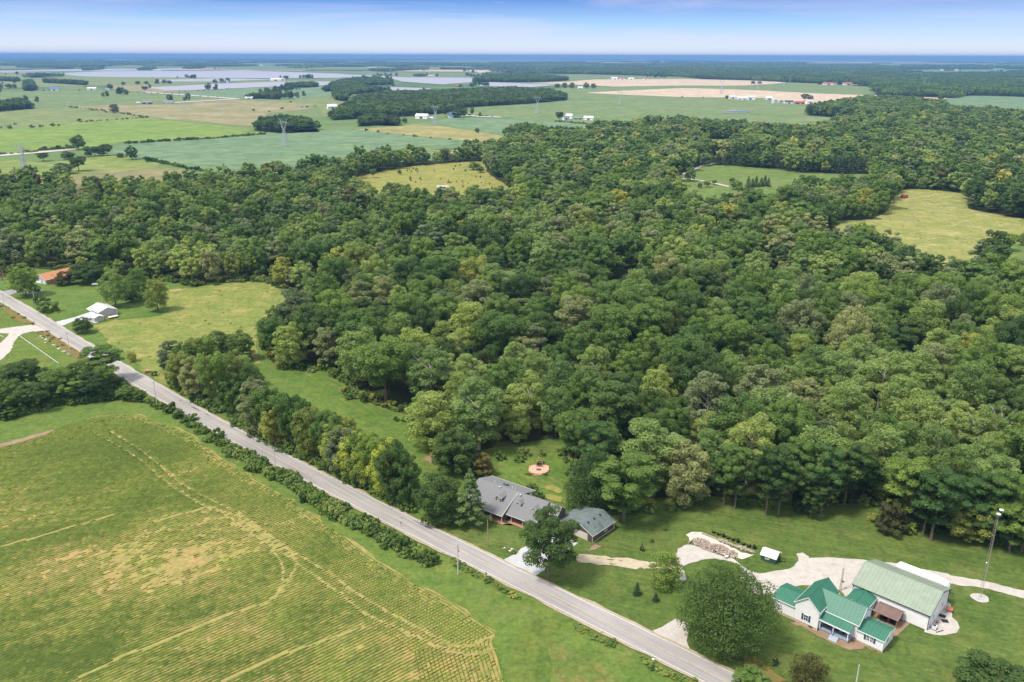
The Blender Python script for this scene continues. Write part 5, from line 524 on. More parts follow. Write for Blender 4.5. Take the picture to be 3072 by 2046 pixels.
# ---- trees that stand apart: yards, roadside, field trees
def TT(k): return TREES[k]
def yard(k, key, label, mat=None, lib=None, cat='tree', name='tree', hs=1.0, rs=1.12):
    x, y, h, r = TT(k); place_tree(key, x, y, h*hs, r*rs, label, None, mat, name, lib, cat)
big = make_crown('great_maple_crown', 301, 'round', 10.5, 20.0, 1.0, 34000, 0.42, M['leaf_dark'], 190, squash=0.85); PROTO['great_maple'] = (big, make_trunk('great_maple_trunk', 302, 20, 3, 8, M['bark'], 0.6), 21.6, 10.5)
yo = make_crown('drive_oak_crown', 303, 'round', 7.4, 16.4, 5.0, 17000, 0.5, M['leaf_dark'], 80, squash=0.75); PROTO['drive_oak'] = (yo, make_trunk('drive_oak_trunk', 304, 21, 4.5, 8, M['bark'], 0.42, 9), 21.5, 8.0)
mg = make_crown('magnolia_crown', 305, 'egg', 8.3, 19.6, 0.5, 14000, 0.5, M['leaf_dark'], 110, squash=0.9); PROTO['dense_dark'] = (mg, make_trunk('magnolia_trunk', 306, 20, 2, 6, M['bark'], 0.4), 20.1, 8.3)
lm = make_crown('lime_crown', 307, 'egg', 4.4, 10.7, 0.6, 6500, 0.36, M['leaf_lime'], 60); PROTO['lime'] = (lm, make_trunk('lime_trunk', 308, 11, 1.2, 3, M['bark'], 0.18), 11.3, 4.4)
yard('big_maple', 'great_maple', 'huge round dark green tree between the gravel drive and white farmhouse')
yard('lime', 'lime', 'small bright lime green tree beside the gravel yard')
yard('oak', 'drive_oak', 'broad open tree standing over the pale concrete driveway')
yard('pine', 'white', 'feathery light green pine hiding the end of the grey house', lib=PINE, cat='pine tree', name='pine_tree')
yard('roadside_juniper', 'willow', 'dull green spreading tree with thick trunk between road and pine', 'leaf_dark')
yard('magnolia', 'dense_dark', 'dense glossy dark tree standing behind the garage')
yard('willow', 'willow', 'dull grey-green drooping tree at the wood edge behind the lawn')
yard('locust_yard', 'locust', 'fresh green layered tree beside the brown garage', 'leaf_mid')
yard('yellow', 'walnut', 'bright yellow-green tree at the wood edge by the lattice mast', 'leaf_yellow')
yard('bronze', 'bronze', 'low bronze-green bushy tree at the corner of the wood')
yard('darkpine', 'locust', 'large dark blue-green tree hanging over the lawn corner', 'leaf_blue')
yard('hickory_a', 'maple', 'dark full tree at the glade edge behind the house', 'leaf_dark'); yard('hickory_b', 'bronze', 'small dull green tree at the glade beside the grey house')
yard('corner_bush', 'maple', 'blue-green rounded tree at the road edge below the flower bank', 'leaf_blue'); yard('br_tree', 'oak', 'dark tree top on the lawn beyond the white farmhouse corner')
yard('maple_drive', 'maple', 'large dark green tree over the drive of the orange roofed house', 'leaf_mid', rs=0.85)
yard('yard_a', 'cottonwood', 'tall light tree nearest the white metal garage in the side yard', 'leaf_light'); yard('yard_b', 'cottonwood', 'tall full tree in the middle of the side yard clump', 'leaf_mid'); yard('yard_c', 'cottonwood', 'tall light tree at the meadow end of the side yard', 'leaf_yellow'); yard('yard_d', 'oak', 'low dark tree under the tall side yard clump')
yard('road_small', 'maple', 'small dark green tree by the road and white driveway', 'leaf_dark'); yard('meadow_small', 'walnut', 'little yellow-green tree alone by the road in the meadow'); yard('bronze_yard', 'bronze', 'bronze leaved small tree beside the orange roofed house'); yard('dark_by_fence', 'oak', 'wide dark tree beyond the fence of the orange roofed house')
x, y, h, r = TT('bare_left'); e = empty('tree', (x, y, 0), 0, 'bare grey-branched tree behind the flagpole', 'tree'); link('trunk', make_trunk('bare_trunk', 61, h*1.2, 2, r, M['bark'], 0.25, 12, bare=True), e)
x, y, h, r = TT('dead'); e = empty('tree', (x, y, 0), 0, 'pale dead tree with bare branches in the wood edge', 'tree'); link('trunk', make_trunk('dead_trunk', 62, h*1.15, 4, r*1.3, M['bark_pale'], 0.3, 12, bare=True), e)
for i, (x, y) in enumerate([(168, 262), (215, 330), (-78, 560), (-20, 610), (110, 420), (-150, 640), (122, 262), (40, 560)]):
    e = empty('tree', (x, y, 0), i, 'leafless dead tree rising out of the green wood', 'tree', 'dead trees in the wood'); link('trunk', make_trunk('snag_trunk', 70+i, 20, 4, 5, M['bark_pale'], 0.25, 10, bare=True), e)
rngt = np.random.default_rng(11)
keys = list(SPECIES)
row_species = ['poplar','maple','hackberry','oak','maple','walnut','poplar','hackberry','walnut','cottonwood','maple','oak','poplar','walnut','hackberry','walnut','oak','hackberry','walnut','walnut','walnut','cottonwood','walnut','hackberry']
for i, (x, y, h, r) in enumerate(ROWTREES):
    x, y = x + 0.9, y + 0.9
    k = row_species[i % len(row_species)]; place_tree(k, x, y, h, r*1.1, size_word(h, 16, 21) + SPECIES[k] + ' tree in the roadside row ' + where_road(x, y), 'trees in the roadside row', mat='leaf_lime' if i in (18,19,20,21,22) else None)
for i, (x, y, h, r) in enumerate(LEFTTREES):
    k = ['locust','oak','hackberry','maple','hackberry','oak','maple','hackberry','maple'][i % 9]; place_tree(k, x, y, max(h, 5), r*1.05, SPECIES[k] + ' tree in the clump at the top of the crop field', 'trees at the top of the crop field', mat=['leaf_mid','leaf_dark','leaf_mid'][i % 3])
for i, (x, y, h, r) in enumerate(FRONTLOCUST): place_tree('locust', x, y, h, r*1.12, size_word(h, 17, 23) + ['fresh green','mid green','dark green'][i % 3] + ' layered tree with bare trunk ' + where(x, y), 'layered trees along the lawn', mat=['leaf_blue','leaf_mid','leaf_dark'][i % 3])
for k in TREES:
    if k.startswith('far_') or k in ('field_oak',) or k.startswith('e2_') or k in ('e3_a','e3_b','e3_c','e3_d','e3_e','e3_f','e3_g'):
        x, y, h, r = TT(k); kk = ['oak','ash','maple','hackberry'][len(PROTO) % 1 + (int(abs(x)) % 4)]
        lab = 'lone spreading tree in the open pasture' if k == 'field_oak' else SPECIES[kk] + ' tree standing among the far open fields'
        place_tree(kk, x, y, min(h, 26), min(r, 13), lab, None if k == 'field_oak' else 'scattered trees of the far fields', mat='leaf_dark')
    elif k.startswith('e3_') or k.startswith('pond_') or k.startswith('sap_'):
        x, y, h, r = TT(k); kk = ['maple','oak','hackberry'][int(abs(x)) % 3]
        place_tree(kk, x, y, h, r, {'e3_lone':'pale conical tree alone on the lawn before the pine belt'}.get(k, SPECIES[kk] + ' small tree standing in a clearing of the wood'), None if k == 'e3_lone' else 'small trees in the clearings', mat='leaf_light' if k == 'e3_lone' else 'leaf_mid')
for i, (x, y, h, r) in enumerate(SPRUCES): place_tree('spruce', x, y, h, r, 'dark pointed spruce beside the clearing lawn', 'spruces at the clearing', lib=PINE, cat='spruce', name='spruce_tree')
for i, (x, y, h, r) in enumerate(PINEBELT): place_tree('belt', x, y, h*rngt.uniform(1.1, 1.35), r*rngt.uniform(.95,1.2), 'dark pine in the long belt across the clearing', 'pine belt', lib=PINE, cat='pine tree', name='pine_tree')
for k, lab in (('spruce_a','small dark spruce on the lawn by the road, the larger of two'), ('spruce_b','small dark spruce on the lawn by the road, the smaller of two')):
    x, y, h, r = TT(k); place_tree('spruce', x, y, h, r, lab, lib=PINE, cat='spruce', name='spruce_tree')
for k, lab in (('cedar_slim','slender dark cedar on the lawn below the garage'), ('cedar_small','small narrow cedar on the farmhouse lawn')):
    x, y, h, r = TT(k); place_tree('cedar', x, y, h, r*1.2, lab, lib=PINE, cat='cedar', name='cedar_tree')
rc = make_crown('round_cedar_needles', 310, 'egg', 4.2, 9.2, 0.05, 4200, 0.45, M['leaf_bronze'], 60, rough=0.9); x, y, h, r = TT('cedar_round'); PINE['round'] = (rc, PINE['spruce'][1], 9.3, 4.2); place_tree('round', x, y, h, r, 'rounded olive-brown cedar on the lawn before the white farmhouse', lib=PINE, cat='cedar', name='cedar_tree')
for i, (x, y) in enumerate(SAPLINGS): h = rngt.uniform(2.2, 5.0); place_tree('cedar', x, y, h, h*0.36, 'small dark cedar scattered over the straw coloured clearing', 'cedars in the clearing', lib=PINE, cat='cedar', name='cedar_tree')
# shrubs
for i, (x, y) in enumerate(HEDGE):
    x, y = x - 0.9, y - 0.9
    f = i/len(HEDGE); dx_, dy_ = rngt.normal(0, 0.7, 2); r = rngt.choice([1.3, 1.8, 2.4, 2.9, 3.2])*rngt.uniform(0.9, 1.1)*(1.0 if 0.05 < f < 0.78 else 0.75)
    where_h = ['at the upper end of the roadside hedge','beside the hedge pole','in the middle of the roadside hedge','at the thin lower end of the roadside hedge'][min(3, int(f*4))]
    place_shrub(['shrub_a','shrub_b','shrub_b','shrub_a'][i % 4], x+dx_, y+dy_, r*rngt.uniform(0.95, 1.4), r*1.0, ['mid green','light green','light green','mid green'][i % 4] + (' large' if r > 2.5 else ' small') + ' shrub ' + where_h, 'hedge shrubs along the road')
    q = rngt.normal(0, 1.2, 2); place_shrub(['shrub_b','shrub_a'][i % 2], x+q[0], y+q[1], r, r*0.9, ['light green','mid green'][i % 2] + ' squat shrub ' + where_h, 'hedge shrubs along the road')
for i, (x, y) in enumerate(LOWHEDGE): r = rngt.uniform(1.1, 2.0); place_shrub(['shrub_a','shrub_b'][i % 2], x, y, r*1.1, r*1.2, 'low shrub on the verge above the crop field', 'low shrubs along the road')
for i, (x, y) in enumerate(WEEDS): r = rngt.uniform(0.7, 1.3); place_shrub(['shrub_b','shrub_d','shrub_a'][i % 3], x, y, r*0.9, r*1.3, 'low weedy bush on the roadside verge', 'weedy bushes on the verge')
for i, (x, y) in enumerate(BUSHES): r = rngt.uniform(3, 6); place_shrub('shrub_c', x, y, r*1.1, r, 'dark bush in the fence lines of the far fields', 'bushes in far fence lines')
for k, key, lab in (('shrub_p','shrub_c','larger dark bush on the lawn by the far road'), ('shrub_q','shrub_a','round green bush on the lawn by the far road')):
    x, y, h, r = TT(k); place_shrub(key, x, y, h, r, lab)
x, y, h, r = TT('bush_patio'); place_shrub('shrub_d', x, y, 2.4, 1.7, 'round yellow-green bush behind the garden swing')
x, y, h, r = TT('shrub_orange'); o = place_shrub('shrub_d', x, y, 1.4, 0.6, 'small rust coloured shrub on the lawn'); o.material_slots[0].link = 'OBJECT'; o.material_slots[0].material = M['leaf_rust']
x, y, h, r = TT('sapling'); place_shrub('shrub_b', x, y, 2.4, 0.6, 'thin young sapling on the lawn near the wood')
for k, key, lab in (('bedshrub_a','shrub_b','little green shrub in the stone bed by the driveway'), ('bedshrub_b','shrub_a','second little shrub in the stone bed beside the concrete'), ('houseshrub_a','shrub_c','dark shrub at the back corner of the grey house'), ('houseshrub_b','shrub_c','dark shrub against the rear wall of the grey house'), ('shed_bush','shrub_d','leafy bush at the corner of the green shed'), ('grass_a','shrub_c','dark ornamental grass clump in the glade'), ('grass_b','shrub_c','ornamental grass clump next to another in the glade')):
    x, y = PTS[k]; s = {'houseshrub_a':2.0,'houseshrub_b':2.2,'grass_a':1.4,'grass_b':1.4}.get(k, 1.0); place_shrub(key, x, y, s*1.2, s, lab)
for i in range(16):
    a = rngt.random(); P_ = PATHS['flower_bank'][1]; cx, cy = np.mean(P_, axis=0); place_shrub(['shrub_b','shrub_d'][i % 2], cx + rngt.normal(0, 2.6), cy + rngt.normal(0, 2.6), rngt.uniform(.5, 1), rngt.uniform(.5, .9), 'low flowering plant on the bare bank by the road', 'plants on the flower bank', 'flowering_plant', 'plant')
for key_, sp_ in (('rock_ditch', 14), ('rock_ditch_low', 26)):
    P_ = np.array(PATHS[key_][1])
    for i in range(sp_):
        a, b_ = rngt.integers(0, len(P_), 2); q = P_[a] + (P_[b_]-P_[a])*rngt.random(); r = rngt.uniform(0.5, 1.3)
        o = place_shrub(['shrub_d','shrub_b','shrub_d'][i % 3], q[0], q[1], r, r, 'rusty or green weed clump in the roadside ditch', 'weeds in the ditch', 'weed_clump', 'weed')
        if i % 3 == 0: o.material_slots[0].link = 'OBJECT'; o.material_slots[0].material = M['leaf_rust']
# ---- woods
def spread(poly, d, rng, jitter=0.38):
    q = np.array(poly); x0, y0 = q.min(0); x1, y1 = q.max(0); nx, ny = int((x1-x0)/d)+2, int((y1-y0)/(d*0.87))+2
    X, Y = np.meshgrid(np.arange(nx), np.arange(ny)); P = np.c_[(x0 + (X + 0.5*(Y % 2))*d).ravel(), (y0 + Y*d*0.87).ravel()] + rng.uniform(-jitter, jitter, (nx*ny, 2))*d
    return P[inside(P, poly)]
def in_view(P, m=70): return (P[:,1] > 100) & (np.abs(P[:,0]) < P[:,1]*0.70 + m)
def field_noise(P, s, seed):
    r_ = np.random.default_rng(seed); f = np.zeros(len(P))
    for k in range(7): a = r_.uniform(0, 6.28); w_ = r_.uniform(0.6, 2.2)/s; f += np.sin((P[:,0]*math.cos(a)+P[:,1]*math.sin(a))*w_*6.28 + r_.uniform(0, 6.28))
    return f/2.65
rw = np.random.default_rng(2024)
P = spread(WOODS['main'], 6.2, rw, 0.45); P = P[in_view(P)]
for k in ('sapling_clearing','pine_lawn','east_clearing','east_lawn','north_clearing','inner_glade','stable_track_glade','belt_front','hedge_gap'): P = P[~inside(P, POLY[k][1])]
for k in ('glade','meadow','home_yard','lawn'): P = P[~inside(P, POLY[k][1]) | (rw.random(len(P)) < 0.0)]
belt = np.array([(a[0], a[1]) for a in PINEBELT]); P = P[np.min(np.hypot(P[:,None,0]-belt[None,:,0], P[:,None,1]-belt[None,:,1]), axis=1) > 8]
bi = np.argmin(np.abs(P[:,None,0]-belt[None,:,0]), axis=1); P = P[~((P[:,0] > belt[:,0].min()-4) & (P[:,0] < belt[:,0].max()+4) & (belt[bi,1]-P[:,1] > -46) & (belt[bi,1]-P[:,1] < 34))]
avoid = [(-236, 866, 12), (-236, 822, 9), (TT('magnolia')[0], TT('magnolia')[1], 9), (TT('willow')[0], TT('willow')[1], 8), (TT('locust_yard')[0], TT('locust_yard')[1], 8), (-71, 859, 9), (320, 735, 7), (311, 714, 5)] + [(a[0], a[1], 5.5) for a in FRONTLOCUST] + [(TT(k)[0], TT(k)[1], 6) for k in ('hickory_a','hickory_b','darkpine','yellow','bronze','dead')]
for ax, ay, ar in avoid: P = P[np.hypot(P[:,0]-ax, P[:,1]-ay) > ar]
# crowns of many sizes packed side by side: the big ones claim their room first
RAD = np.where(rw.random(len(P)) < 0.30, rw.uniform(6.6, 9.2, len(P)), rw.uniform(3.6, 6.4, len(P)))*(1 + 0.14*field_noise(P, 80, 6)); RAD = np.where((P[:,1] > 380) & (P[:,0] < -60), RAD*0.82, RAD)
cells = {}; kept = []
for i in np.argsort(-RAD + rw.uniform(0, 2.2, len(P))):
    x_, y_, r_ = P[i,0], P[i,1], RAD[i]; cx_, cy_ = int(x_//16), int(y_//16); ok_ = True
    for a_ in (-1,0,1):
        for b_ in (-1,0,1):
            for j in cells.get((cx_+a_, cy_+b_), ()):
                if (P[j,0]-x_)**2 + (P[j,1]-y_)**2 < (0.80*(r_+RAD[j]))**2: ok_ = False; break
            if not ok_: break
        if not ok_: break
    if ok_: cells.setdefault((cx_, cy_), []).append(i); kept.append(i)
P = P[kept]; RAD = RAD[kept]
D = np.hypot(P[:,0], P[:,1])
BIAS = [(-18, 275, 38, ('cottonwood','sycamore'), 2.2), (-62, 310, 30, ('poplar','cottonwood'), 1.8), (105, 285, 45, ('cottonwood','poplar','sycamore'), 1.6), (150, 285, 35, ('sycamore','cottonwood'), 1.6), (30, 290, 22, ('poplar','walnut'), 1.5), (60, 330, 60, ('oak','maple','hackberry'), 1.2), (-150, 480, 45, ('walnut',), 1.8), (-250, 560, 90, ('poplar','willow','sycamore'), 1.0), (-30, 540, 60, ('locust','oak'), 1.2)]
Wn = dict(oak=1.9, maple=2.2, sycamore=2.1, poplar=1.4, locust=0.9, walnut=0.8, hackberry=2.3, cottonwood=2.4, ash=1.3, willow=1.0, bronze=0.35)
sc_mat = np.stack([np.log(Wn[k]) + 0.55*field_noise(P, 90, 100+i) + 0.45*field_noise(P, 35, 200+i) + rw.gumbel(0, 0.55, len(P)) for i, k in enumerate(keys)], 1); 
for cx_, cy_, rx_, kinds_, am in BIAS:
    g_ = np.exp(-((P[:,0]-cx_)**2 + (P[:,1]-cy_)**2)/(rx_*rx_))
    for k in kinds_: sc_mat[:, keys.index(k)] += am*g_
SP = np.argmax(sc_mat, 1)
hh = np.clip(RAD*rw.uniform(2.3, 3.3, len(P)) + 3.0, 9, 27)
srt = np.argsort(D); N_IND = 170
for i in srt[:N_IND]:
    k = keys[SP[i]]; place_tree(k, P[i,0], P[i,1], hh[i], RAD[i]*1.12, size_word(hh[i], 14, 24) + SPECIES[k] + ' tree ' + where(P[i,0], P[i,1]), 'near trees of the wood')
# the rest of the woods: countless trees, scattered on points
def lod_crown(key, lod):
    spec = dict(oak=('round',6.5,19,4.0,'leaf_dark',1,30,{}), maple=('egg',6,19,4,'leaf_mid',2,36,{}), sycamore=('tall',6,22,5,'leaf_light',3,32,{}), poplar=('tall',5,22,4,'leaf_grey',4,36,{}), locust=('umbrella',6.5,20,6,'leaf_blue',5,28,dict(layered=True)), walnut=('round',6.2,18,4,'leaf_yellow',6,36,{}), hackberry=('vase',6.5,20,5,'leaf_mid',7,30,{}), cottonwood=('egg',6.5,22,4.5,'leaf_light',8,40,{}), ash=('tall',5.2,20,4,'leaf_dark',9,30,{}), willow=('round',6.2,17,2.5,'leaf_grey',10,34,{}), bronze=('egg',5.5,16,2,'leaf_bronze',11,26,{}))[key]
    sh, Rr, H, z0, mt, sd_, nl, kw = spec; n, s = ((3800, 0.9) if lod == 1 else (620, 2.2)); return make_crown('%s_far_%d' % (key, lod), sd_+400*lod, sh, Rr, H-z0, z0, n, s, M[mt], int(nl*1.5) if lod == 1 else nl, **kw)
def scatter(name, pts, rz, sc, idx, meshes, label, z=0.0):
    me = bpy.data.meshes.new(name); me.vertices.add(len(pts)); me.vertices.foreach_set('co', np.c_[pts, np.full(len(pts), z)].astype(np.float32).ravel())
    for an, arr, tp in (('rz', rz, 'FLOAT'), ('pi', idx, 'INT')): a = me.attributes.new(an, tp, 'POINT'); a.data.foreach_set('value', arr.astype(np.float32 if tp == 'FLOAT' else np.int32))
    a = me.attributes.new('sc', 'FLOAT_VECTOR', 'POINT'); a.data.foreach_set('vector', sc.astype(np.float32).ravel())
    pc = bpy.data.collections.new(name + '_kinds')
    for i, m_ in enumerate(meshes): pc.objects.link(bpy.data.objects.new('%s_kind_%02d' % (name, i), m_))
    g = bpy.data.node_groups.new(name + '_nodes', 'GeometryNodeTree'); g.interface.new_socket('Geometry', in_out='INPUT', socket_type='NodeSocketGeometry'); g.interface.new_socket('Geometry', in_out='OUTPUT', socket_type='NodeSocketGeometry')
    gi = g.nodes.new('NodeGroupInput'); go = g.nodes.new('NodeGroupOutput'); ip = g.nodes.new('GeometryNodeInstanceOnPoints'); ci = g.nodes.new('GeometryNodeCollectionInfo'); ci.inputs[0].default_value = pc; ci.inputs['Separate Children'].default_value = True; ci.inputs['Reset Children'].default_value = True
    def attr(n_, t): q = g.nodes.new('GeometryNodeInputNamedAttribute'); q.data_type = t; q.inputs[0].default_value = n_; return q.outputs[0]
    cx = g.nodes.new('ShaderNodeCombineXYZ'); g.links.new(attr('rz', 'FLOAT'), cx.inputs[2]); g.links.new(gi.outputs[0], ip.inputs['Points']); g.links.new(ci.outputs[0], ip.inputs['Instance']); ip.inputs['Pick Instance'].default_value = True
    g.links.new(attr('pi', 'INT'), ip.inputs['Instance Index']); g.links.new(cx.outputs[0], ip.inputs['Rotation']); g.links.new(attr('sc', 'FLOAT_VECTOR'), ip.inputs['Scale']); g.links.new(ip.outputs[0], go.inputs[0])
    o = link(name, me); md = o.modifiers.new('scatter', 'NODES'); md.node_group = g; o['kind'] = 'stuff'; o['label'] = label; return o
rest = srt[N_IND:]; near_ = rest[D[rest] < 480]; mid_ = rest[(D[rest] >= 480) & (D[rest] < 900)]; far_ = rest[D[rest] >= 900]
Hh = np.array([PROTO[k][2] for k in keys]); Rk = np.array([PROTO[k][3] for k in keys])
def go(name, ii, meshes, label):
    s = hh[ii]/Hh[SP[ii]]; w_ = RAD[ii]*1.12/Rk[SP[ii]]; scatter(name, P[ii], rw.uniform(0, 6.28, len(ii)), np.c_[w_, w_, s], SP[ii], meshes, label)
go('woodland', near_, [PROTO[k][0] for k in keys], 'dense mixed green broadleaf woodland behind the houses')
lod1 = [lod_crown(k, 1) for k in keys]; lod2 = [lod_crown(k, 2) for k in keys]
go('woodland', mid_, lod1, 'dense mixed green broadleaf woodland around the clearings')
Q = [P[far_]]; QS = [SP[far_]]; QH = [hh[far_]]; QR = [RAD[far_]*1.15]
for k, poly in WOODS.items():
    if k == 'main': continue
    d_ = 12.0 if np.mean(np.array(poly)[:,1]) < 2600 else 15.0; q = spread(poly, d_, rw); q = q[in_view(q)]; Q.append(q); QS.append(np.array([keys.index(a) for a in rw.choice(['oak','ash','hackberry','maple','oak'], len(q))])); QH.append(rw.uniform(12, 22, len(q))); QR.append(d_*rw.uniform(0.5, 0.8, len(q)))
Q = np.concatenate(Q); QS = np.concatenate(QS); QH = np.concatenate(QH); QR = np.concatenate(QR)
s = QH/Hh[QS]; w_ = QR/Rk[QS]; scatter('distant_woodland', Q, rw.uniform(0, 6.28, len(Q)), np.c_[w_, w_, s], QS, lod2, 'woods and copses among the far fields')
# undergrowth where the wood meets the grass
ed = []
for nm in ('main',):
    q = np.array(WOODS[nm])
    for a_, b_ in zip(q, np.roll(q, -1, 0)):
        if min(a_[1], b_[1]) < 620 and max(a_[1], b_[1]) < 900 and max(abs(a_[0]), abs(b_[0])) < 420:
            n_ = max(1, int(np.hypot(*(b_-a_))/1.6)); ed.append(a_ + (b_-a_)*rw.random((n_, 1)) + rw.normal(0, 1.7, (n_, 2)))
ed = np.concatenate(ed); ed = ed[in_view(ed)]
for k in ('lawn',): ed = ed[~inside(ed, POLY[k][1]) | (rw.random(len(ed)) < 0.35)]
su = rw.uniform(0.8, 1.9, len(ed)); scatter('undergrowth', ed, rw.uniform(0, 6.28, len(ed)), np.c_[su, su, su*rw.uniform(0.7, 1.5, len(ed))], rw.integers(0, 4, len(ed)), [SHRUB[k][0] for k in ('shrub_a','shrub_b','shrub_c','shrub_d')], 'tangled undergrowth along the edge of the wood')
# woods several kilometres off read as one mass: stretches of canopy
def canopy(name, seed, Rr, rc, n_each, size, mat, H=22):
    """a stretch of wood: many crowns side by side, each a dome of leaf clumps"""
    r_ = np.random.default_rng(seed); C = spread([(-Rr,-Rr),(Rr,-Rr),(Rr,Rr),(-Rr,Rr)], rc*2.05, r_); C = C[np.hypot(*C.T) < Rr]; m = len(C); hs = r_.uniform(0.62, 1.12, m)*H; rr = rc*r_.uniform(0.8, 1.2, m); k = np.repeat(np.arange(m), n_each)
    d = rand_dir(r_, len(k)); d[:,2] = np.abs(d[:,2])*1.1 - 0.15; d = unit(d); Pp = np.c_[C[k] + d[:,:2]*rr[k,None], hs[k]*0.5 + d[:,2]*hs[k]*0.5]; lt = r_.random(m)
    return cards_mesh(name, Pp, unit(d + rand_dir(r_, len(k))*0.35), size, 0.45*lt[k] + 0.25*r_.random(len(k)), mat, r_, aspect=1.2)
cans = [canopy('canopy_%d' % i, 500+i, 45, 7.5, 26, 6.0, M[mt]) for i, mt in enumerate(('leaf_dark','leaf_mid','leaf_dark','leaf_blue'))]
bigc = [canopy('canopy_big_%d' % i, 520+i, 130, 15, 22, 13, M[mt]) for i, mt in enumerate(('leaf_dark','leaf_mid','leaf_dark'))]
Fp, Fb = [], []
for poly in FARWOODS:
    q = np.array(poly); 
    if q[:,1].min() > 34000: continue
    pl = [(a, min(b_, 34000)) for a, b_ in poly]; p1 = spread(pl, 70, rw) if q[:,1].min() < 11000 else np.zeros((0,2)); p1 = p1[(p1[:,1] < 9000)]; Fp.append(p1[in_view(p1)])
    p2 = spread(pl, 210 if q[:,1].min() < 20000 else 420, rw); p2 = p2[p2[:,1] >= 9000]; Fb.append(p2[in_view(p2) & (rw.random(len(p2)) < 0.85)])
for d0, d1, n in ((4500, 9000, 130), (9000, 16000, 420), (16000, 34000, 1000)):
    y_ = rw.uniform(d0, d1, n); x_ = rw.uniform(-0.68, 0.68, n)*y_; q = np.c_[x_, y_]
    for k in ('far_left_a','wheat_field','bean_strip','far_right_a','far_mid'): q = q[~inside(q, POLY[k][1])]
    for pl in SOLAR: q = q[~inside(q, pl)]
    (Fp if d0 < 9000 else Fb).append(q)

cl_ = []
for _ in range(150):
    yy = rw.uniform(2300, 9500); xx = rw.uniform(-0.66, 0.60)*yy
    if xx > 0 and yy < 5500: continue
    n_ = rw.integers(2, 14); a_ = rw.uniform(0, 3.14); u_ = np.c_[rw.normal(0, 40, n_), rw.normal(0, 9, n_)]; cl_.append(np.c_[xx + u_[:,0]*math.cos(a_)-u_[:,1]*math.sin(a_), yy + u_[:,0]*math.sin(a_)+u_[:,1]*math.cos(a_)])
cl_ = np.concatenate(cl_)
for pl in SOLAR: cl_ = cl_[~inside(cl_, pl)]
sw_ = rw.uniform(0.7, 1.5, len(cl_)); scatter('distant_woodland', cl_, rw.uniform(0, 6.28, len(cl_)), np.c_[sw_*1.1, sw_*1.1, sw_*0.95], rw.choice([keys.index('oak'), keys.index('ash'), keys.index('maple')], len(cl_)), lod2, 'scattered clumps of trees over the far plain')
hr = np.concatenate([np.array(q) for q in HEDGEROWS]); hr = hr + rw.normal(0, 1.5, hr.shape); sh_ = rw.uniform(0.8, 2.4, len(hr)); scatter('hedgerow', hr, rw.uniform(0, 6.28, len(hr)), np.c_[sh_*1.2, sh_*1.2, sh_], rw.integers(0, 3, len(hr)), [SHRUB[k][0] for k in ('shrub_a','shrub_c','shrub_c')], 'low hedgerows along the edges of the far fields')
us = []; us_small = []
for q, sh_ in [(a, 1.3) for a in UNDER] + [(HEDGE, -1.2), (LOWHEDGE, -0.8)]:
    q = np.array(q); us.append(np.repeat(q, 3, 0) + sh_ + rw.normal(0, 1.1, (len(q)*3, 2)))
for k_, n_ in (('east_clearing', 120), ('sapling_clearing', 60), ('meadow', 60)):
    q = spread(POLY[k_][1], 9 if k_ != 'meadow' else 7, rw); q = q[rw.permutation(len(q))[:n_]]; us_small.append(q)
us = np.concatenate(us); su = rw.uniform(0.7, 1.7, len(us)); scatter('undergrowth', us, rw.uniform(0, 6.28, len(us)), np.c_[su, su, su*rw.uniform(0.8, 1.4, len(us))], rw.integers(0, 4, len(us)), [SHRUB[k][0] for k in ('shrub_a','shrub_b','shrub_c','shrub_a')], 'tangled undergrowth beneath the roadside trees')
us_small = np.concatenate(us_small); su = rw.uniform(0.15, 0.5, len(us_small)); scatter('weeds', us_small, rw.uniform(0, 6.28, len(us_small)), np.c_[su, su, su*0.7], rw.integers(0, 4, len(us_small)), [SHRUB[k][0] for k in ('shrub_a','shrub_b','shrub_d','shrub_d')], 'small weed tufts scattered over the rough grassland')
Fp = np.concatenate(Fp); Fb = np.concatenate(Fb)
for pl in FARPALE: Fb = Fb[~inside(Fb, pl) | (rw.random(len(Fb)) < 0.12)]; Fp = Fp[~inside(Fp, pl)]
sx = rw.uniform(0.8, 1.25, len(Fp)); scatter('distant_woodland', Fp, rw.uniform(0, 6.28, len(Fp)), np.c_[sx, sx, rw.uniform(0.8, 1.15, len(Fp))], rw.integers(0, 4, len(Fp)), cans, 'broad dark woods filling the far distance')
sx = rw.uniform(0.9, 1.6, len(Fb)); scatter('distant_woodland', Fb, rw.uniform(0, 6.28, len(Fb)), np.c_[sx*1.4, sx, rw.uniform(0.8, 1.2, len(Fb))], rw.integers(0, 3, len(Fb)), bigc, 'hazy blue woods along the horizon')

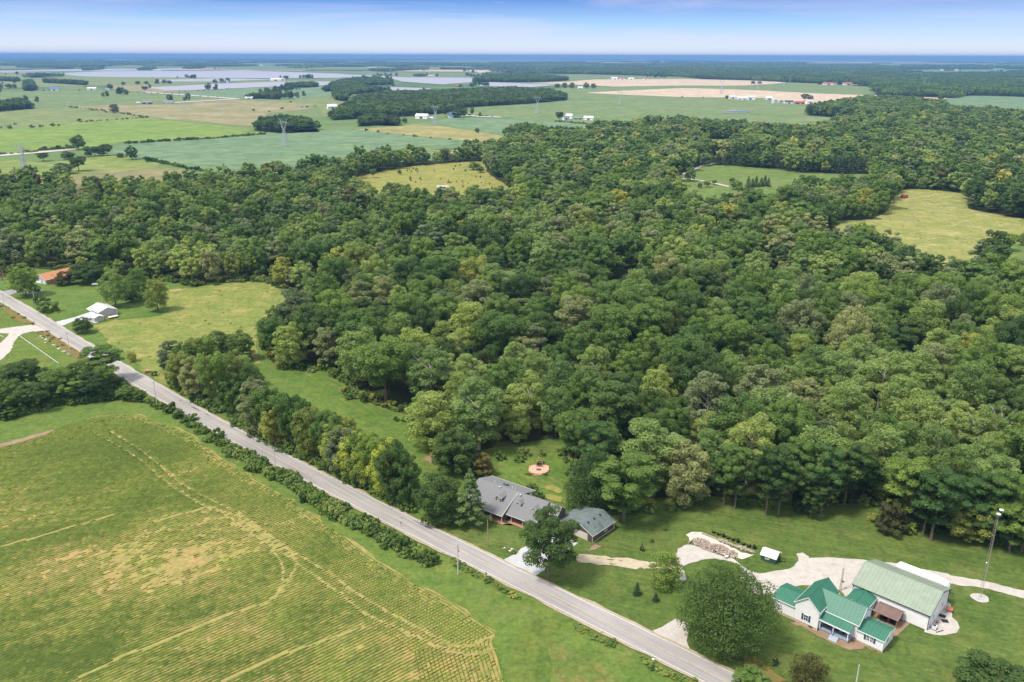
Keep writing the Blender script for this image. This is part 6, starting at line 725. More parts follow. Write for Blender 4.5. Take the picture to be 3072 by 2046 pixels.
# ---------------------------------------------------------------- crop rows
def polyline_dist(P, line):
    q = np.array(line); best = np.full(len(P), 1e9)
    for a, b_ in zip(q[:-1], q[1:]):
        d = b_-a; t = np.clip(((P-a)@d)/max(1e-9, d@d), 0, 1); best = np.minimum(best, np.hypot(*(P-(a+t[:,None]*d)).T))
    return best
fieldp = np.array(grow(POLY['soil_field'][1], 4, 0.0, 1)); ra = R(40.5); ru = np.array([math.cos(ra), math.sin(ra)]); rv = np.array([-ru[1], ru[0]])
rc_ = np.random.default_rng(8); CV, CF, CT = [], [], []
def add_row(P, wid, hgt, tone):
    """one planted row: a ridge of foliage along the points P, broken where wid is 0"""
    n = len(P); T_ = np.gradient(P, axis=0); T_ /= np.maximum(np.hypot(*T_.T)[:,None], 1e-6); Nn = np.c_[-T_[:,1], T_[:,0]]; b = sum(len(v) for v in CV)
    A = np.c_[P + Nn*wid[:,None], np.full(n, 0.13)]; B_ = np.c_[P + Nn*(rc_.normal(0, 0.06, n))[:,None], 0.13 + hgt]; C_ = np.c_[P - Nn*wid[:,None], np.full(n, 0.13)]
    CV.append(np.stack([A, B_, C_], 1).reshape(-1, 3)); i = np.arange(n-1)[wid[:-1] + wid[1:] > 0.04]*3 + b
    CF.append(np.concatenate([np.c_[i, i+3, i+4, i+1], np.c_[i+1, i+4, i+5, i+2]])); CT.append(np.concatenate([tone[:-1][wid[:-1] + wid[1:] > 0.04]]*2))
def vigor(P):
    al = np.c_[(P@ru)*0.28, P@rv]; f = 0.85*field_noise(al, 42, 31) + 0.45*field_noise(al, 9, 32) + 0.3*field_noise(P, 5, 33) - 0.15
    return f
tr_d = lambda P: np.min([polyline_dist(P, t) for t in TRACKS], axis=0)
edge = np.r_[fieldp, fieldp[:1]]
lo, hi = (fieldp@rv).min(), (fieldp@rv).max(); ulo, uhi = (fieldp@ru).min(), (fieldp@ru).max()
keep_edge = fieldp
for o_ in np.arange(lo, hi, 0.95):
    u = np.arange(ulo, uhi, 0.75); Pr = u[:,None]*ru + (o_ + rc_.normal(0, 0.03, len(u)))[:,None]*rv
    ok = inside(Pr, fieldp) & (Pr[:,1] > 118) & (np.abs(Pr[:,0]) < Pr[:,1]*0.72+25)
    if ok.sum() < 3: continue
    i0, i1 = np.where(ok)[0][[0,-1]]; Pr = Pr[i0:i1+1]; ok = ok[i0:i1+1]
    v = vigor(Pr); wid = np.clip(0.165 + 0.11*v + rc_.normal(0, 0.045, len(Pr)), 0.02, 0.36); 
    dt = tr_d(Pr); wid = np.where(dt + rc_.normal(0, 0.10, len(Pr)) < 0.45, 0.0, np.where(dt < 0.8, wid*0.7, wid)); de = polyline_dist(Pr, edge); wid = np.where((de < 1.2) | ~ok, 0, np.where(de < 15, wid*0.8, wid)); wid = np.where((de < 4) & (rc_.random(len(Pr)) < 0.5), 0, wid)
    add_row(Pr, wid, np.clip(0.22 + wid*1.0 + rc_.normal(0, 0.06, len(Pr)), 0.08, 0.6), np.clip(0.45 - 0.28*v + rc_.normal(0, 0.14, len(Pr)), 0, 1))
for j in range(20):                                                   # headland rows following the field edge
    off = 0.35 + j*0.95; E_ = resample([tuple(p) for p in fieldp], 900); Tn = np.gradient(E_, axis=0); Tn /= np.hypot(*Tn.T)[:,None]; Nn = np.c_[-Tn[:,1], Tn[:,0]]
    k_ = np.ones(15)/15; Nn = np.c_[np.convolve(Nn[:,0], k_, 'same'), np.convolve(Nn[:,1], k_, 'same')]; Nn /= np.maximum(np.hypot(*Nn.T)[:,None], .3)
    sgn = 1 if inside((E_+Nn*1.5)[100:101], fieldp)[0] else -1; Pr = E_ + Nn*off*sgn
    ok = inside(Pr, fieldp) & (Pr[:,1] > 140) & (polyline_dist(Pr, edge) > off-0.5) & ((Pr@rv) < 1e9)
    seg = (np.arange(900) > 20) & (np.arange(900) < 640); wid = np.where(ok & seg & (tr_d(Pr) > 0.7), np.clip(0.20 + 0.1*vigor(Pr), 0.06, .34), 0)
    if j > 9: wid = wid*np.where(rc_.random(900) < 0.8, 0.75, 0)
    add_row(Pr, wid, np.clip(0.22 + wid*0.5 + rc_.normal(0, 0.05, 900), .05, .6), np.clip(0.45 + rc_.normal(0, 0.15, 900), 0, 1))
CV_ = np.concatenate(CV); CF_ = np.concatenate(CF); CT_ = np.concatenate(CT); used = np.zeros(len(CV_), int); used[CF_.ravel()] = 1; remap = np.cumsum(used)-1; CV_ = CV_[used > 0]; CF_ = remap[CF_]
me = bpy.data.meshes.new('crop_rows'); me.vertices.add(len(CV_)); me.vertices.foreach_set('co', CV_.ravel()); me.loops.add(len(CF_)*4); me.loops.foreach_set('vertex_index', CF_.ravel().astype(np.int32)); me.polygons.add(len(CF_)); me.polygons.foreach_set('loop_start', np.arange(len(CF_), dtype=np.int32)*4); me.polygons.foreach_set('loop_total', np.full(len(CF_), 4, dtype=np.int32)); me.update()
a = me.attributes.new('tone', 'FLOAT', 'FACE'); a.data.foreach_set('value', CT_.astype(np.float32)); me.materials.append(M['crop_leaf']); cr_o = link('crop_rows', me); tag(cr_o, 'low green crop plants growing in straight rows', None, None, 'stuff')
# solar farms: rows of tilted panels, far off
for poly in SOLAR:
    q = np.array(poly); mb = MB(); y0, y1 = q[:,1].min(), q[:,1].max(); stp = 9.0 if y1 < 6000 else 16.0
    for yy in np.arange(y0, y1, stp):
        xs = []
        for a_, b_ in zip(q, np.roll(q, -1, 0)):
            if (a_[1] > yy) != (b_[1] > yy): xs.append(a_[0] + (yy-a_[1])/(b_[1]-a_[1])*(b_[0]-a_[0]))
        xs.sort()
        for x0, x1 in zip(xs[::2], xs[1::2]): mb.poly([(x0, yy, 1.0), (x1, yy, 1.0), (x1, yy+stp*0.62, 2.9), (x0, yy+stp*0.62, 2.9)], 0.1)
    o = mb.build('solar_panel_rows', M['solar_panel']); tag(o, 'pale grey solar panel rows covering far fields', None, None, 'stuff')

# ---------------------------------------------------------------- buildings
def window(parent, x0, x1, z0, z1, y, frame='trim_white', mull=1, n=(0,-1), rows=1):
    """upright window on a wall whose outside looks along n (local axes)"""
    if n[0] == 0: bx_ = lambda mb, a, b_, c, d, o1, o2: mb.box(a, b_, min(y+n[1]*o1, y+n[1]*o2), max(y+n[1]*o1, y+n[1]*o2), c, d)
    else: bx_ = lambda mb, a, b_, c, d, o1, o2: mb.box(min(y+n[0]*o1, y+n[0]*o2), max(y+n[0]*o1, y+n[0]*o2), a, b_, c, d)
    t = 0.08; fr = MB()
    bx_(fr, x0-t, x0, z0-t, z1+t, -0.02, 0.06); bx_(fr, x1, x1+t, z0-t, z1+t, -0.02, 0.06); bx_(fr, x0, x1, z1, z1+t, -0.02, 0.06); bx_(fr, x0, x1, z0-t, z0, -0.02, 0.08)
    wn = fr.build('window', M[frame], parent); gl = MB(); bx_(gl, x0, x1, z0, z1, -0.01, 0.02); gl.build('pane', M['glass'], wn); mm = MB(); dz = (z1-z0)/(rows+1)
    for k in range(rows): bx_(mm, x0, x1, z0+dz*(k+1)-0.03, z0+dz*(k+1)+0.03, 0.02, 0.05)
    for k in range(mull): xx = x0 + (x1-x0)*(k+1)/(mull+1); bx_(mm, xx-0.03, xx+0.03, z0, z1, 0.02, 0.047)
    mm.build('glazing_bar', M[frame], wn); return wn
def gable_x(parent, x0, x1, y0, y1, zb, ze, zr, yr, wall, roof, ov=0.3, t=0.12, seams=None, trim='trim_white', wallt=0.15, ends=(1,1), name_roof='roof'):
    """block with its ridge along x: walls with gable ends and a two-sided roof"""
    w_ = MB(); w_.box(x0, x1, y0, y0+wallt, zb, ze); w_.box(x0, x1, y1-wallt, y1, zb, ze)
    for xx, nx in ((x0, 1), (x1, -1)): w_.wall([(xx, y0+wallt, zb), (xx, y1-wallt, zb), (xx, y1-wallt, ze), (xx, yr, zr-0.05), (xx, y0+wallt, ze)], (nx, 0), wallt)
    w_.build('wall', M[wall], parent); s0 = (zr-ze)/(yr-y0); s1 = (zr-ze)/(y1-yr); rf = MB(); up = 0.06
    a0, a1 = x0 - (ov if ends[0] else 0), x1 + (ov if ends[1] else 0)
    rf.poly([(a0, y0-ov, ze-ov*s0+up), (a1, y0-ov, ze-ov*s0+up), (a1, yr, zr+up), (a0, yr, zr+up)], t); rf.poly([(a0, yr, zr+up), (a1, yr, zr+up), (a1, y1+ov, ze-ov*s1+up), (a0, y1+ov, ze-ov*s1+up)], t)
    r_ = rf.build(name_roof, M[roof], parent)
    if seams:
        sm = MB()
        for xx in np.arange(a0+0.25, a1, seams):
            sm.poly([(xx-.03, y0-ov, ze-ov*s0+up+.05), (xx+.03, y0-ov, ze-ov*s0+up+.05), (xx+.03, yr, zr+up+.05), (xx-.03, yr, zr+up+.05)], 0.06); sm.poly([(xx-.03, yr, zr+up+.05), (xx+.03, yr, zr+up+.05), (xx+.03, y1+ov, ze-ov*s1+up+.05), (xx-.03, y1+ov, ze-ov*s1+up+.05)], 0.06)
        sm.tube((a0, yr, zr+up+.03), (a1, yr, zr+up+.03), 0.09, n=6); q = sm.build('roof_seam', M[roof], r_); q['kind'] = 'stuff'
    if trim:
        tr = MB(); 
        for yy, zz_ in ((y0-ov-0.06, ze-ov*s0), (y1+ov, ze-ov*s1)): tr.box(a0, a1, yy, yy+0.06, zz_-0.18, zz_+0.03)
        for xx in (a0-0.05, a1):
            tr.poly([(xx, y0-ov, ze-ov*s0+up-.02), (xx+.05, y0-ov, ze-ov*s0+up-.02), (xx+.05, yr, zr+up-.02), (xx, yr, zr+up-.02)], 0.2); tr.poly([(xx, yr, zr+up-.02), (xx+.05, yr, zr+up-.02), (xx+.05, y1+ov, ze-ov*s1+up-.02), (xx, y1+ov, ze-ov*s1+up-.02)], 0.2)
        tr.build('fascia', M[trim], parent)
    return r_
def gable_y(parent, x0, x1, y0, y1, zb, ze, zr, xr, wall, roof, ov=0.3, t=0.12, seams=None, trim='trim_white', wallt=0.15, name_roof='roof'):
    w_ = MB(); w_.box(x0, x0+wallt, y0, y1, zb, ze); w_.box(x1-wallt, x1, y0, y1, zb, ze)
    for yy, ny in ((y0, 1), (y1, -1)): w_.wall([(x0+wallt, yy, zb), (x1-wallt, yy, zb), (x1-wallt, yy, ze), (xr, yy, zr-0.05), (x0+wallt, yy, ze)], (0, ny), wallt)
    w_.build('wall', M[wall], parent); s0 = (zr-ze)/(xr-x0); s1 = (zr-ze)/(x1-xr); rf = MB(); up = 0.06; b0, b1 = y0-ov, y1+ov
    rf.poly([(x0-ov, b0, ze-ov*s0+up), (xr, b0, zr+up), (xr, b1, zr+up), (x0-ov, b1, ze-ov*s0+up)], t); rf.poly([(xr, b0, zr+up), (x1+ov, b0, ze-ov*s1+up), (x1+ov, b1, ze-ov*s1+up), (xr, b1, zr+up)], t)
    r_ = rf.build(name_roof, M[roof], parent)
    if seams:
        sm = MB()
        for yy in np.arange(b0+0.25, b1, seams):
            sm.poly([(x0-ov, yy-.03, ze-ov*s0+up+.05), (xr, yy-.03, zr+up+.05), (xr, yy+.03, zr+up+.05), (x0-ov, yy+.03, ze-ov*s0+up+.05)], .06); sm.poly([(xr, yy-.03, zr+up+.05), (x1+ov, yy-.03, ze-ov*s1+up+.05), (x1+ov, yy+.03, ze-ov*s1+up+.05), (xr, yy+.03, zr+up+.05)], .06)
        sm.tube((xr, b0, zr+up+.03), (xr, b1, zr+up+.03), 0.09, n=6); q = sm.build('roof_seam', M[roof], r_); q['kind'] = 'stuff'
    if trim:
        tr = MB()
        for yy in (b0-0.05, b1):
            tr.poly([(x0-ov, yy, ze-ov*s0+up-.02), (xr, yy, zr+up-.02), (xr, yy+.05, zr+up-.02), (x0-ov, yy+.05, ze-ov*s0+up-.02)], .2); tr.poly([(xr, yy, zr+up-.02), (x1+ov, yy, ze-ov*s1+up-.02), (x1+ov, yy+.05, ze-ov*s1+up-.02), (xr, yy+.05, zr+up-.02)], .2)
        tr.box(x0-ov-.06, x0-ov, b0, b1, ze-ov*s0-.15, ze-ov*s0+.03); tr.box(x1+ov, x1+ov+.06, b0, b1, ze-ov*s1-.15, ze-ov*s1+.03); tr.build('fascia', M[trim], parent)
    return r_
# -- white farmhouse with green roofs
FH = empty('farmhouse', (64.56, 173.77, 0.15), R(-43.5), 'white farmhouse with green metal roofs, front porch and wings', 'house')
fd = MB(); fd.box(0.05, 5.65, 0.05, 7.3, 0, 0.78); fd.box(5.65, 11.45, 0.05, 10.5, 0, 0.79); fd.box(11.45, 19.1, 3.15, 10.7, 0, 0.77); fd.box(19.1, 25.65, 3.15, 9.25, 0, 0.45); fd.build('foundation', M['block'], FH)
gable_x(FH, 0, 5.6, 0, 7.4, 0.75, 4.05, 5.0, 3.7, 'siding_white', 'roof_green', seams=0.9, ends=(1,0))
gable_x(FH, 11.5, 19.7, 3.0, 10.8, 0.75, 4.85, 7.75, 6.3, 'siding_white', 'roof_green', seams=0.9, ends=(0,1), ov=0.35)
gable_y(FH, 5.62, 11.52, 0.02, 10.6, 0.76, 5.6, 8.2, 8.6, 'siding_white', 'roof_green', seams=0.9)
gable_x(FH, 19.72, 25.7, 3.1, 9.3, 0.42, 3.35, 4.3, 6.2, 'siding_white', 'roof_green', seams=0.9, ends=(1,1))
vl = MB(); vl.poly([(9.05, 6.3, 7.80), (11.6, 3.78, 5.60), (11.6, 6.3, 7.80)], 0.05); vl.poly([(9.05, 6.31, 7.80), (11.6, 6.31, 7.80), (11.6, 9.7, 5.60)], 0.05); vl.build('roof_valley', M['roof_green'], FH)
gable_y(FH, 12.8, 18.0, 10.85, 18.5, 0.1, 3.1, 4.0, 15.4, 'siding_white', 'roof_green', ov=0.3, seams=0.9)
window(FH, 8.05, 9.05, 1.55, 3.1, 0.0)
for a, b_ in ((7.45, 7.9), (9.2, 9.65)): mb = MB(); mb.box(a, b_, -0.05, 0.02, 1.45, 3.2); mb.build('shutter', M['shutter_blue'], FH)
window(FH, 21.9, 22.5, 1.55, 2.75, 3.1, 'trim_white'); window(FH, 22.75, 23.35, 1.55, 2.75, 3.1, 'trim_white')
for a, b_ in ((21.3, 21.75), (23.5, 23.95)): mb = MB(); mb.box(a, b_, 3.03, 3.12, 1.45, 2.85); mb.build('shutter', M['shutter_blue'], FH)
window(FH, 4.2, 5.2, 2.3, 3.6, 19.7, n=(1,0)); window(FH, 7.2, 8.2, 2.3, 3.6, 19.7, n=(1,0)); window(FH, 5.2, 6.4, 1.4, 2.6, 25.7, n=(1,0))
mb = MB(); mb.box(9.4, 10.4, -0.03, 0.02, 0.3, 0.6); mb.build('vent', M['trim_dark'], FH)
pf = MB(); pf.box(11.6, 18.7, 0.55, 3.0, 0.55, 0.8); pf.build('porch_floor', M['deck_blue'], FH)
mb = MB(); mb.box(11.7, 18.6, 0.7, 3.0, 0, 0.55); mb.build('porch_base', M['block'], FH)
mb = MB(); mb.poly([(11.55, 0.3, 3.35), (18.95, 0.3, 3.35), (18.95, 2.97, 4.35), (11.55, 2.97, 4.35)], 0.12); pr = mb.build('porch_roof', M['roof_green'], FH)
mb = MB(); [mb.poly([(xx-.03,0.3,3.40),(xx+.03,0.3,3.40),(xx+.03,2.95,4.40),(xx-.03,2.95,4.40)], .06) for xx in np.arange(11.8, 18.9, 0.9)]; q = mb.build('roof_seam', M['roof_green'], pr); q['kind'] = 'stuff'
mb = MB(); mb.box(11.55, 18.95, 0.24, 0.3, 3.05, 3.36); mb.build('porch_beam', M['trim_white'], FH)
for xx in (11.8, 15.0, 18.5): mb = MB(); mb.box(xx-.09, xx+.09, 0.6, 0.78, 0.8, 3.2); mb.build('porch_post', M['trim_white'], FH)
for k in range(4): mb = MB(); mb.box(14.6, 16.6, 0.55-0.36*(k+1), 0.55-0.36*k-0.02, 0, 0.62-0.16*k); mb.build('step', M['step_blue'], FH)
mb = MB(); mb.box(13.0, 14.0, 2.93, 3.0, 0.8, 2.9); dr = mb.build('door', M['trim_dark'], FH); mb = MB(); mb.tube((13.85, 2.9, 1.8), (13.85, 2.9, 1.95), 0.04); mb.build('handle', M['steel'], dr)
window(FH, 16.6, 17.8, 1.5, 2.8, 3.0)
for xx, yy in ((0.02,-0.05), (25.72,3.02), (25.72,9.32), (11.5,-0.05)): mb = MB(); mb.tube((xx, yy, 0.1), (xx, yy, 3.2), 0.06); mb.build('downpipe', M['trim_white'], FH)
def FHp(x, y, z=0.15): c, s_n = math.cos(R(-43.5)), math.sin(R(-43.5)); return (64.56 + x*c - y*s_n, 173.77 + x*s_n + y*c, z)
for i, (xx, lab) in enumerate(((12.6, 'round brown wicker chair on the farmhouse porch'), (15.4, 'dark porch chair behind the flag post'), (17.0, 'dark porch chair at the end of the porch'))):
    c0 = empty('porch_chair', FHp(xx, 2.2, 0.95), R(-43.5), lab, 'chair'); m_ = M['wood_brown'] if i == 0 else M['trim_dark']
    mb = MB(); mb.box(-.35,.35,-.35,.35,.38,.48); mb.build('seat', m_, c0); mb = MB(); mb.box(-.35,.35,.3,.38,.48,1.1); mb.build('backrest', m_, c0)
    for a_, b_ in ((-.3,-.3),(.3,-.3),(-.3,.3),(.3,.3)): mb = MB(); mb.box(a_-.03,a_+.03,b_-.03,b_+.03,0,.38); mb.build('leg', m_, c0)
fl = empty('flag', FHp(15.0, 0.5, 2.2), R(-43.5), 'small striped flag hanging from the porch post', 'flag'); mb = MB(); mb.tube((0,0,0.6),(0,-0.9,1.0),0.02); mb.build('flag_staff', M['pole_brown'], fl); mb = MB(); mb.box(-.02,.02,-.85,-.35,-.2,.3); mb.build('union_canton', M['flag_blue'], fl)
for k in range(6): mb = MB(); mb.box(-.018,.018,-.85+.14*k,-.72+.14*k,-1.0,-.21); mb.build('stripe', M['flag_red' if k % 2 == 0 else 'flag_white'], fl)
an = empty('antenna_tower', (93.3*0+84.67, 182.10, 0.15), 0.3, 'thin lattice aerial standing behind the farmhouse', 'antenna')
def lattice(parent, H, w0, w1, r, bays, mat, sides=3, name='lattice_post', brace='lattice_brace'):
    C0 = lambda t: [((w0+(w1-w0)*t)*math.cos(a), (w0+(w1-w0)*t)*math.sin(a), H*t) for a in np.arange(sides)*2*math.pi/sides+0.3]
    for i in range(sides): mb = MB(); mb.tube(C0(0)[i], C0(1)[i], r, r, 4); mb.build(name, mat, parent)
    mb = MB()
    for k in range(bays):
        A, B_ = C0(k/bays), C0((k+1)/bays)
        for i in range(sides): mb.tube(A[i], B_[(i+1) % sides], r*0.6, r*0.6, 3); mb.tube(B_[i], B_[(i+1) % sides], r*0.6, r*0.6, 3)
    q = mb.build(brace, mat, parent); q['kind'] = 'stuff'
lattice(an, 6.5, 0.28, 0.2, 0.045, 12, M['wood_grey']); mb = MB(); mb.lathe([(0.05,0),(0.4,0.1),(0.42,0.14),(0.05,0.05)], 12, (0.3,0,2.4)); mb.build('dish', M['shutter_blue'], an); mb = MB(); mb.tube((0,0,6.5),(0,0,8.2),0.03); mb.build('whip', M['steel'], an)
# -- barn
B0 = empty('barn', FHp(30.43, 18.65), R(-43.5), 'large white metal barn with pale sage green roof', 'barn')
gable_x(B0, -18.2, 0, 0, 14.4, 0.0, 4.35, 7.1, 7.2, 'siding_white', 'roof_sage', seams=0.92, ov=0.35, trim='trim_dark')
for xx, yy in ((0.02,-.04), (-18.22,-.04), (0.02,14.44)): mb = MB(); mb.box(xx-.07,xx+.07,yy-.05,yy+.05,0,4.25); mb.build('corner_trim', M['trim_dark'], B0)
window(B0, 3.2, 4.2, 1.4, 2.6, 0.0, n=(1,0)); window(B0, 9.5, 10.7, 1.4, 2.6, 0.0, n=(1,0)); mb = MB(); mb.box(-0.01,0.05,6.0,7.0,0.05,2.15); mb.build('door', M['trim_white'], B0)
mb = MB(); mb.box(-18.27,-18.2,4.5,9.9,0.05,3.6); mb.build('barn_door', M['trim_white'], B0)
pg = empty('patio_shelter', FHp(22.2, 15.9), R(-43.5), 'brown roofed open patio shelter between farmhouse and barn', 'shelter')
for xx in (-2.6, 2.6):
    for yy in (-1.9, 1.9): mb = MB(); mb.box(xx-.1,xx+.1,yy-.1,yy+.1,0,2.55); mb.build('post', M['wood_brown'], pg)
mb = MB(); mb.poly([(-2.95,-2.3,2.5),(2.95,-2.3,2.5),(2.95,1.0,3.25),(-2.95,1.0,3.25)],.1); mb.poly([(-2.95,1.0,3.25),(2.95,1.0,3.25),(2.95,2.3,2.75),(-2.95,2.3,2.75)],.1); mb.build('roof', M['roof_brown'], pg)
mb = MB(); mb.box(-2.7,2.7,-2.0,-1.8,2.3,2.46); mb.box(-2.7,2.7,1.8,2.0,2.3,2.46); mb.build('beam', M['wood_brown'], pg)
sheet('patio_floor', [FHp(x_, y_)[:2] for x_, y_ in ((19.2,11.0),(19.2,18.5),(26.6,18.5),(26.0,11.6),(25.4,10.2),(20.2,10.2))], 0.2, M['mulch'])
for xx, yy, lab in ((21.5,14.9,'dark bench seat under the patio shelter'), (23.6,15.2,'dark covered grill under the patio shelter')):
    c0 = empty('garden_bench' if 'seat' in lab else 'grill', FHp(xx, yy, 0.2), R(-43.5), lab, 'bench' if 'seat' in lab else 'grill'); mb = MB(); mb.box(-.8,.8,-.4,.4,.3,.75); mb.build('body', M['black_plastic'], c0); mb = MB(); mb.box(-.8,.8,.3,.42,.75,1.2); mb.build('back', M['black_plastic'], c0); 
    for a_ in (-.7,.7): mb = MB(); mb.box(a_-.05,a_+.05,-.35,.35,0,.3); mb.build('leg', M['black_plastic'], c0)
tr_ = empty('travel_trailer', FHp(30.43-7.6, 18.65+18.9), R(-43.5), 'long white trailer with rounded end parked behind the barn', 'trailer')
def rounded_box(x0, x1, y0, y1, z0, z1, r=0.5):
    mb = MB(); prof = [(x0, z0), (x1, z0), (x1, z1-r*1.8), (x1-r*0.5, z1-r*0.6), (x1-r*1.6, z1), (x0+r*0.8, z1), (x0+r*0.2, z1-r*0.3), (x0, z1-r)]; n = len(prof)
    return mb.add([(p[0], y0, p[1]) for p in prof] + [(p[0], y1, p[1]) for p in prof], [tuple(range(n)), tuple(range(2*n-1, n-1, -1))] + [(i, i+n, (i+1) % n + n, (i+1) % n) for i in range(n)])
rounded_box(-6.6, 6.4, -1.25, 1.25, 0.6, 3.1, 0.8).build('body', M['trim_white'], tr_)
for xx in (-3.4, -2.5): 
    for yy in (-1.15, 1.15): mb = MB(); mb.tube((xx, yy-.12, .38), (xx, yy+.12, .38), .38, n=12); mb.build('wheel', M['rubber'], tr_)
mb = MB(); mb.box(6.4,7.8,-.1,.1,.5,.65); mb.build('hitch', M['trim_dark'], tr_); mb = MB(); mb.box(-1,0,-1.28,-1.25,1.6,2.3); mb.build('window', M['glass'], tr_)
# things on the pad by the barn
BP = lambda x, y, z=0.2: FHp(30.43 + x, 18.65 + y, z)
ac = empty('air_conditioner', BP(1.1, 1.7), R(-43.5), 'grey air conditioner unit on the pale pad by the barn', 'air conditioner'); mb = MB(); mb.box(-.5,.5,-.5,.5,0.05,.95); mb.build('casing', M['dish_grey'], ac); mb = MB(); mb.lathe([(.36,.95),(.36,1.0),(.05,1.02)],14); mb.build('fan_grille', M['trim_dark'], ac); mb = MB(); mb.box(-.6,.6,-.6,.6,0,.05); mb.build('base', M['black_plastic'], ac)
for i, (x_, y_, a_) in enumerate(((0.9,8.2,0.1),(2.0,6.6,0.6))): mb = MB(); mb.rbox(0,0,0.0,1.5,1.3,0.05,a_-R(43.5)); o = mb.build('rubber_mat', M['black_plastic']); o.location = BP(x_, y_, 0.2); tag(o, ['dark square mat near the fire table on the barn pad','dark diamond mat on the middle of the barn pad'][i], 'mat')
pb = empty('plank', BP(2.4,1.6), R(20), 'dark narrow board lying beside the air conditioner', 'board'); mb = MB(); mb.box(-1.1,1.1,-.1,.1,0,.08); mb.build('board', M['trim_dark'], pb)
tb = empty('garden_table', BP(1.5,11.4), R(-30), 'rusty red square table beside the barn end', 'table'); mb = MB(); mb.box(-.75,.75,-.75,.75,.7,.78); mb.build('tabletop', M['rust_red'], tb)
for a_ in (-.65,.65):
    for b_ in (-.65,.65): mb = MB(); mb.box(a_-.05,a_+.05,b_-.05,b_+.05,0,.7); mb.build('leg', M['wood_dark'], tb)
pt = empty('flower_pot', BP(0.9,4.6), 0, 'terracotta pot by the barn end wall', 'pot'); mb = MB(); mb.lathe([(.2,0),(.32,.45),(.34,.5),(.28,.5)],12); mb.build('pot', M['brick_red'], pt); mb = MB(); mb.lathe([(.27,.47),(.05,.5)],10); mb.build('soil', M['mulch'], pt)
# -- lattice mast with dishes
mx_, my_, mh_, _ = MAST; ms = empty('lattice_mast', (mx_, my_, 0.1), 0.5, 'tall thin lattice mast with white dishes on a round pad', 'mast'); lattice(ms, mh_, 0.42, 0.28, 0.026, 30, M['wood_grey'])
for i, (dx_, dz_) in enumerate(((-.5,-.6),(.35,.3))): mb = MB(); mb.lathe([(.05,.0),(.4,.12),(.52,.32),(.5,.34),(.04,.1)],14,(dx_,-.35,mh_+dz_)); mb.build('dish', M['trim_white'], ms)
mb = MB(); mb.lathe([(.12,0),(.2,.2),(.05,.25)],8,(-.5,0,mh_*0.42)); mb.build('antenna', M['trim_white'], ms)
pts = [(mx_ + (2.1+0.2*math.sin(3*a))*math.cos(a), my_ + (2.1+0.2*math.cos(2*a))*math.sin(a)) for a in np.linspace(0, 6.28, 25)[:-1]]; sheet('gravel_pad', pts, 0.18, M['gravel'])
mb = MB(); mb.rbox(0,0,0.08,1.6,1.6,.16,.4); mb.build('concrete_base', M['concrete_white'], ms)
# -- green garden shed
sx_, sy_ = PTS['shed']; SH = empty('garden_shed', (sx_, sy_, 0.1), R(-35.7), 'small dark green shed with white roof on the lawn', 'shed')
gable_x(SH, -4.0, 0, 0, 3.8, 0, 1.95, 2.9, 1.9, 'siding_green', 'roof_white', ov=0.22, trim='trim_white'); window(SH, -2.7, -1.9, 0.9, 1.55, 0.0); 
for a_, b_ in ((-2.95,-2.74),(-1.86,-1.65)): mb = MB(); mb.box(a_,b_,-.04,.01,.85,1.6); mb.build('shutter', M['rust_red'], SH)
mb = MB(); mb.box(-0.01,.05,1.2,2.3,0.05,1.85); mb.build('door', M['siding_green'], SH); mb = MB(); mb.lathe([(.02,-.2),(.2,-.12),(.25,0),(.2,.12),(.02,.2)],12,(.35,3.3,1.9)); mb.build('red_float', M['orange'], SH)
# -- planters
for i, (x_, y_) in enumerate(PLANTERS):
    lab = ['black tub planter at the wood end of the row by the log pile','black tub planter with golden top second in the row by the log pile'] ; e = empty('planter', (x_, y_, 0.08), 0, lab[i] if i < 2 else ('black tub planter at the shed end of the row, dark leaves' if i == 8 else 'black tub planter with a leafy plant beside the log pile'), 'planter', 'tub planters beside the log pile')
    mb = MB(); mb.lathe([(.48,0),(.55,.62),(.58,.64),(.5,.6)],14); mb.build('tub', M['black_plastic'], e); c_o = link('plant', SHRUB[['shrub_b','shrub_d','shrub_c'][i % 3]][0], e); c_o.location = (0,0,.5); c_o.scale = (.36,.36,.32 if i != 1 else .1)
# -- firewood
def logs(x, y, L_, W_, a, n, hmax, seed, lab):
    r_ = np.random.default_rng(seed); mb = MB(); c, s_n = math.cos(a), math.sin(a)
    for k in range(n):
        u, v = r_.uniform(-1,1,2); rr = u*u+v*v
        if rr > 1: continue
        z = hmax*(1-rr)*r_.random()**0.5 + 0.12; px, py = u*L_/2, v*W_/2; th, ph = r_.uniform(0, 3.14), r_.normal(0, .35); ln = r_.uniform(.4,.85); d = Vector((math.cos(th)*math.cos(ph), math.sin(th)*math.cos(ph), math.sin(ph)))*ln/2; p = Vector((px*c-py*s_n, px*s_n+py*c, z)); rd = r_.uniform(.09,.2); mb.tube(p-d, p+d, rd, rd*.9, 5)
    o = mb.build('firewood_pile', M['wood_split']); o.location = (x, y, 0.2); tag(o, lab, 'firewood pile'); o['kind'] = 'stuff'
pa, pb_, pc_ = PTS['logs_a'], PTS['logs_b'], PTS['logs_c']; la = math.atan2(pc_[1]-pa[1], pc_[0]-pa[0])
logs(*pa, 5.2, 4.4, la, 300, 0.75, 1, 'tumbled heap of split firewood at the far end of the gravel'); logs(*pb_, 6.5, 4.6, la, 380, 0.9, 2, 'large tumbled heap of split firewood in the gravel yard'); logs(*pc_, 4.0, 3.2, la, 170, 0.7, 3, 'small heap of brown split firewood beside the wheelbarrow')
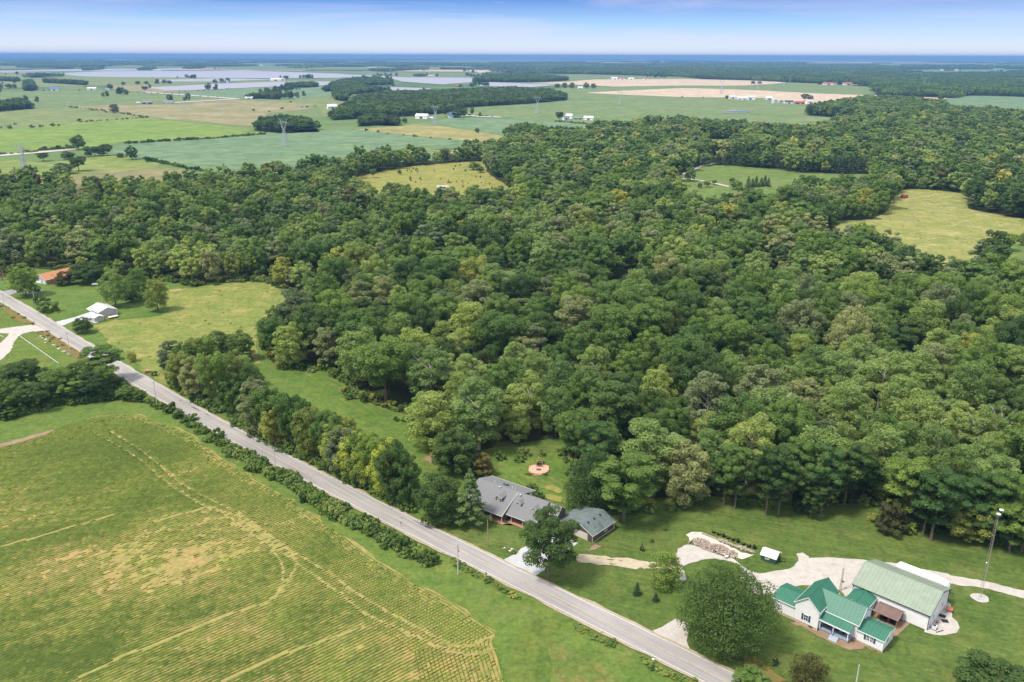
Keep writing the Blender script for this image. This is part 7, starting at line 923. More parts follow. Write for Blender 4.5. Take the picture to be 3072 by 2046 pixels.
for k, lab in (('a','long weathered timber sleeper edging the sand by the planters'),('b','short weathered timber at the end of the firewood'),('c','weathered timber lying along the firewood heap'),('d','grey rubble-strewn timber behind the firewood'),('e','weathered timber edging the sand near the green shed')):
    p, q = PTS['timber_%s0' % k], PTS['timber_%s1' % k]; ln = math.hypot(q[0]-p[0], q[1]-p[1]); mb = MB(); mb.box(-ln/2,ln/2,-.16,.16,0,.28); mb.box(-ln/2+.1,ln/2-.3,-.13,.12,.285,.5); o = mb.build('timber', M['wood_grey']); o.location = ((p[0]+q[0])/2, (p[1]+q[1])/2, .18); o.rotation_euler = (0,0,math.atan2(q[1]-p[1], q[0]-p[0])); tag(o, lab, 'timber')
    if k in 'de': logs((p[0]+q[0])/2, (p[1]+q[1])/2, ln, 1.6, math.atan2(q[1]-p[1], q[0]-p[0]), 90, .35, 9, 'scattered split logs along the timber ' + ('by the planters' if k == 'd' else 'near the green shed'))
x_, y_ = PTS['wheelbarrow']; wb = empty('wheelbarrow', (x_, y_, .2), .4, 'grey wheelbarrow standing against the firewood', 'wheelbarrow'); mb = MB(); mb.poly([(-.55,-.35,.65),(.55,-.28,.65),(.55,.28,.65),(-.55,.35,.65)],.05); mb.box(-.4,.4,-.25,.25,.35,.6); mb.build('tray', M['dish_grey'], wb); mb = MB(); mb.tube((.7,-.05,.2),(.7,.05,.2),.2,n=12); mb.build('wheel', M['rubber'], wb)
for s_n in (-.25,.25): mb = MB(); mb.tube((.7,s_n*.3,.2),(-1.0,s_n*1.3,.6),.025); mb.build('handle', M['wood_brown'], wb); mb = MB(); mb.tube((-.35,s_n,.35),(-.4,s_n,0),.03); mb.build('leg', M['trim_dark'], wb)
# -- grey house
GH = empty('house', (-2.88, 214.24, 0.1), R(-35), 'grey shingled house with three brown dormers and a long front porch', 'house')
wl = MB(); wl.box(-13.8,0.3,2.0,14.2,0,2.75); wl.box(0.3,11.1,3.6,11.5,0,2.75); wl.build('wall', M['siding_brown'], GH)
up = MB(); up.wall([(-14.0,0.5,2.75),(-14.0,14.2,2.75),(-14.0,14.2,4.7),(-14.0,8,6.65)],(1,0),.12); up.wall([(0.25,8.2,2.8),(0.25,14.2,2.8),(0.25,14.2,4.7),(0.25,8.2,6.6)],(-1,0),.12); up.wall([(11.0,1.8,2.75),(11.0,11.4,2.75),(11.0,11.4,4.0),(11.0,8,6.75)],(-1,0),.12); up.build('gable_wall', M['siding_brown'], GH)
rf = MB(); rf.poly([(-14.4,-.5,2.66),(.36,-.5,2.66),(.36,8,6.85),(-14.4,8,6.85)],.16); rf.poly([(-14.4,8,6.85),(2.4,8,6.85),(2.4,14.5,4.85),(-14.4,14.5,4.85)],.16); rfA = rf.build('roof', M['shingle_grey'], GH)
rf = MB(); rf.poly([(.38,1.25,2.66),(11.3,1.25,2.66),(11.3,8,6.97),(.38,8,6.97)],.16); rf.poly([(.38,8.01,6.97),(11.3,8.01,6.97),(11.3,12.2,4.4),(2.45,12.2,4.4),(2.45,8.6,6.5),(.38,8.6,6.5)],.16); rf.build('roof', M['shingle_grey'], GH)
fa = MB(); fa.box(-14.4,.36,-.58,-.5,2.45,2.68); fa.box(.36,11.3,1.17,1.25,2.45,2.68); fa.poly([(.36,-.55,2.72),(.48,-.55,2.72),(.48,8,6.93),(.36,8,6.93)],.3); fa.box(-14.4,2.4,14.5,14.6,4.6,4.88); fa.build('fascia', M['trim_tan'], GH)
gable_x(GH, 11.15, 15.0, 6.2, 11.2, 0, 4.4, 6.5, 8.6, 'siding_brown', 'shingle_grey', ov=0.3, trim='trim_tan'); window(GH, 12.4, 13.6, 2.6, 3.8, 6.2)
for xx, yy in ((-11.8,0),(-7.9,0),(-3.9,0),(0,0),(2.1,1.9),(6.1,1.9),(10.1,1.9)): mb = MB(); mb.box(xx-.09,xx+.09,yy-.09,yy+.09,0,2.6); mb.build('porch_post', M['trim_tan'], GH)
mb = MB(); mb.box(-14.0,.9,-.6,2.0,0,.12); mb.box(.9,11.0,1.2,3.6,0,.118); mb.build('porch_floor', M['brick_red'], GH)
for xx in (-11,-6.5,-2): window(GH, xx, xx+1.2, .8, 2.2, 2.0)
for xx in (4.0, 8.3): window(GH, xx, xx+1.2, .8, 2.2, 3.6)
mb = MB(); mb.box(1.6,2.6,3.53,3.6,.12,2.2); mb.build('door', M['wood_red'], GH)
for i, (x0, x1, y0, zb, za, sl, e0) in enumerate(((-4.7,-2.5,3.35,4.45,6.35,.49,(-.5,2.66)),(2.25,3.75,4.3,4.5,6.1,.64,(1.25,2.66)),(7.75,9.3,4.2,4.45,6.05,.64,(1.25,2.66)))):
    ze = za - 0.5; xm = (x0+x1)/2; yb = lambda z: e0[0] + (z-e0[1])/sl
    d_ = MB(); d_.add([(x0,y0,zb),(x1,y0,zb),(x1,y0,ze),(xm,y0,za),(x0,y0,ze),(x0,yb(ze),ze),(x1,yb(ze),ze)],[(0,1,2,3,4),(1,6,2),(0,4,5)]); dm = d_.build('dormer', M['siding_brown'], GH)
    r_ = MB(); r_.poly([(x0-.2,y0-.2,ze-.05),(xm,y0-.2,za+.1),(xm,yb(za)+.1,za+.1),(x0-.2,yb(ze)+.1,ze-.05)],.1); r_.poly([(xm,y0-.2,za+.1),(x1+.2,y0-.2,ze-.05),(x1+.2,yb(ze)+.1,ze-.05),(xm,yb(za)+.1,za+.1)],.1); r_.build('dormer_roof', M['shingle_grey'], dm)
    t_ = MB(); t_.poly([(x0-.22,y0-.27,ze-.03),(xm,y0-.27,za+.13),(xm,y0-.2,za+.13),(x0-.22,y0-.2,ze-.03)],.16); t_.poly([(xm,y0-.27,za+.13),(x1+.22,y0-.27,ze-.03),(x1+.22,y0-.2,ze-.03),(xm,y0-.2,za+.13)],.16); t_.box(x0-.02,x0+.1,y0-.03,y0+.05,zb,ze); t_.box(x1-.1,x1+.02,y0-.03,y0+.05,zb,ze); t_.build('dormer_trim', M['trim_tan'], dm)
    for a_, b_, c, d in ((xm-.48,xm-.4,zb+.2,ze+.1),(xm+.4,xm+.48,zb+.2,ze+.1),(xm-.4,xm+.4,zb+.2,zb+.28),(xm-.4,xm+.4,ze+.02,ze+.1),(xm-.4,xm+.4,(zb+ze)/2+.12,(zb+ze)/2+.18),(xm-.03,xm+.03,zb+.28,ze+.02)): q = MB(); q.box(a_,b_,y0-.07,y0-.01,c,d); q.build('window_frame', M['trim_white'], dm)
    q = MB(); q.box(xm-.4,xm+.4,y0-.03,y0-.005,zb+.28,ze+.02); q.build('pane', M['glass'], dm)
for xx, yy in ((-5.9,7.3),(1.9,6.9)): mb = MB(); mb.lathe([(.12,0),(.12,.35),(.3,.4),(.32,.6),(.2,.75),(.03,.8)],12,(xx,yy,6.3)); mb.build('roof_turbine', M['steel'], GH)
for xx, yy in ((-2.6,9.2),(-1.6,9.3),(-9.0,8.9)): mb = MB(); mb.tube((xx,yy,6.3),(xx,yy,7.2),.06); mb.build('vent_pipe', M['trim_white'], GH)
mb = MB(); mb.poly([(-6.6,9.6,7.0),(-4.9,9.6,7.0),(-4.9,10.8,6.7),(-6.6,10.8,6.7)],.15); mb.box(-6.4,-5.1,9.7,10.7,6.0,6.6); mb.build('roof_hatch', M['shingle_slate'], GH)
for xx, yy in ((2.2,14.2),(-5,14.2)): mb = MB(); mb.box(xx-.1,xx+.1,yy-.1,yy+.1,0,4.7); mb.build('rear_post', M['trim_tan'], GH)
GA = empty('garage', (22.81, 203.79, 0.1), R(-42), 'brown garage with slate grey roof and pale garage door', 'garage')
wl = MB(); wl.box(-12.3,-.0,0,.15,0,2.5); wl.box(-.15,0,.15,10.2,0,2.5); wl.box(-12.3,-.15,10.05,10.2,0,2.5); wl.box(-12.3,-12.15,.15,10.05,0,2.5); wl.wall([(-12.2,.0,2.5),(-.0,.0,2.5),(-4.1,.0,4.4)],(0,1),.12); wl.wall([(-12.2,10.2,2.5),(-.0,10.2,2.5),(-4.1,10.2,4.4)],(0,-1),.12); wl.build('wall', M['siding_brown'], GA)
rf = MB(); rf.poly([(-4.1,-.45,4.55),(.4,-.45,2.5),(.4,10.6,2.5),(-4.1,10.6,4.55)],.14); rf.poly([(-12.8,-.45,2.5),(-4.1,-.45,4.55),(-4.1,10.6,4.55),(-12.8,10.6,2.5)],.14); ra_ = rf.build('roof', M['shingle_slate'], GA)
t_ = MB(); t_.poly([(-4.1,-.52,4.58),(.42,-.52,2.52),(.42,-.45,2.52),(-4.1,-.45,4.58)],.22); t_.poly([(-12.8,-.52,2.52),(-4.1,-.52,4.58),(-4.1,-.45,4.58),(-12.8,-.45,2.52)],.22); t_.box(.4,.48,-.5,10.6,2.3,2.52); t_.box(-.08,.03,-.04,.08,0,2.4); t_.box(-.08,.03,10.12,10.24,0,2.4); t_.box(.0,.03,.1,10.1,0,.2); t_.build('trim', M['trim_tan'], GA)
for yy in (2.2,5.0,7.8): mb = MB(); mb.box(-3.55,-3.05,yy-.2,yy+.2,4.05,4.5); mb.build('roof_vent', M['trim_dark'], GA)
mb = MB(); mb.box(-6.6,-1.7,-.06,.0,.02,2.2); gd = mb.build('garage_door', M['trim_tan'], GA)
for k in range(4): mb = MB(); mb.box(-6.55,-1.75,-.09,-.06,.06+.54*k,.54+.54*k); mb.build('door_panel', M['trim_tan'], gd)
window(GA, 5.8, 6.9, 1.0, 1.9, 0.0, n=(1,0)); mb = MB(); mb.tube((.12,10.3,2.3),(.12,10.3,.1),.06); mb.build('downpipe', M['trim_white'], GA)
# -- brick patio with swing
px, py = PTS['patio']; op = [(5.5,246.1),(5.8,249.7),(7.2,250.6),(8.3,250.7),(10.8,250.5),(11.8,250.5),(12.4,249.7),(12.5,247.9),(12.2,246.0),(11.1,244.8),(9.9,244.1),(7.2,244.3),(6.1,245.0)]
mb = MB(); mb.poly([(p[0], p[1], .45) for p in reversed(op)], .42); pat = mb.build('patio', M['brick_red']); pat['kind'] = 'structure'; pat['label'] = 'raised brick patio on the back lawn'
PAVE = MB(); PAVE.box(-.28,.28,-.28,.28,0,.04); pm = PAVE.mesh('paver', M['brick_pink'])
for xx in np.arange(5.4, 12.7, .6):
    for yy in np.arange(244.0, 251, .6):
        if all(inside(np.array([[xx+a_, yy+b_]]), op)[0] for a_ in (-.28,.28) for b_ in (-.28,.28)): o = link('paver', pm, pat); o.location = (xx, yy, .452)
mb = MB(); mb.box(7.4,9.7,243.5,244.15,.02,.3); mb.build('step', M['brick_red'], pat)
sw = empty('garden_swing', (9.2, 249.3, .5), 0.0, 'dark wooden garden swing with canopy frame on the brick patio', 'swing')
for xx in (-1.1,1.1): mb = MB(); mb.tube((xx,-.6,0),(xx,0,2.1),.06); mb.tube((xx,.6,0),(xx,0,2.1),.06); mb.build('frame', M['wood_grey'], sw)
mb = MB(); mb.tube((-1.25,0,2.1),(1.25,0,2.1),.07); mb.build('top_beam', M['wood_grey'], sw); mb = MB(); mb.box(-.9,.9,-.35,.25,.5,.58); mb.build('seat', M['wood_dark'], sw); mb = MB(); mb.box(-.9,.9,.25,.32,.55,1.15); mb.build('backrest', M['wood_dark'], sw)
for xx in (-.85,.85): mb = MB(); mb.tube((xx,0,.6),(xx,0,2.08),.02); mb.build('hanger', M['steel'], sw)
fp = empty('fire_table', (8.9, 246.7, .5), 0, 'low dark bench table in the middle of the brick patio', 'table'); mb = MB(); mb.box(-.7,.7,-.35,.35,.38,.46); mb.build('tabletop', M['wood_brown'], fp)
for a_ in (-.6,.6): mb = MB(); mb.box(a_-.06,a_+.06,-.3,.3,0,.38); mb.build('leg', M['wood_dark'], fp)
for i, (x_, y_) in enumerate(((5.2,244.6),(6.0,244.0),(11.2,243.9))): place_shrub('shrub_a', x_, y_, .9, .7, ['bushy plant at the corner of the brick patio steps','low plant by the brick patio edge next to a bushy one','leafy plant on the far side of the patio steps'][i])
# -- far left: white metal garage, small shed, orange roofed house
x_, y_ = PTS['garage_l']; G1 = empty('metal_garage', (x_, y_, .12), R(46), 'grey walled metal garage with white roof beside the long drive', 'garage')
gable_y(G1, 0, 9.2, 0, 12.6, 0, 3.2, 4.9, 4.6, 'siding_grey', 'roof_white', ov=.35, seams=1.0); mb = MB(); mb.box(-.06,0,7.6,11.6,0,2.6); mb.build('garage_door', M['trim_white'], G1); mb = MB(); mb.box(-.06,0,5.6,6.6,0,2.1); mb.build('door', M['trim_white'], G1)
for xx, yy in ((0,0),(9.2,0),(0,12.6)): mb = MB(); mb.box(xx-.12,xx+.12,yy-.08,yy+.08,0,3.1); mb.build('corner_trim', M['trim_white'], G1)
mb = MB(); mb.poly([(-1.5,12.9,2.9),(-.37,12.9,3.1),(-.37,7.2,3.1),(-1.5,7.2,2.9)],.1); mb.build('door_canopy', M['roof_white'], G1)
x_, y_ = PTS['garage_s']; G2 = empty('metal_shed', (x_, y_, .12), R(46), 'small grey metal shed with white roof before the metal garage', 'shed'); gable_y(G2, 0, 4.6, 0, 4.2, 0, 2.3, 3.1, 2.3, 'siding_grey', 'roof_white', ov=.25)
mb = MB(); mb.poly([(-2.2,4.5,2.5),(2.3,4.5,3.2),(2.3,9.4,3.2),(-2.2,9.4,2.5)],.1); mb.build('lean_roof', M['roof_white'], G2)
for yy in (4.7, 9.2): mb = MB(); mb.box(-2.1,-1.95,yy-.07,yy+.07,0,2.42); mb.build('post', M['trim_white'], G2)
x_, y_ = PTS['trailer']; tl = empty('flat_trailer', (x_+1.5, y_-0.5, .12), R(46), 'flat trailer with pale cover beside the metal garage', 'trailer'); mb = MB(); mb.box(-2.6,2.6,-1.1,1.1,.5,.7); mb.build('bed', M['wood_red'], tl); mb = MB(); mb.box(-2.3,2.3,-.95,.95,.7,.95); mb.build('cover', M['trim_white'], tl)
for a_ in (-.6,.5):
    for b_ in (-1.05,1.05): mb = MB(); mb.tube((a_,b_-.1,.32),(a_,b_+.1,.32),.32,n=10); mb.build('wheel', M['rubber'], tl)
x_, y_ = PTS['orange']; OH = empty('house', (x_, y_, .12), R(62), 'single storey brick house with orange shingle roof', 'house')
gable_x(OH, 0, 19.5, 0, 11.0, 0, 2.8, 5.6, 5.5, 'siding_grey', 'shingle_orange', ov=.45, t=.16, trim='trim_white')
for a_ in (3.0,7.5,12,16): window(OH, a_, a_+1.5, .9, 2.1, 0.0)
mb = MB(); mb.box(-.06,0,1.5,2.6,0,2.1); mb.build('door', M['trim_white'], OH); mb = MB(); mb.box(-.06,0,5,9.6,0,2.3); mb.build('garage_door', M['trim_white'], OH)
for xx, yy in ((6,2.5),(9,2.3),(12,2.7),(4,3.4)): mb = MB(); mb.box(xx-.2,xx+.2,yy-.2,yy+.2,3.9,4.6); mb.build('roof_vent', M['shingle_orange'], OH)
mb = MB(); mb.tube((13,5.2,5.2),(13,5.2,6.4),.15); mb.build('flue', M['steel'], OH); mb = MB(); mb.box(14,19.4,-3.2,-.1,0,.5); mb.build('deck', M['wood_red'], OH)
p, q = PTS['fence0'], PTS['fence1']; fn = empty('wooden_fence', (p[0]+.4, p[1]-.6, .1), math.atan2(q[1]-p[1], q[0]-p[0]), 'red-brown board fence at the corner of the orange roofed house', 'fence'); ln = math.hypot(q[0]-p[0], q[1]-p[1])
for k in range(int(ln/.3)): mb = MB(); mb.box(k*.3,k*.3+.27,-.03,.03,0,1.8); mb.build('board', M['wood_red'], fn)
for k in range(10): mb = MB(); mb.box(-.03,.03,.2+k*.3,.47+k*.3,0,1.8); mb.build('board', M['wood_red'], fn)
x_, y_ = PTS['propane']; pp = empty('propane_tank', (x_, y_, .12), .2, 'white propane tank on the lawn of the orange roofed house', 'tank'); mb = MB()
prof = [(.05,-1.9),(.4,-1.8),(.62,-1.5),(.65,-1.2),(.65,1.2),(.62,1.5),(.4,1.8),(.05,1.9)]; V = []; F = []
for r_, xx in prof:
    for i in range(12): V.append((xx, r_*math.cos(i*math.pi/6), .95+r_*math.sin(i*math.pi/6)))
for k in range(len(prof)-1):
    for i in range(12): F.append((k*12+i, k*12+(i+1) % 12, (k+1)*12+(i+1) % 12, (k+1)*12+i))
mb.add(V, F); mb.build('vessel', M['trim_white'], pp)
for a_ in (-1,1): mb = MB(); mb.box(a_-.12,a_+.12,-.45,.45,0,.4); mb.build('foot', M['block'], pp)
mb = MB(); mb.lathe([(.15,1.58),(.15,1.8),(.05,1.85)],8); mb.build('dome', M['trim_white'], pp)
def car(x_, y_, rz, label, mat):
    e = empty('car', (x_, y_, .18), rz, label, 'car'); mb = MB(); prof = [(-2.4,.45),(-2.4,.95),(-1.3,1.05),(-.7,1.0),(1.0,1.05),(2.35,1.0),(2.4,.45)]; n = len(prof)
    mb.add([(p[0],-.9,p[1]) for p in prof]+[(p[0],.9,p[1]) for p in prof], [tuple(range(n)), tuple(range(2*n-1,n-1,-1))]+[(i,i+n,(i+1)%n+n,(i+1)%n) for i in range(n)]); mb.build('body', M[mat], e)
    mb = MB(); mb.add([(-1.0,-.82,1.0),(1.9,-.82,1.0),(1.9,.82,1.0),(-1.0,.82,1.0),(-.3,-.66,1.6),(1.6,-.68,1.62),(1.6,.68,1.62),(-.3,.66,1.6)], [(4,5,6,7),(0,1,5,4),(1,2,6,5),(2,3,7,6),(3,0,4,7)]); cb = mb.build('cabin', M['glass'], e); mb = MB(); mb.box(-.3,1.6,-.66,.66,1.61,1.66); mb.build('car_roof', M[mat], cb)
    for a_ in (-1.5,1.5):
        for b_ in (-.85,.85): mb = MB(); mb.tube((a_,b_-.11,.36),(a_,b_+.11,.36),.36,n=12); wh = mb.build('wheel', M['rubber'], e); mb = MB(); mb.tube((a_,b_-.115,.36),(a_,b_+.115,.36),.2,n=10); mb.build('rim', M['steel'], wh)
    for b_ in (-.6,.6): mb = MB(); mb.box(-2.43,-2.39,b_-.2,b_+.2,.7,.88); mb.build('headlight', M['trim_white'], e)
    return e
cx_, cy_ = PTS['car']; car(cx_+1.5, cy_+1.0, R(20), 'dark car parked under the tree beside the orange roofed house', 'car_dark'); cx_, cy_ = PTS['redcar']; car(cx_, cy_, R(0), 'red car at the end of the gravel drive in the wood', 'car_red')
car(146, 1858, 0.2, 'dark pickup car parked by the old white farmhouse in the fields', 'car_dark')
# white pipe fence by the far drive
def pipe_fence(p, q, label, n):
    e = empty('pipe_fence', (p[0], p[1], .1), math.atan2(q[1]-p[1], q[0]-p[0]), label, 'fence'); ln = math.hypot(q[0]-p[0], q[1]-p[1])
    for k in range(n+1): mb = MB(); mb.tube((ln*k/n,0,0),(ln*k/n,0,1.15),.06); mb.build('post', M['trim_white'], e)
    mb = MB(); mb.tube((0,0,1.15),(ln,0,1.15),.075); mb.build('rail', M['trim_white'], e)
pipe_fence(PTS['rail0'], PTS['rail1'], 'long white pipe fence running down from the gravel drive', 10); pipe_fence(PTS['rail2'], PTS['rail3'], 'short white pipe fence on the far side of the gravel drive', 6)
# stones in the ditch
p, q = PTS['rock0'], PTS['rock1']; rr_ = np.random.default_rng(4); rk = []
for v_ in range(4):
    d_ = rand_dir(rr_, 26); mb = bpy.data.meshes.new('stone'); import bmesh
    bm = bmesh.new(); bmesh.ops.create_icosphere(bm, subdivisions=1, radius=1.0)
    for v in bm.verts: v.co *= rr_.uniform(.75, 1.2)
    bm.to_mesh(mb); bm.free(); mb.materials.append(M['rock']); rk.append(mb)
for k in range(16):
    t = rr_.random()**1.3; o = link('stone', rk[k % 4]); s = rr_.uniform(.35, 1.0); o.location = (p[0]+(q[0]-p[0])*t+rr_.normal(0,.8), p[1]+(q[1]-p[1])*t+rr_.normal(0,.8), .1); o.scale = (s*1.3, s, s*.45); o.rotation_euler = (0,0,rr_.uniform(0,6)); tag(o, 'pale flat stone lying in the roadside ditch', 'stone', 'stones in the ditch')
# flagpole
x_, y_, h_, _ = FLAG; fg = empty('flagpole', (x_, y_, .1), 0, 'thin flagpole with small red flag on the lawn', 'flagpole'); mb = MB(); mb.tube((0,0,0),(0,0,7.5),.07,.04); mb.build('pole', M['steel'], fg); mb = MB(); mb.box(.06,1.2,-.02,.02,5.6,6.3); mb.build('cloth', M['flag_red'], fg); place_shrub('shrub_d', x_+.5, y_, 1.0, 1.2, 'golden clump at the foot of the flagpole')
# mailboxes, road signs
def mailbox(k, lab, post='pole_brown', box='dish_grey'):
    x_, y_ = PTS[k]; e = empty('mailbox', (x_, y_, .1), R(137), lab, 'mailbox'); mb = MB(); mb.box(-.06,.06,-.06,.06,0,1.05); mb.build('post', M[post], e); mb = MB(); mb.box(-.28,.28,-.12,.12,1.05,1.22); mb.tube((-.28,0,1.22),(.28,0,1.22),.12,n=10); mb.build('box', M[box], e)
mailbox('mailbox_a', 'dark mailbox on the verge opposite the concrete driveway', 'black_plastic', 'black_plastic'); mailbox('mailbox_b', 'white mailbox on the verge opposite the round tree', 'pole_brown', 'trim_white'); mailbox('mailbox_c', 'small mailbox at the mouth of the gravel drive', 'pole_brown', 'black_plastic')
x_, y_ = PTS['sign']; sg = empty('road_sign', (x_, y_, .1), R(-45), 'yellow diamond warning sign with black arrow beside the road', 'sign'); mb = MB(); mb.tube((0,0,0),(0,0,2.6),.04); mb.build('post', M['steel'], sg); mb = MB(); mb.wall([(0,-.06,1.5),(.55,-.06,2.05),(0,-.06,2.6),(-.55,-.06,2.05)],(0,1),.03); pl = mb.build('plate', M['sign_yellow'], sg)
mb = MB(); mb.box(-.05,.05,-.075,-.06,1.78,2.15); mb.box(-.2,-.05,-.0745,-.0605,2.06,2.15); mb.wall([(-.32,-.075,2.1),(-.18,-.075,1.98),(-.18,-.075,2.23)],(0,1),.012); mb.build('arrow', M['black_plastic'], pl)
x_, y_ = PTS['sign_blue']; sg = empty('marker_post', (x_, y_, .1), 0, 'thin blue marker post on the hedge verge', 'marker post'); mb = MB(); mb.tube((0,0,0),(0,0,1.6),.05); mb.build('post', M['shutter_blue'], sg); mb = MB(); mb.box(-.15,.15,-.03,.03,1.35,1.7); mb.build('plate', M['shutter_blue'], sg)
x_, y_ = PTS['hydrant']; sg = empty('marker_post', (x_, y_, .1), 0, 'short white marker post beside the road row trees', 'marker post'); mb = MB(); mb.tube((0,0,0),(0,0,1.3),.09); mb.build('post', M['trim_white'], sg); mb = MB(); mb.tube((0,0,1.3),(0,0,1.42),.11); mb.build('cap', M['orange'], sg)
x_, y_ = PTS['brick_heap']; bk = empty('brick_stack', (x_, y_, .1), .4, 'square stack of brown bricks by the road in the meadow', 'bricks'); 
for k in range(5): mb = MB(); mb.box(-1.1+.03*(k%2),1.1,-.8,.8-.04*(k%2),k*.26,k*.26+.24); mb.build('brick_course', M['brick_red'], bk)
x_, y_ = PTS['tank_box']; place_shrub('shrub_a', x_, y_, 2.6, 1.4, 'bushy shrub beside the brick stack by the road')
# -- utility poles and lines
def pole(x_, y_, h_, lab, arm=True, mat='pole_wood', rz=R(47), extra=False):
    e = empty('utility_pole', (x_, y_, .05), rz, lab, 'utility pole'); mb = MB(); mb.tube((0,0,0),(0,0,h_),.16,.11,8); mb.build('pole', M[mat], e)
    if arm:
        mb = MB(); mb.box(-1.25,1.25,-.06,.06,h_-.75,h_-.6); mb.build('crossarm', M[mat], e); mb = MB(); mb.tube((0,.02,h_-1.4),(.7,.02,h_-.75),.03); mb.tube((0,.02,h_-1.4),(-.7,.02,h_-.75),.03); mb.build('brace', M[mat], e)
        for a_ in (-1.15,.0,1.15): mb = MB(); mb.tube((a_,0,h_-.6 if a_ else h_),(a_,0,h_-.38 if a_ else h_+.2),.05); mb.build('insulator', M['dish_grey'], e)
    if extra: mb = MB(); mb.tube((.28,0,h_-2.2),(.28,0,h_-1.3),.22,n=10); mb.build('transformer', M['dish_grey'], e); mb = MB(); mb.box(.1,.35,-.3,-.22,h_-2.6,h_-2.1); mb.build('cutout', M['orange'], e)
    return e
labs = ['pale utility pole with transformer beside the crop field corner','pale utility pole by the rocky ditch and white pipe fence','pale utility pole at the top corner of the crop field','pale utility pole rising from the roadside hedge','pale utility pole at the mouth of the brick drive','brown service pole on the lawn before the grey house']
for i, (x_, y_, h_, _) in enumerate(POLES): pole(x_, y_, h_, labs[i], i < 5, 'pole_brown' if i == 5 else 'pole_wood', extra=(i == 0))
for i, (x_, y_, h_, _) in enumerate(POLES_YARD): pole(x_, y_, h_, ['slim grey pole on the lawn of the orange roofed house','slim service pole on the farmhouse lawn by the cedar'][i], False)
order_p = [4,1,2,3,0]; pl_ = [POLES[i] for i in order_p]; d_ = (CL[-1]-CL[100]); last = (pl_[-1][0]+d_[0], pl_[-1][1]+d_[1], 9.5, None); first = (pl_[0][0]-60, pl_[0][1]+56, 9.5, None); pl_ = [first]+pl_+[last]
for a_, b_ in zip(pl_[:-1], pl_[1:]):
    for off, dz in ((-1.15,-.4),(0,.2),(1.15,-.4)):
        n_ = Vector((math.cos(R(47)), math.sin(R(47)), 0))*off; p0 = Vector((a_[0], a_[1], a_[2]+dz))+n_; p1 = Vector((b_[0], b_[1], b_[2]+dz))+n_; pts = [p0.lerp(p1, t)-Vector((0,0,4*0.9*t*(1-t))) for t in np.linspace(0,1,9)]
        mb = MB(); mb.path([tuple(p) for p in pts], .022, 3); tag(mb.build('power_line', M['wire']), 'thin power line strung between the roadside poles', 'wire', 'roadside power lines')
# -- transmission towers
TW = empty('transmission_tower', (0,0,0), 0, 'grey lattice transmission tower standing in the far fields', 'tower', 'transmission towers')
H_ = 40.0
def twr(z): return 4.2 + (1.1-4.2)*min(1, z/24)
legs = [(sx_, sy_) for sx_ in (-1,1) for sy_ in (-1,1)]
for sx_, sy_ in legs: mb = MB(); mb.tube((sx_*4.2,sy_*4.2,0),(sx_*1.1,sy_*1.1,24),.27,.22,4); mb.tube((sx_*1.1,sy_*1.1,24),(sx_*1.1 + (4.2 if sx_ > 0 else -4.2),sy_*.7,34),.22,.18,4); mb.build('tower_leg', M['steel'], TW)
mb = MB()
for k in range(7):
    z0_, z1_ = 24*k/7, 24*(k+1)/7; a_, b_ = twr(z0_), twr(z1_)
    for (p, q) in (((-1,-1),(1,-1)),((1,-1),(1,1)),((1,1),(-1,1)),((-1,1),(-1,-1))): mb.tube((p[0]*a_,p[1]*a_,z0_),(q[0]*b_,q[1]*b_,z1_),.15,n=3); mb.tube((q[0]*a_,q[1]*a_,z0_),(p[0]*b_,p[1]*b_,z1_),.15,n=3); mb.tube((p[0]*b_,p[1]*b_,z1_),(q[0]*b_,q[1]*b_,z1_),.13,n=3)
for s_n in (-1,1):
    for k in range(4):
        z0_, z1_ = 24+2.5*k, 26.5+2.5*k; xa = 1.1+4.2*(k/4); xb = 1.1+4.2*((k+1)/4); mb.tube((s_n*xa,.9,z0_),(s_n*xb,-.8,z1_),.15,n=3); mb.tube((s_n*xa,-.9,z0_),(s_n*xb,.8,z1_),.15,n=3)
    mb.tube((s_n*1.1,0,24),(s_n*4.6,0,33.5),.1,n=3); mb.tube((s_n*5.3,0,35),(s_n*6.6,0,40),.13,n=4); mb.tube((s_n*4.2,0,35.6),(s_n*6.6,0,40),.1,n=3)
q = mb.build('lattice_brace', M['steel'], TW); q['kind'] = 'stuff'
mb = MB(); mb.box(-10,10,-.75,-.6,34,34.25); mb.box(-10,10,.6,.75,34,34.25); mb.box(-7.5,7.5,-.1,.1,35.6,35.8)
for k in range(20): mb.tube((-10+k,-.7,34.1),(-9+k,.7,34.1),.13,n=3); mb.tube((-10+k,0,34.1 if k % 2 else (35.7 if abs(k-9.5) < 7 else 34.1)),(-9+k,0,35.7 if (k % 2 and abs(k-9.5) < 7) else 34.1),.13,n=3)
mb.build('crossarm', M['steel'], TW)
for a_ in (-9,0,9): mb = MB(); mb.tube((a_,0,34),(a_,0,30.5),.14,n=5); mb.build('insulator', M['dish_grey'], TW)
tws = []
for i, (x_, y_, h_, _) in enumerate(TOWERS):
    e = TW if i == 0 else copy_tree(TW); e.location = (x_, y_, 0.1); e.rotation_euler = (0,0,R(-28) if i < 6 else R(-20)); s_n = {0:1.0}.get(i, max(.85, min(1.25, h_/40))); e.scale = (s_n,s_n,s_n); tws.append((x_, y_, s_n))
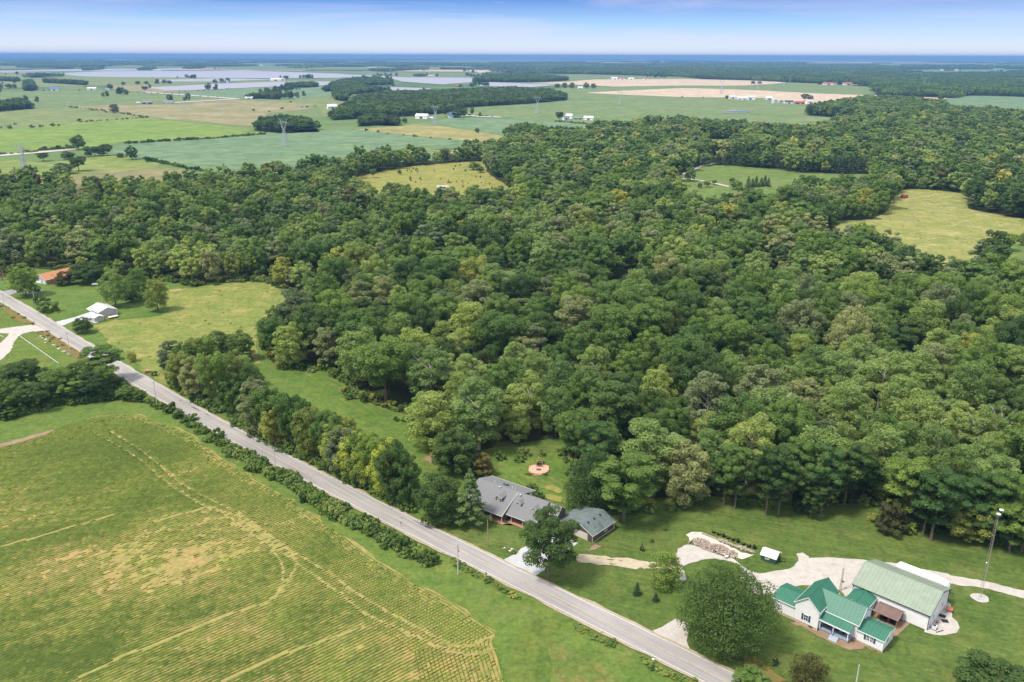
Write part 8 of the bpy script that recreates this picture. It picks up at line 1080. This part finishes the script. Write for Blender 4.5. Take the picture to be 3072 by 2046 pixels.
for a_, b_ in list(zip(tws[:4], tws[1:5])) + [((-1150, 330, 1.0), tws[0]), (tws[4], tws[6]), (tws[6], tws[8])]:
    for off in (-9,0,9):
        n_ = Vector((math.cos(R(-28)), math.sin(R(-28)), 0))*off; p0 = Vector((a_[0], a_[1], 30.6*a_[2]))+n_; p1 = Vector((b_[0], b_[1], 30.6*b_[2]))+n_; pts = [p0.lerp(p1, t)-Vector((0,0,4*9*t*(1-t))) for t in np.linspace(0,1,13)]
        mb = MB(); mb.path([tuple(p) for p in pts], .07, 3); tag(mb.build('transmission_line', M['wire']), 'thin transmission line hanging between the lattice towers', 'wire', 'transmission lines')
# -- farms among the fields
WALLS = dict(white='siding_white', greywall='siding_grey', darkwall='siding_dark', blue='siding_blue', redwall='siding_red'); ROOFS = dict(white='roof_white', blue='roof_blue', greyroof='roof_grey', lightgrey='roof_lightgrey', tan='roof_tan', redroof='roof_red', darkwall='trim_dark')
for (lab, cat, wl_, rf_, x_, y_, ln, h_, ang) in FARB:
    if y_ > 16000: continue
    tiny = lab.startswith('tiny'); ln = max(5, min(ln, 60 if not tiny else 90)); dp = max(6, ln*.55 if ln < 26 else 14); h_ = max(3.2, min(h_, 13)); e = empty({'house':'farmhouse','garage':'garage','trailer':'trailer','shed':'shed'}.get(cat,'barn'), (x_, y_+dp/2, .3), R(ang), lab, cat, 'far farm buildings' if tiny else None); s = MB()
    gable_x(e, -ln/2, ln/2, -dp/2, dp/2, -0.3, h_*.58, h_, 0.0, WALLS[wl_], ROOFS[rf_], ov=.5, t=.25, trim=None, wallt=.3)
    if not tiny:
        mb = MB(); mb.box(-ln*.12,ln*.12,-dp/2-.1,-dp/2,0,h_*.42); mb.build('door', M['roof_lightgrey' if wl_ != 'white' else 'siding_dark'], e)
        if cat == 'house':
            for a_ in (-.38,-.26,.2,.34): mb = MB(); mb.box(ln*a_,ln*a_+1.3,-dp/2-.08,-dp/2,h_*.22,h_*.42); mb.build('window', M['glass'], e)
for i, (x_, y_, wd, h_) in enumerate(SILOS):
    e = empty('silo', (x_, y_, 0), 0, ['tall white silo of the farm with the red barn','squat grey silo beside the tall white one','grey silo between the red roofed barns','white silo of the farm beyond the wheat'][i], 'silo'); r_ = max(2.5, wd/2); mb = MB(); mb.lathe([(r_,0),(r_,h_*.8)],16); mb.build('drum', M['roof_white' if i in (0,3) else 'roof_lightgrey'], e); mb = MB(); mb.lathe([(r_*1.02,h_*.8),(r_*.7,h_*.93),(.2,h_)],16); mb.build('dome', M['roof_lightgrey'], e)
x_, y_, ln, h_ = SMALL['container']; ct = empty('shipping_container', (x_, y_, .1), R(20), 'faded red box trailer at the head of the eastern clearing', 'container'); mb = MB(); mb.box(-3.6,3.6,-1.25,1.25,.5,3.1); mb.build('box', M['rust_red'], ct)
for a_ in (-2.5,2.2): mb = MB(); mb.tube((a_,-1.2,.5),(a_,1.2,.5),.45,n=10); mb.build('wheel', M['rubber'], ct)
mb = MB(); mb.box(3.6,3.65,-1.15,1.15,.6,3.0); mb.build('door', M['rust_red'], ct)
x_, y_, ln, h_ = SMALL['ruin']; ru_ = empty('open_shed', (x_, y_, .1), R(10), 'broken open shed frame at the clearing edge', 'shed')
for a_ in (-2.5,0,2.5): 
    for b_ in (-1.5,1.5): mb = MB(); mb.box(a_-.12,a_+.12,b_-.12,b_+.12,0,2.6); mb.build('post', M['wood_grey'], ru_)
mb = MB(); mb.poly([(-2.9,-1.8,2.6),(.4,-1.8,2.6),(.4,1.8,3.3),(-2.9,1.8,3.3)],.12); mb.build('roof', M['roof_lightgrey'], ru_)
for a_ in (1.0,1.9,2.8): mb = MB(); mb.tube((a_,-1.8,2.6),(a_-.4,1.8,3.2),.08); mb.build('rafter', M['wood_grey'], ru_)
x_, y_, ln, h_ = SMALL['clear_house']; e = empty('shed', (x_, y_, .1), 0, 'low grey brown roof at the edge of the sapling clearing', 'shed'); gable_x(e, -6, 6, -3, 3, 0, 2.6, 4.2, 0, 'siding_grey', 'roof_tan', trim=None)
x_, y_, wd, h_ = SMALL['silo_pine']; e = empty('silo', (x_, y_, 0), 0, 'small white silo at the end of the pine belt', 'silo'); mb = MB(); mb.lathe([(1.6,0),(1.6,14)],14); mb.build('drum', M['roof_white'], e); mb = MB(); mb.lathe([(1.65,14),(1.1,15.2),(.1,15.8)],14); mb.build('dome', M['roof_lightgrey'], e)

# ---------------------------------------------------------------- the air between here and the horizon
hz = MB(); hz.box(-66000, 66000, -420, 64000, -1.5, 165.0); ho = hz.build('haze', None); tag(ho, 'thin blue summer haze over the plain', None, None, 'stuff')
hm = bpy.data.materials.new('haze'); hm.use_nodes = True; hn = hm.node_tree
for n in list(hn.nodes): hn.nodes.remove(n)
pv = hn.nodes.new('ShaderNodeVolumePrincipled'); pv.inputs['Color'].default_value = (0.20, 0.41, 0.77, 1); pv.inputs['Density'].default_value = HAZE; pv.inputs['Anisotropy'].default_value = 0.0
ou = hn.nodes.new('ShaderNodeOutputMaterial'); hn.links.new(pv.outputs[0], ou.inputs['Volume']); ho.data.materials.append(hm); ho.display_type = 'WIRE'
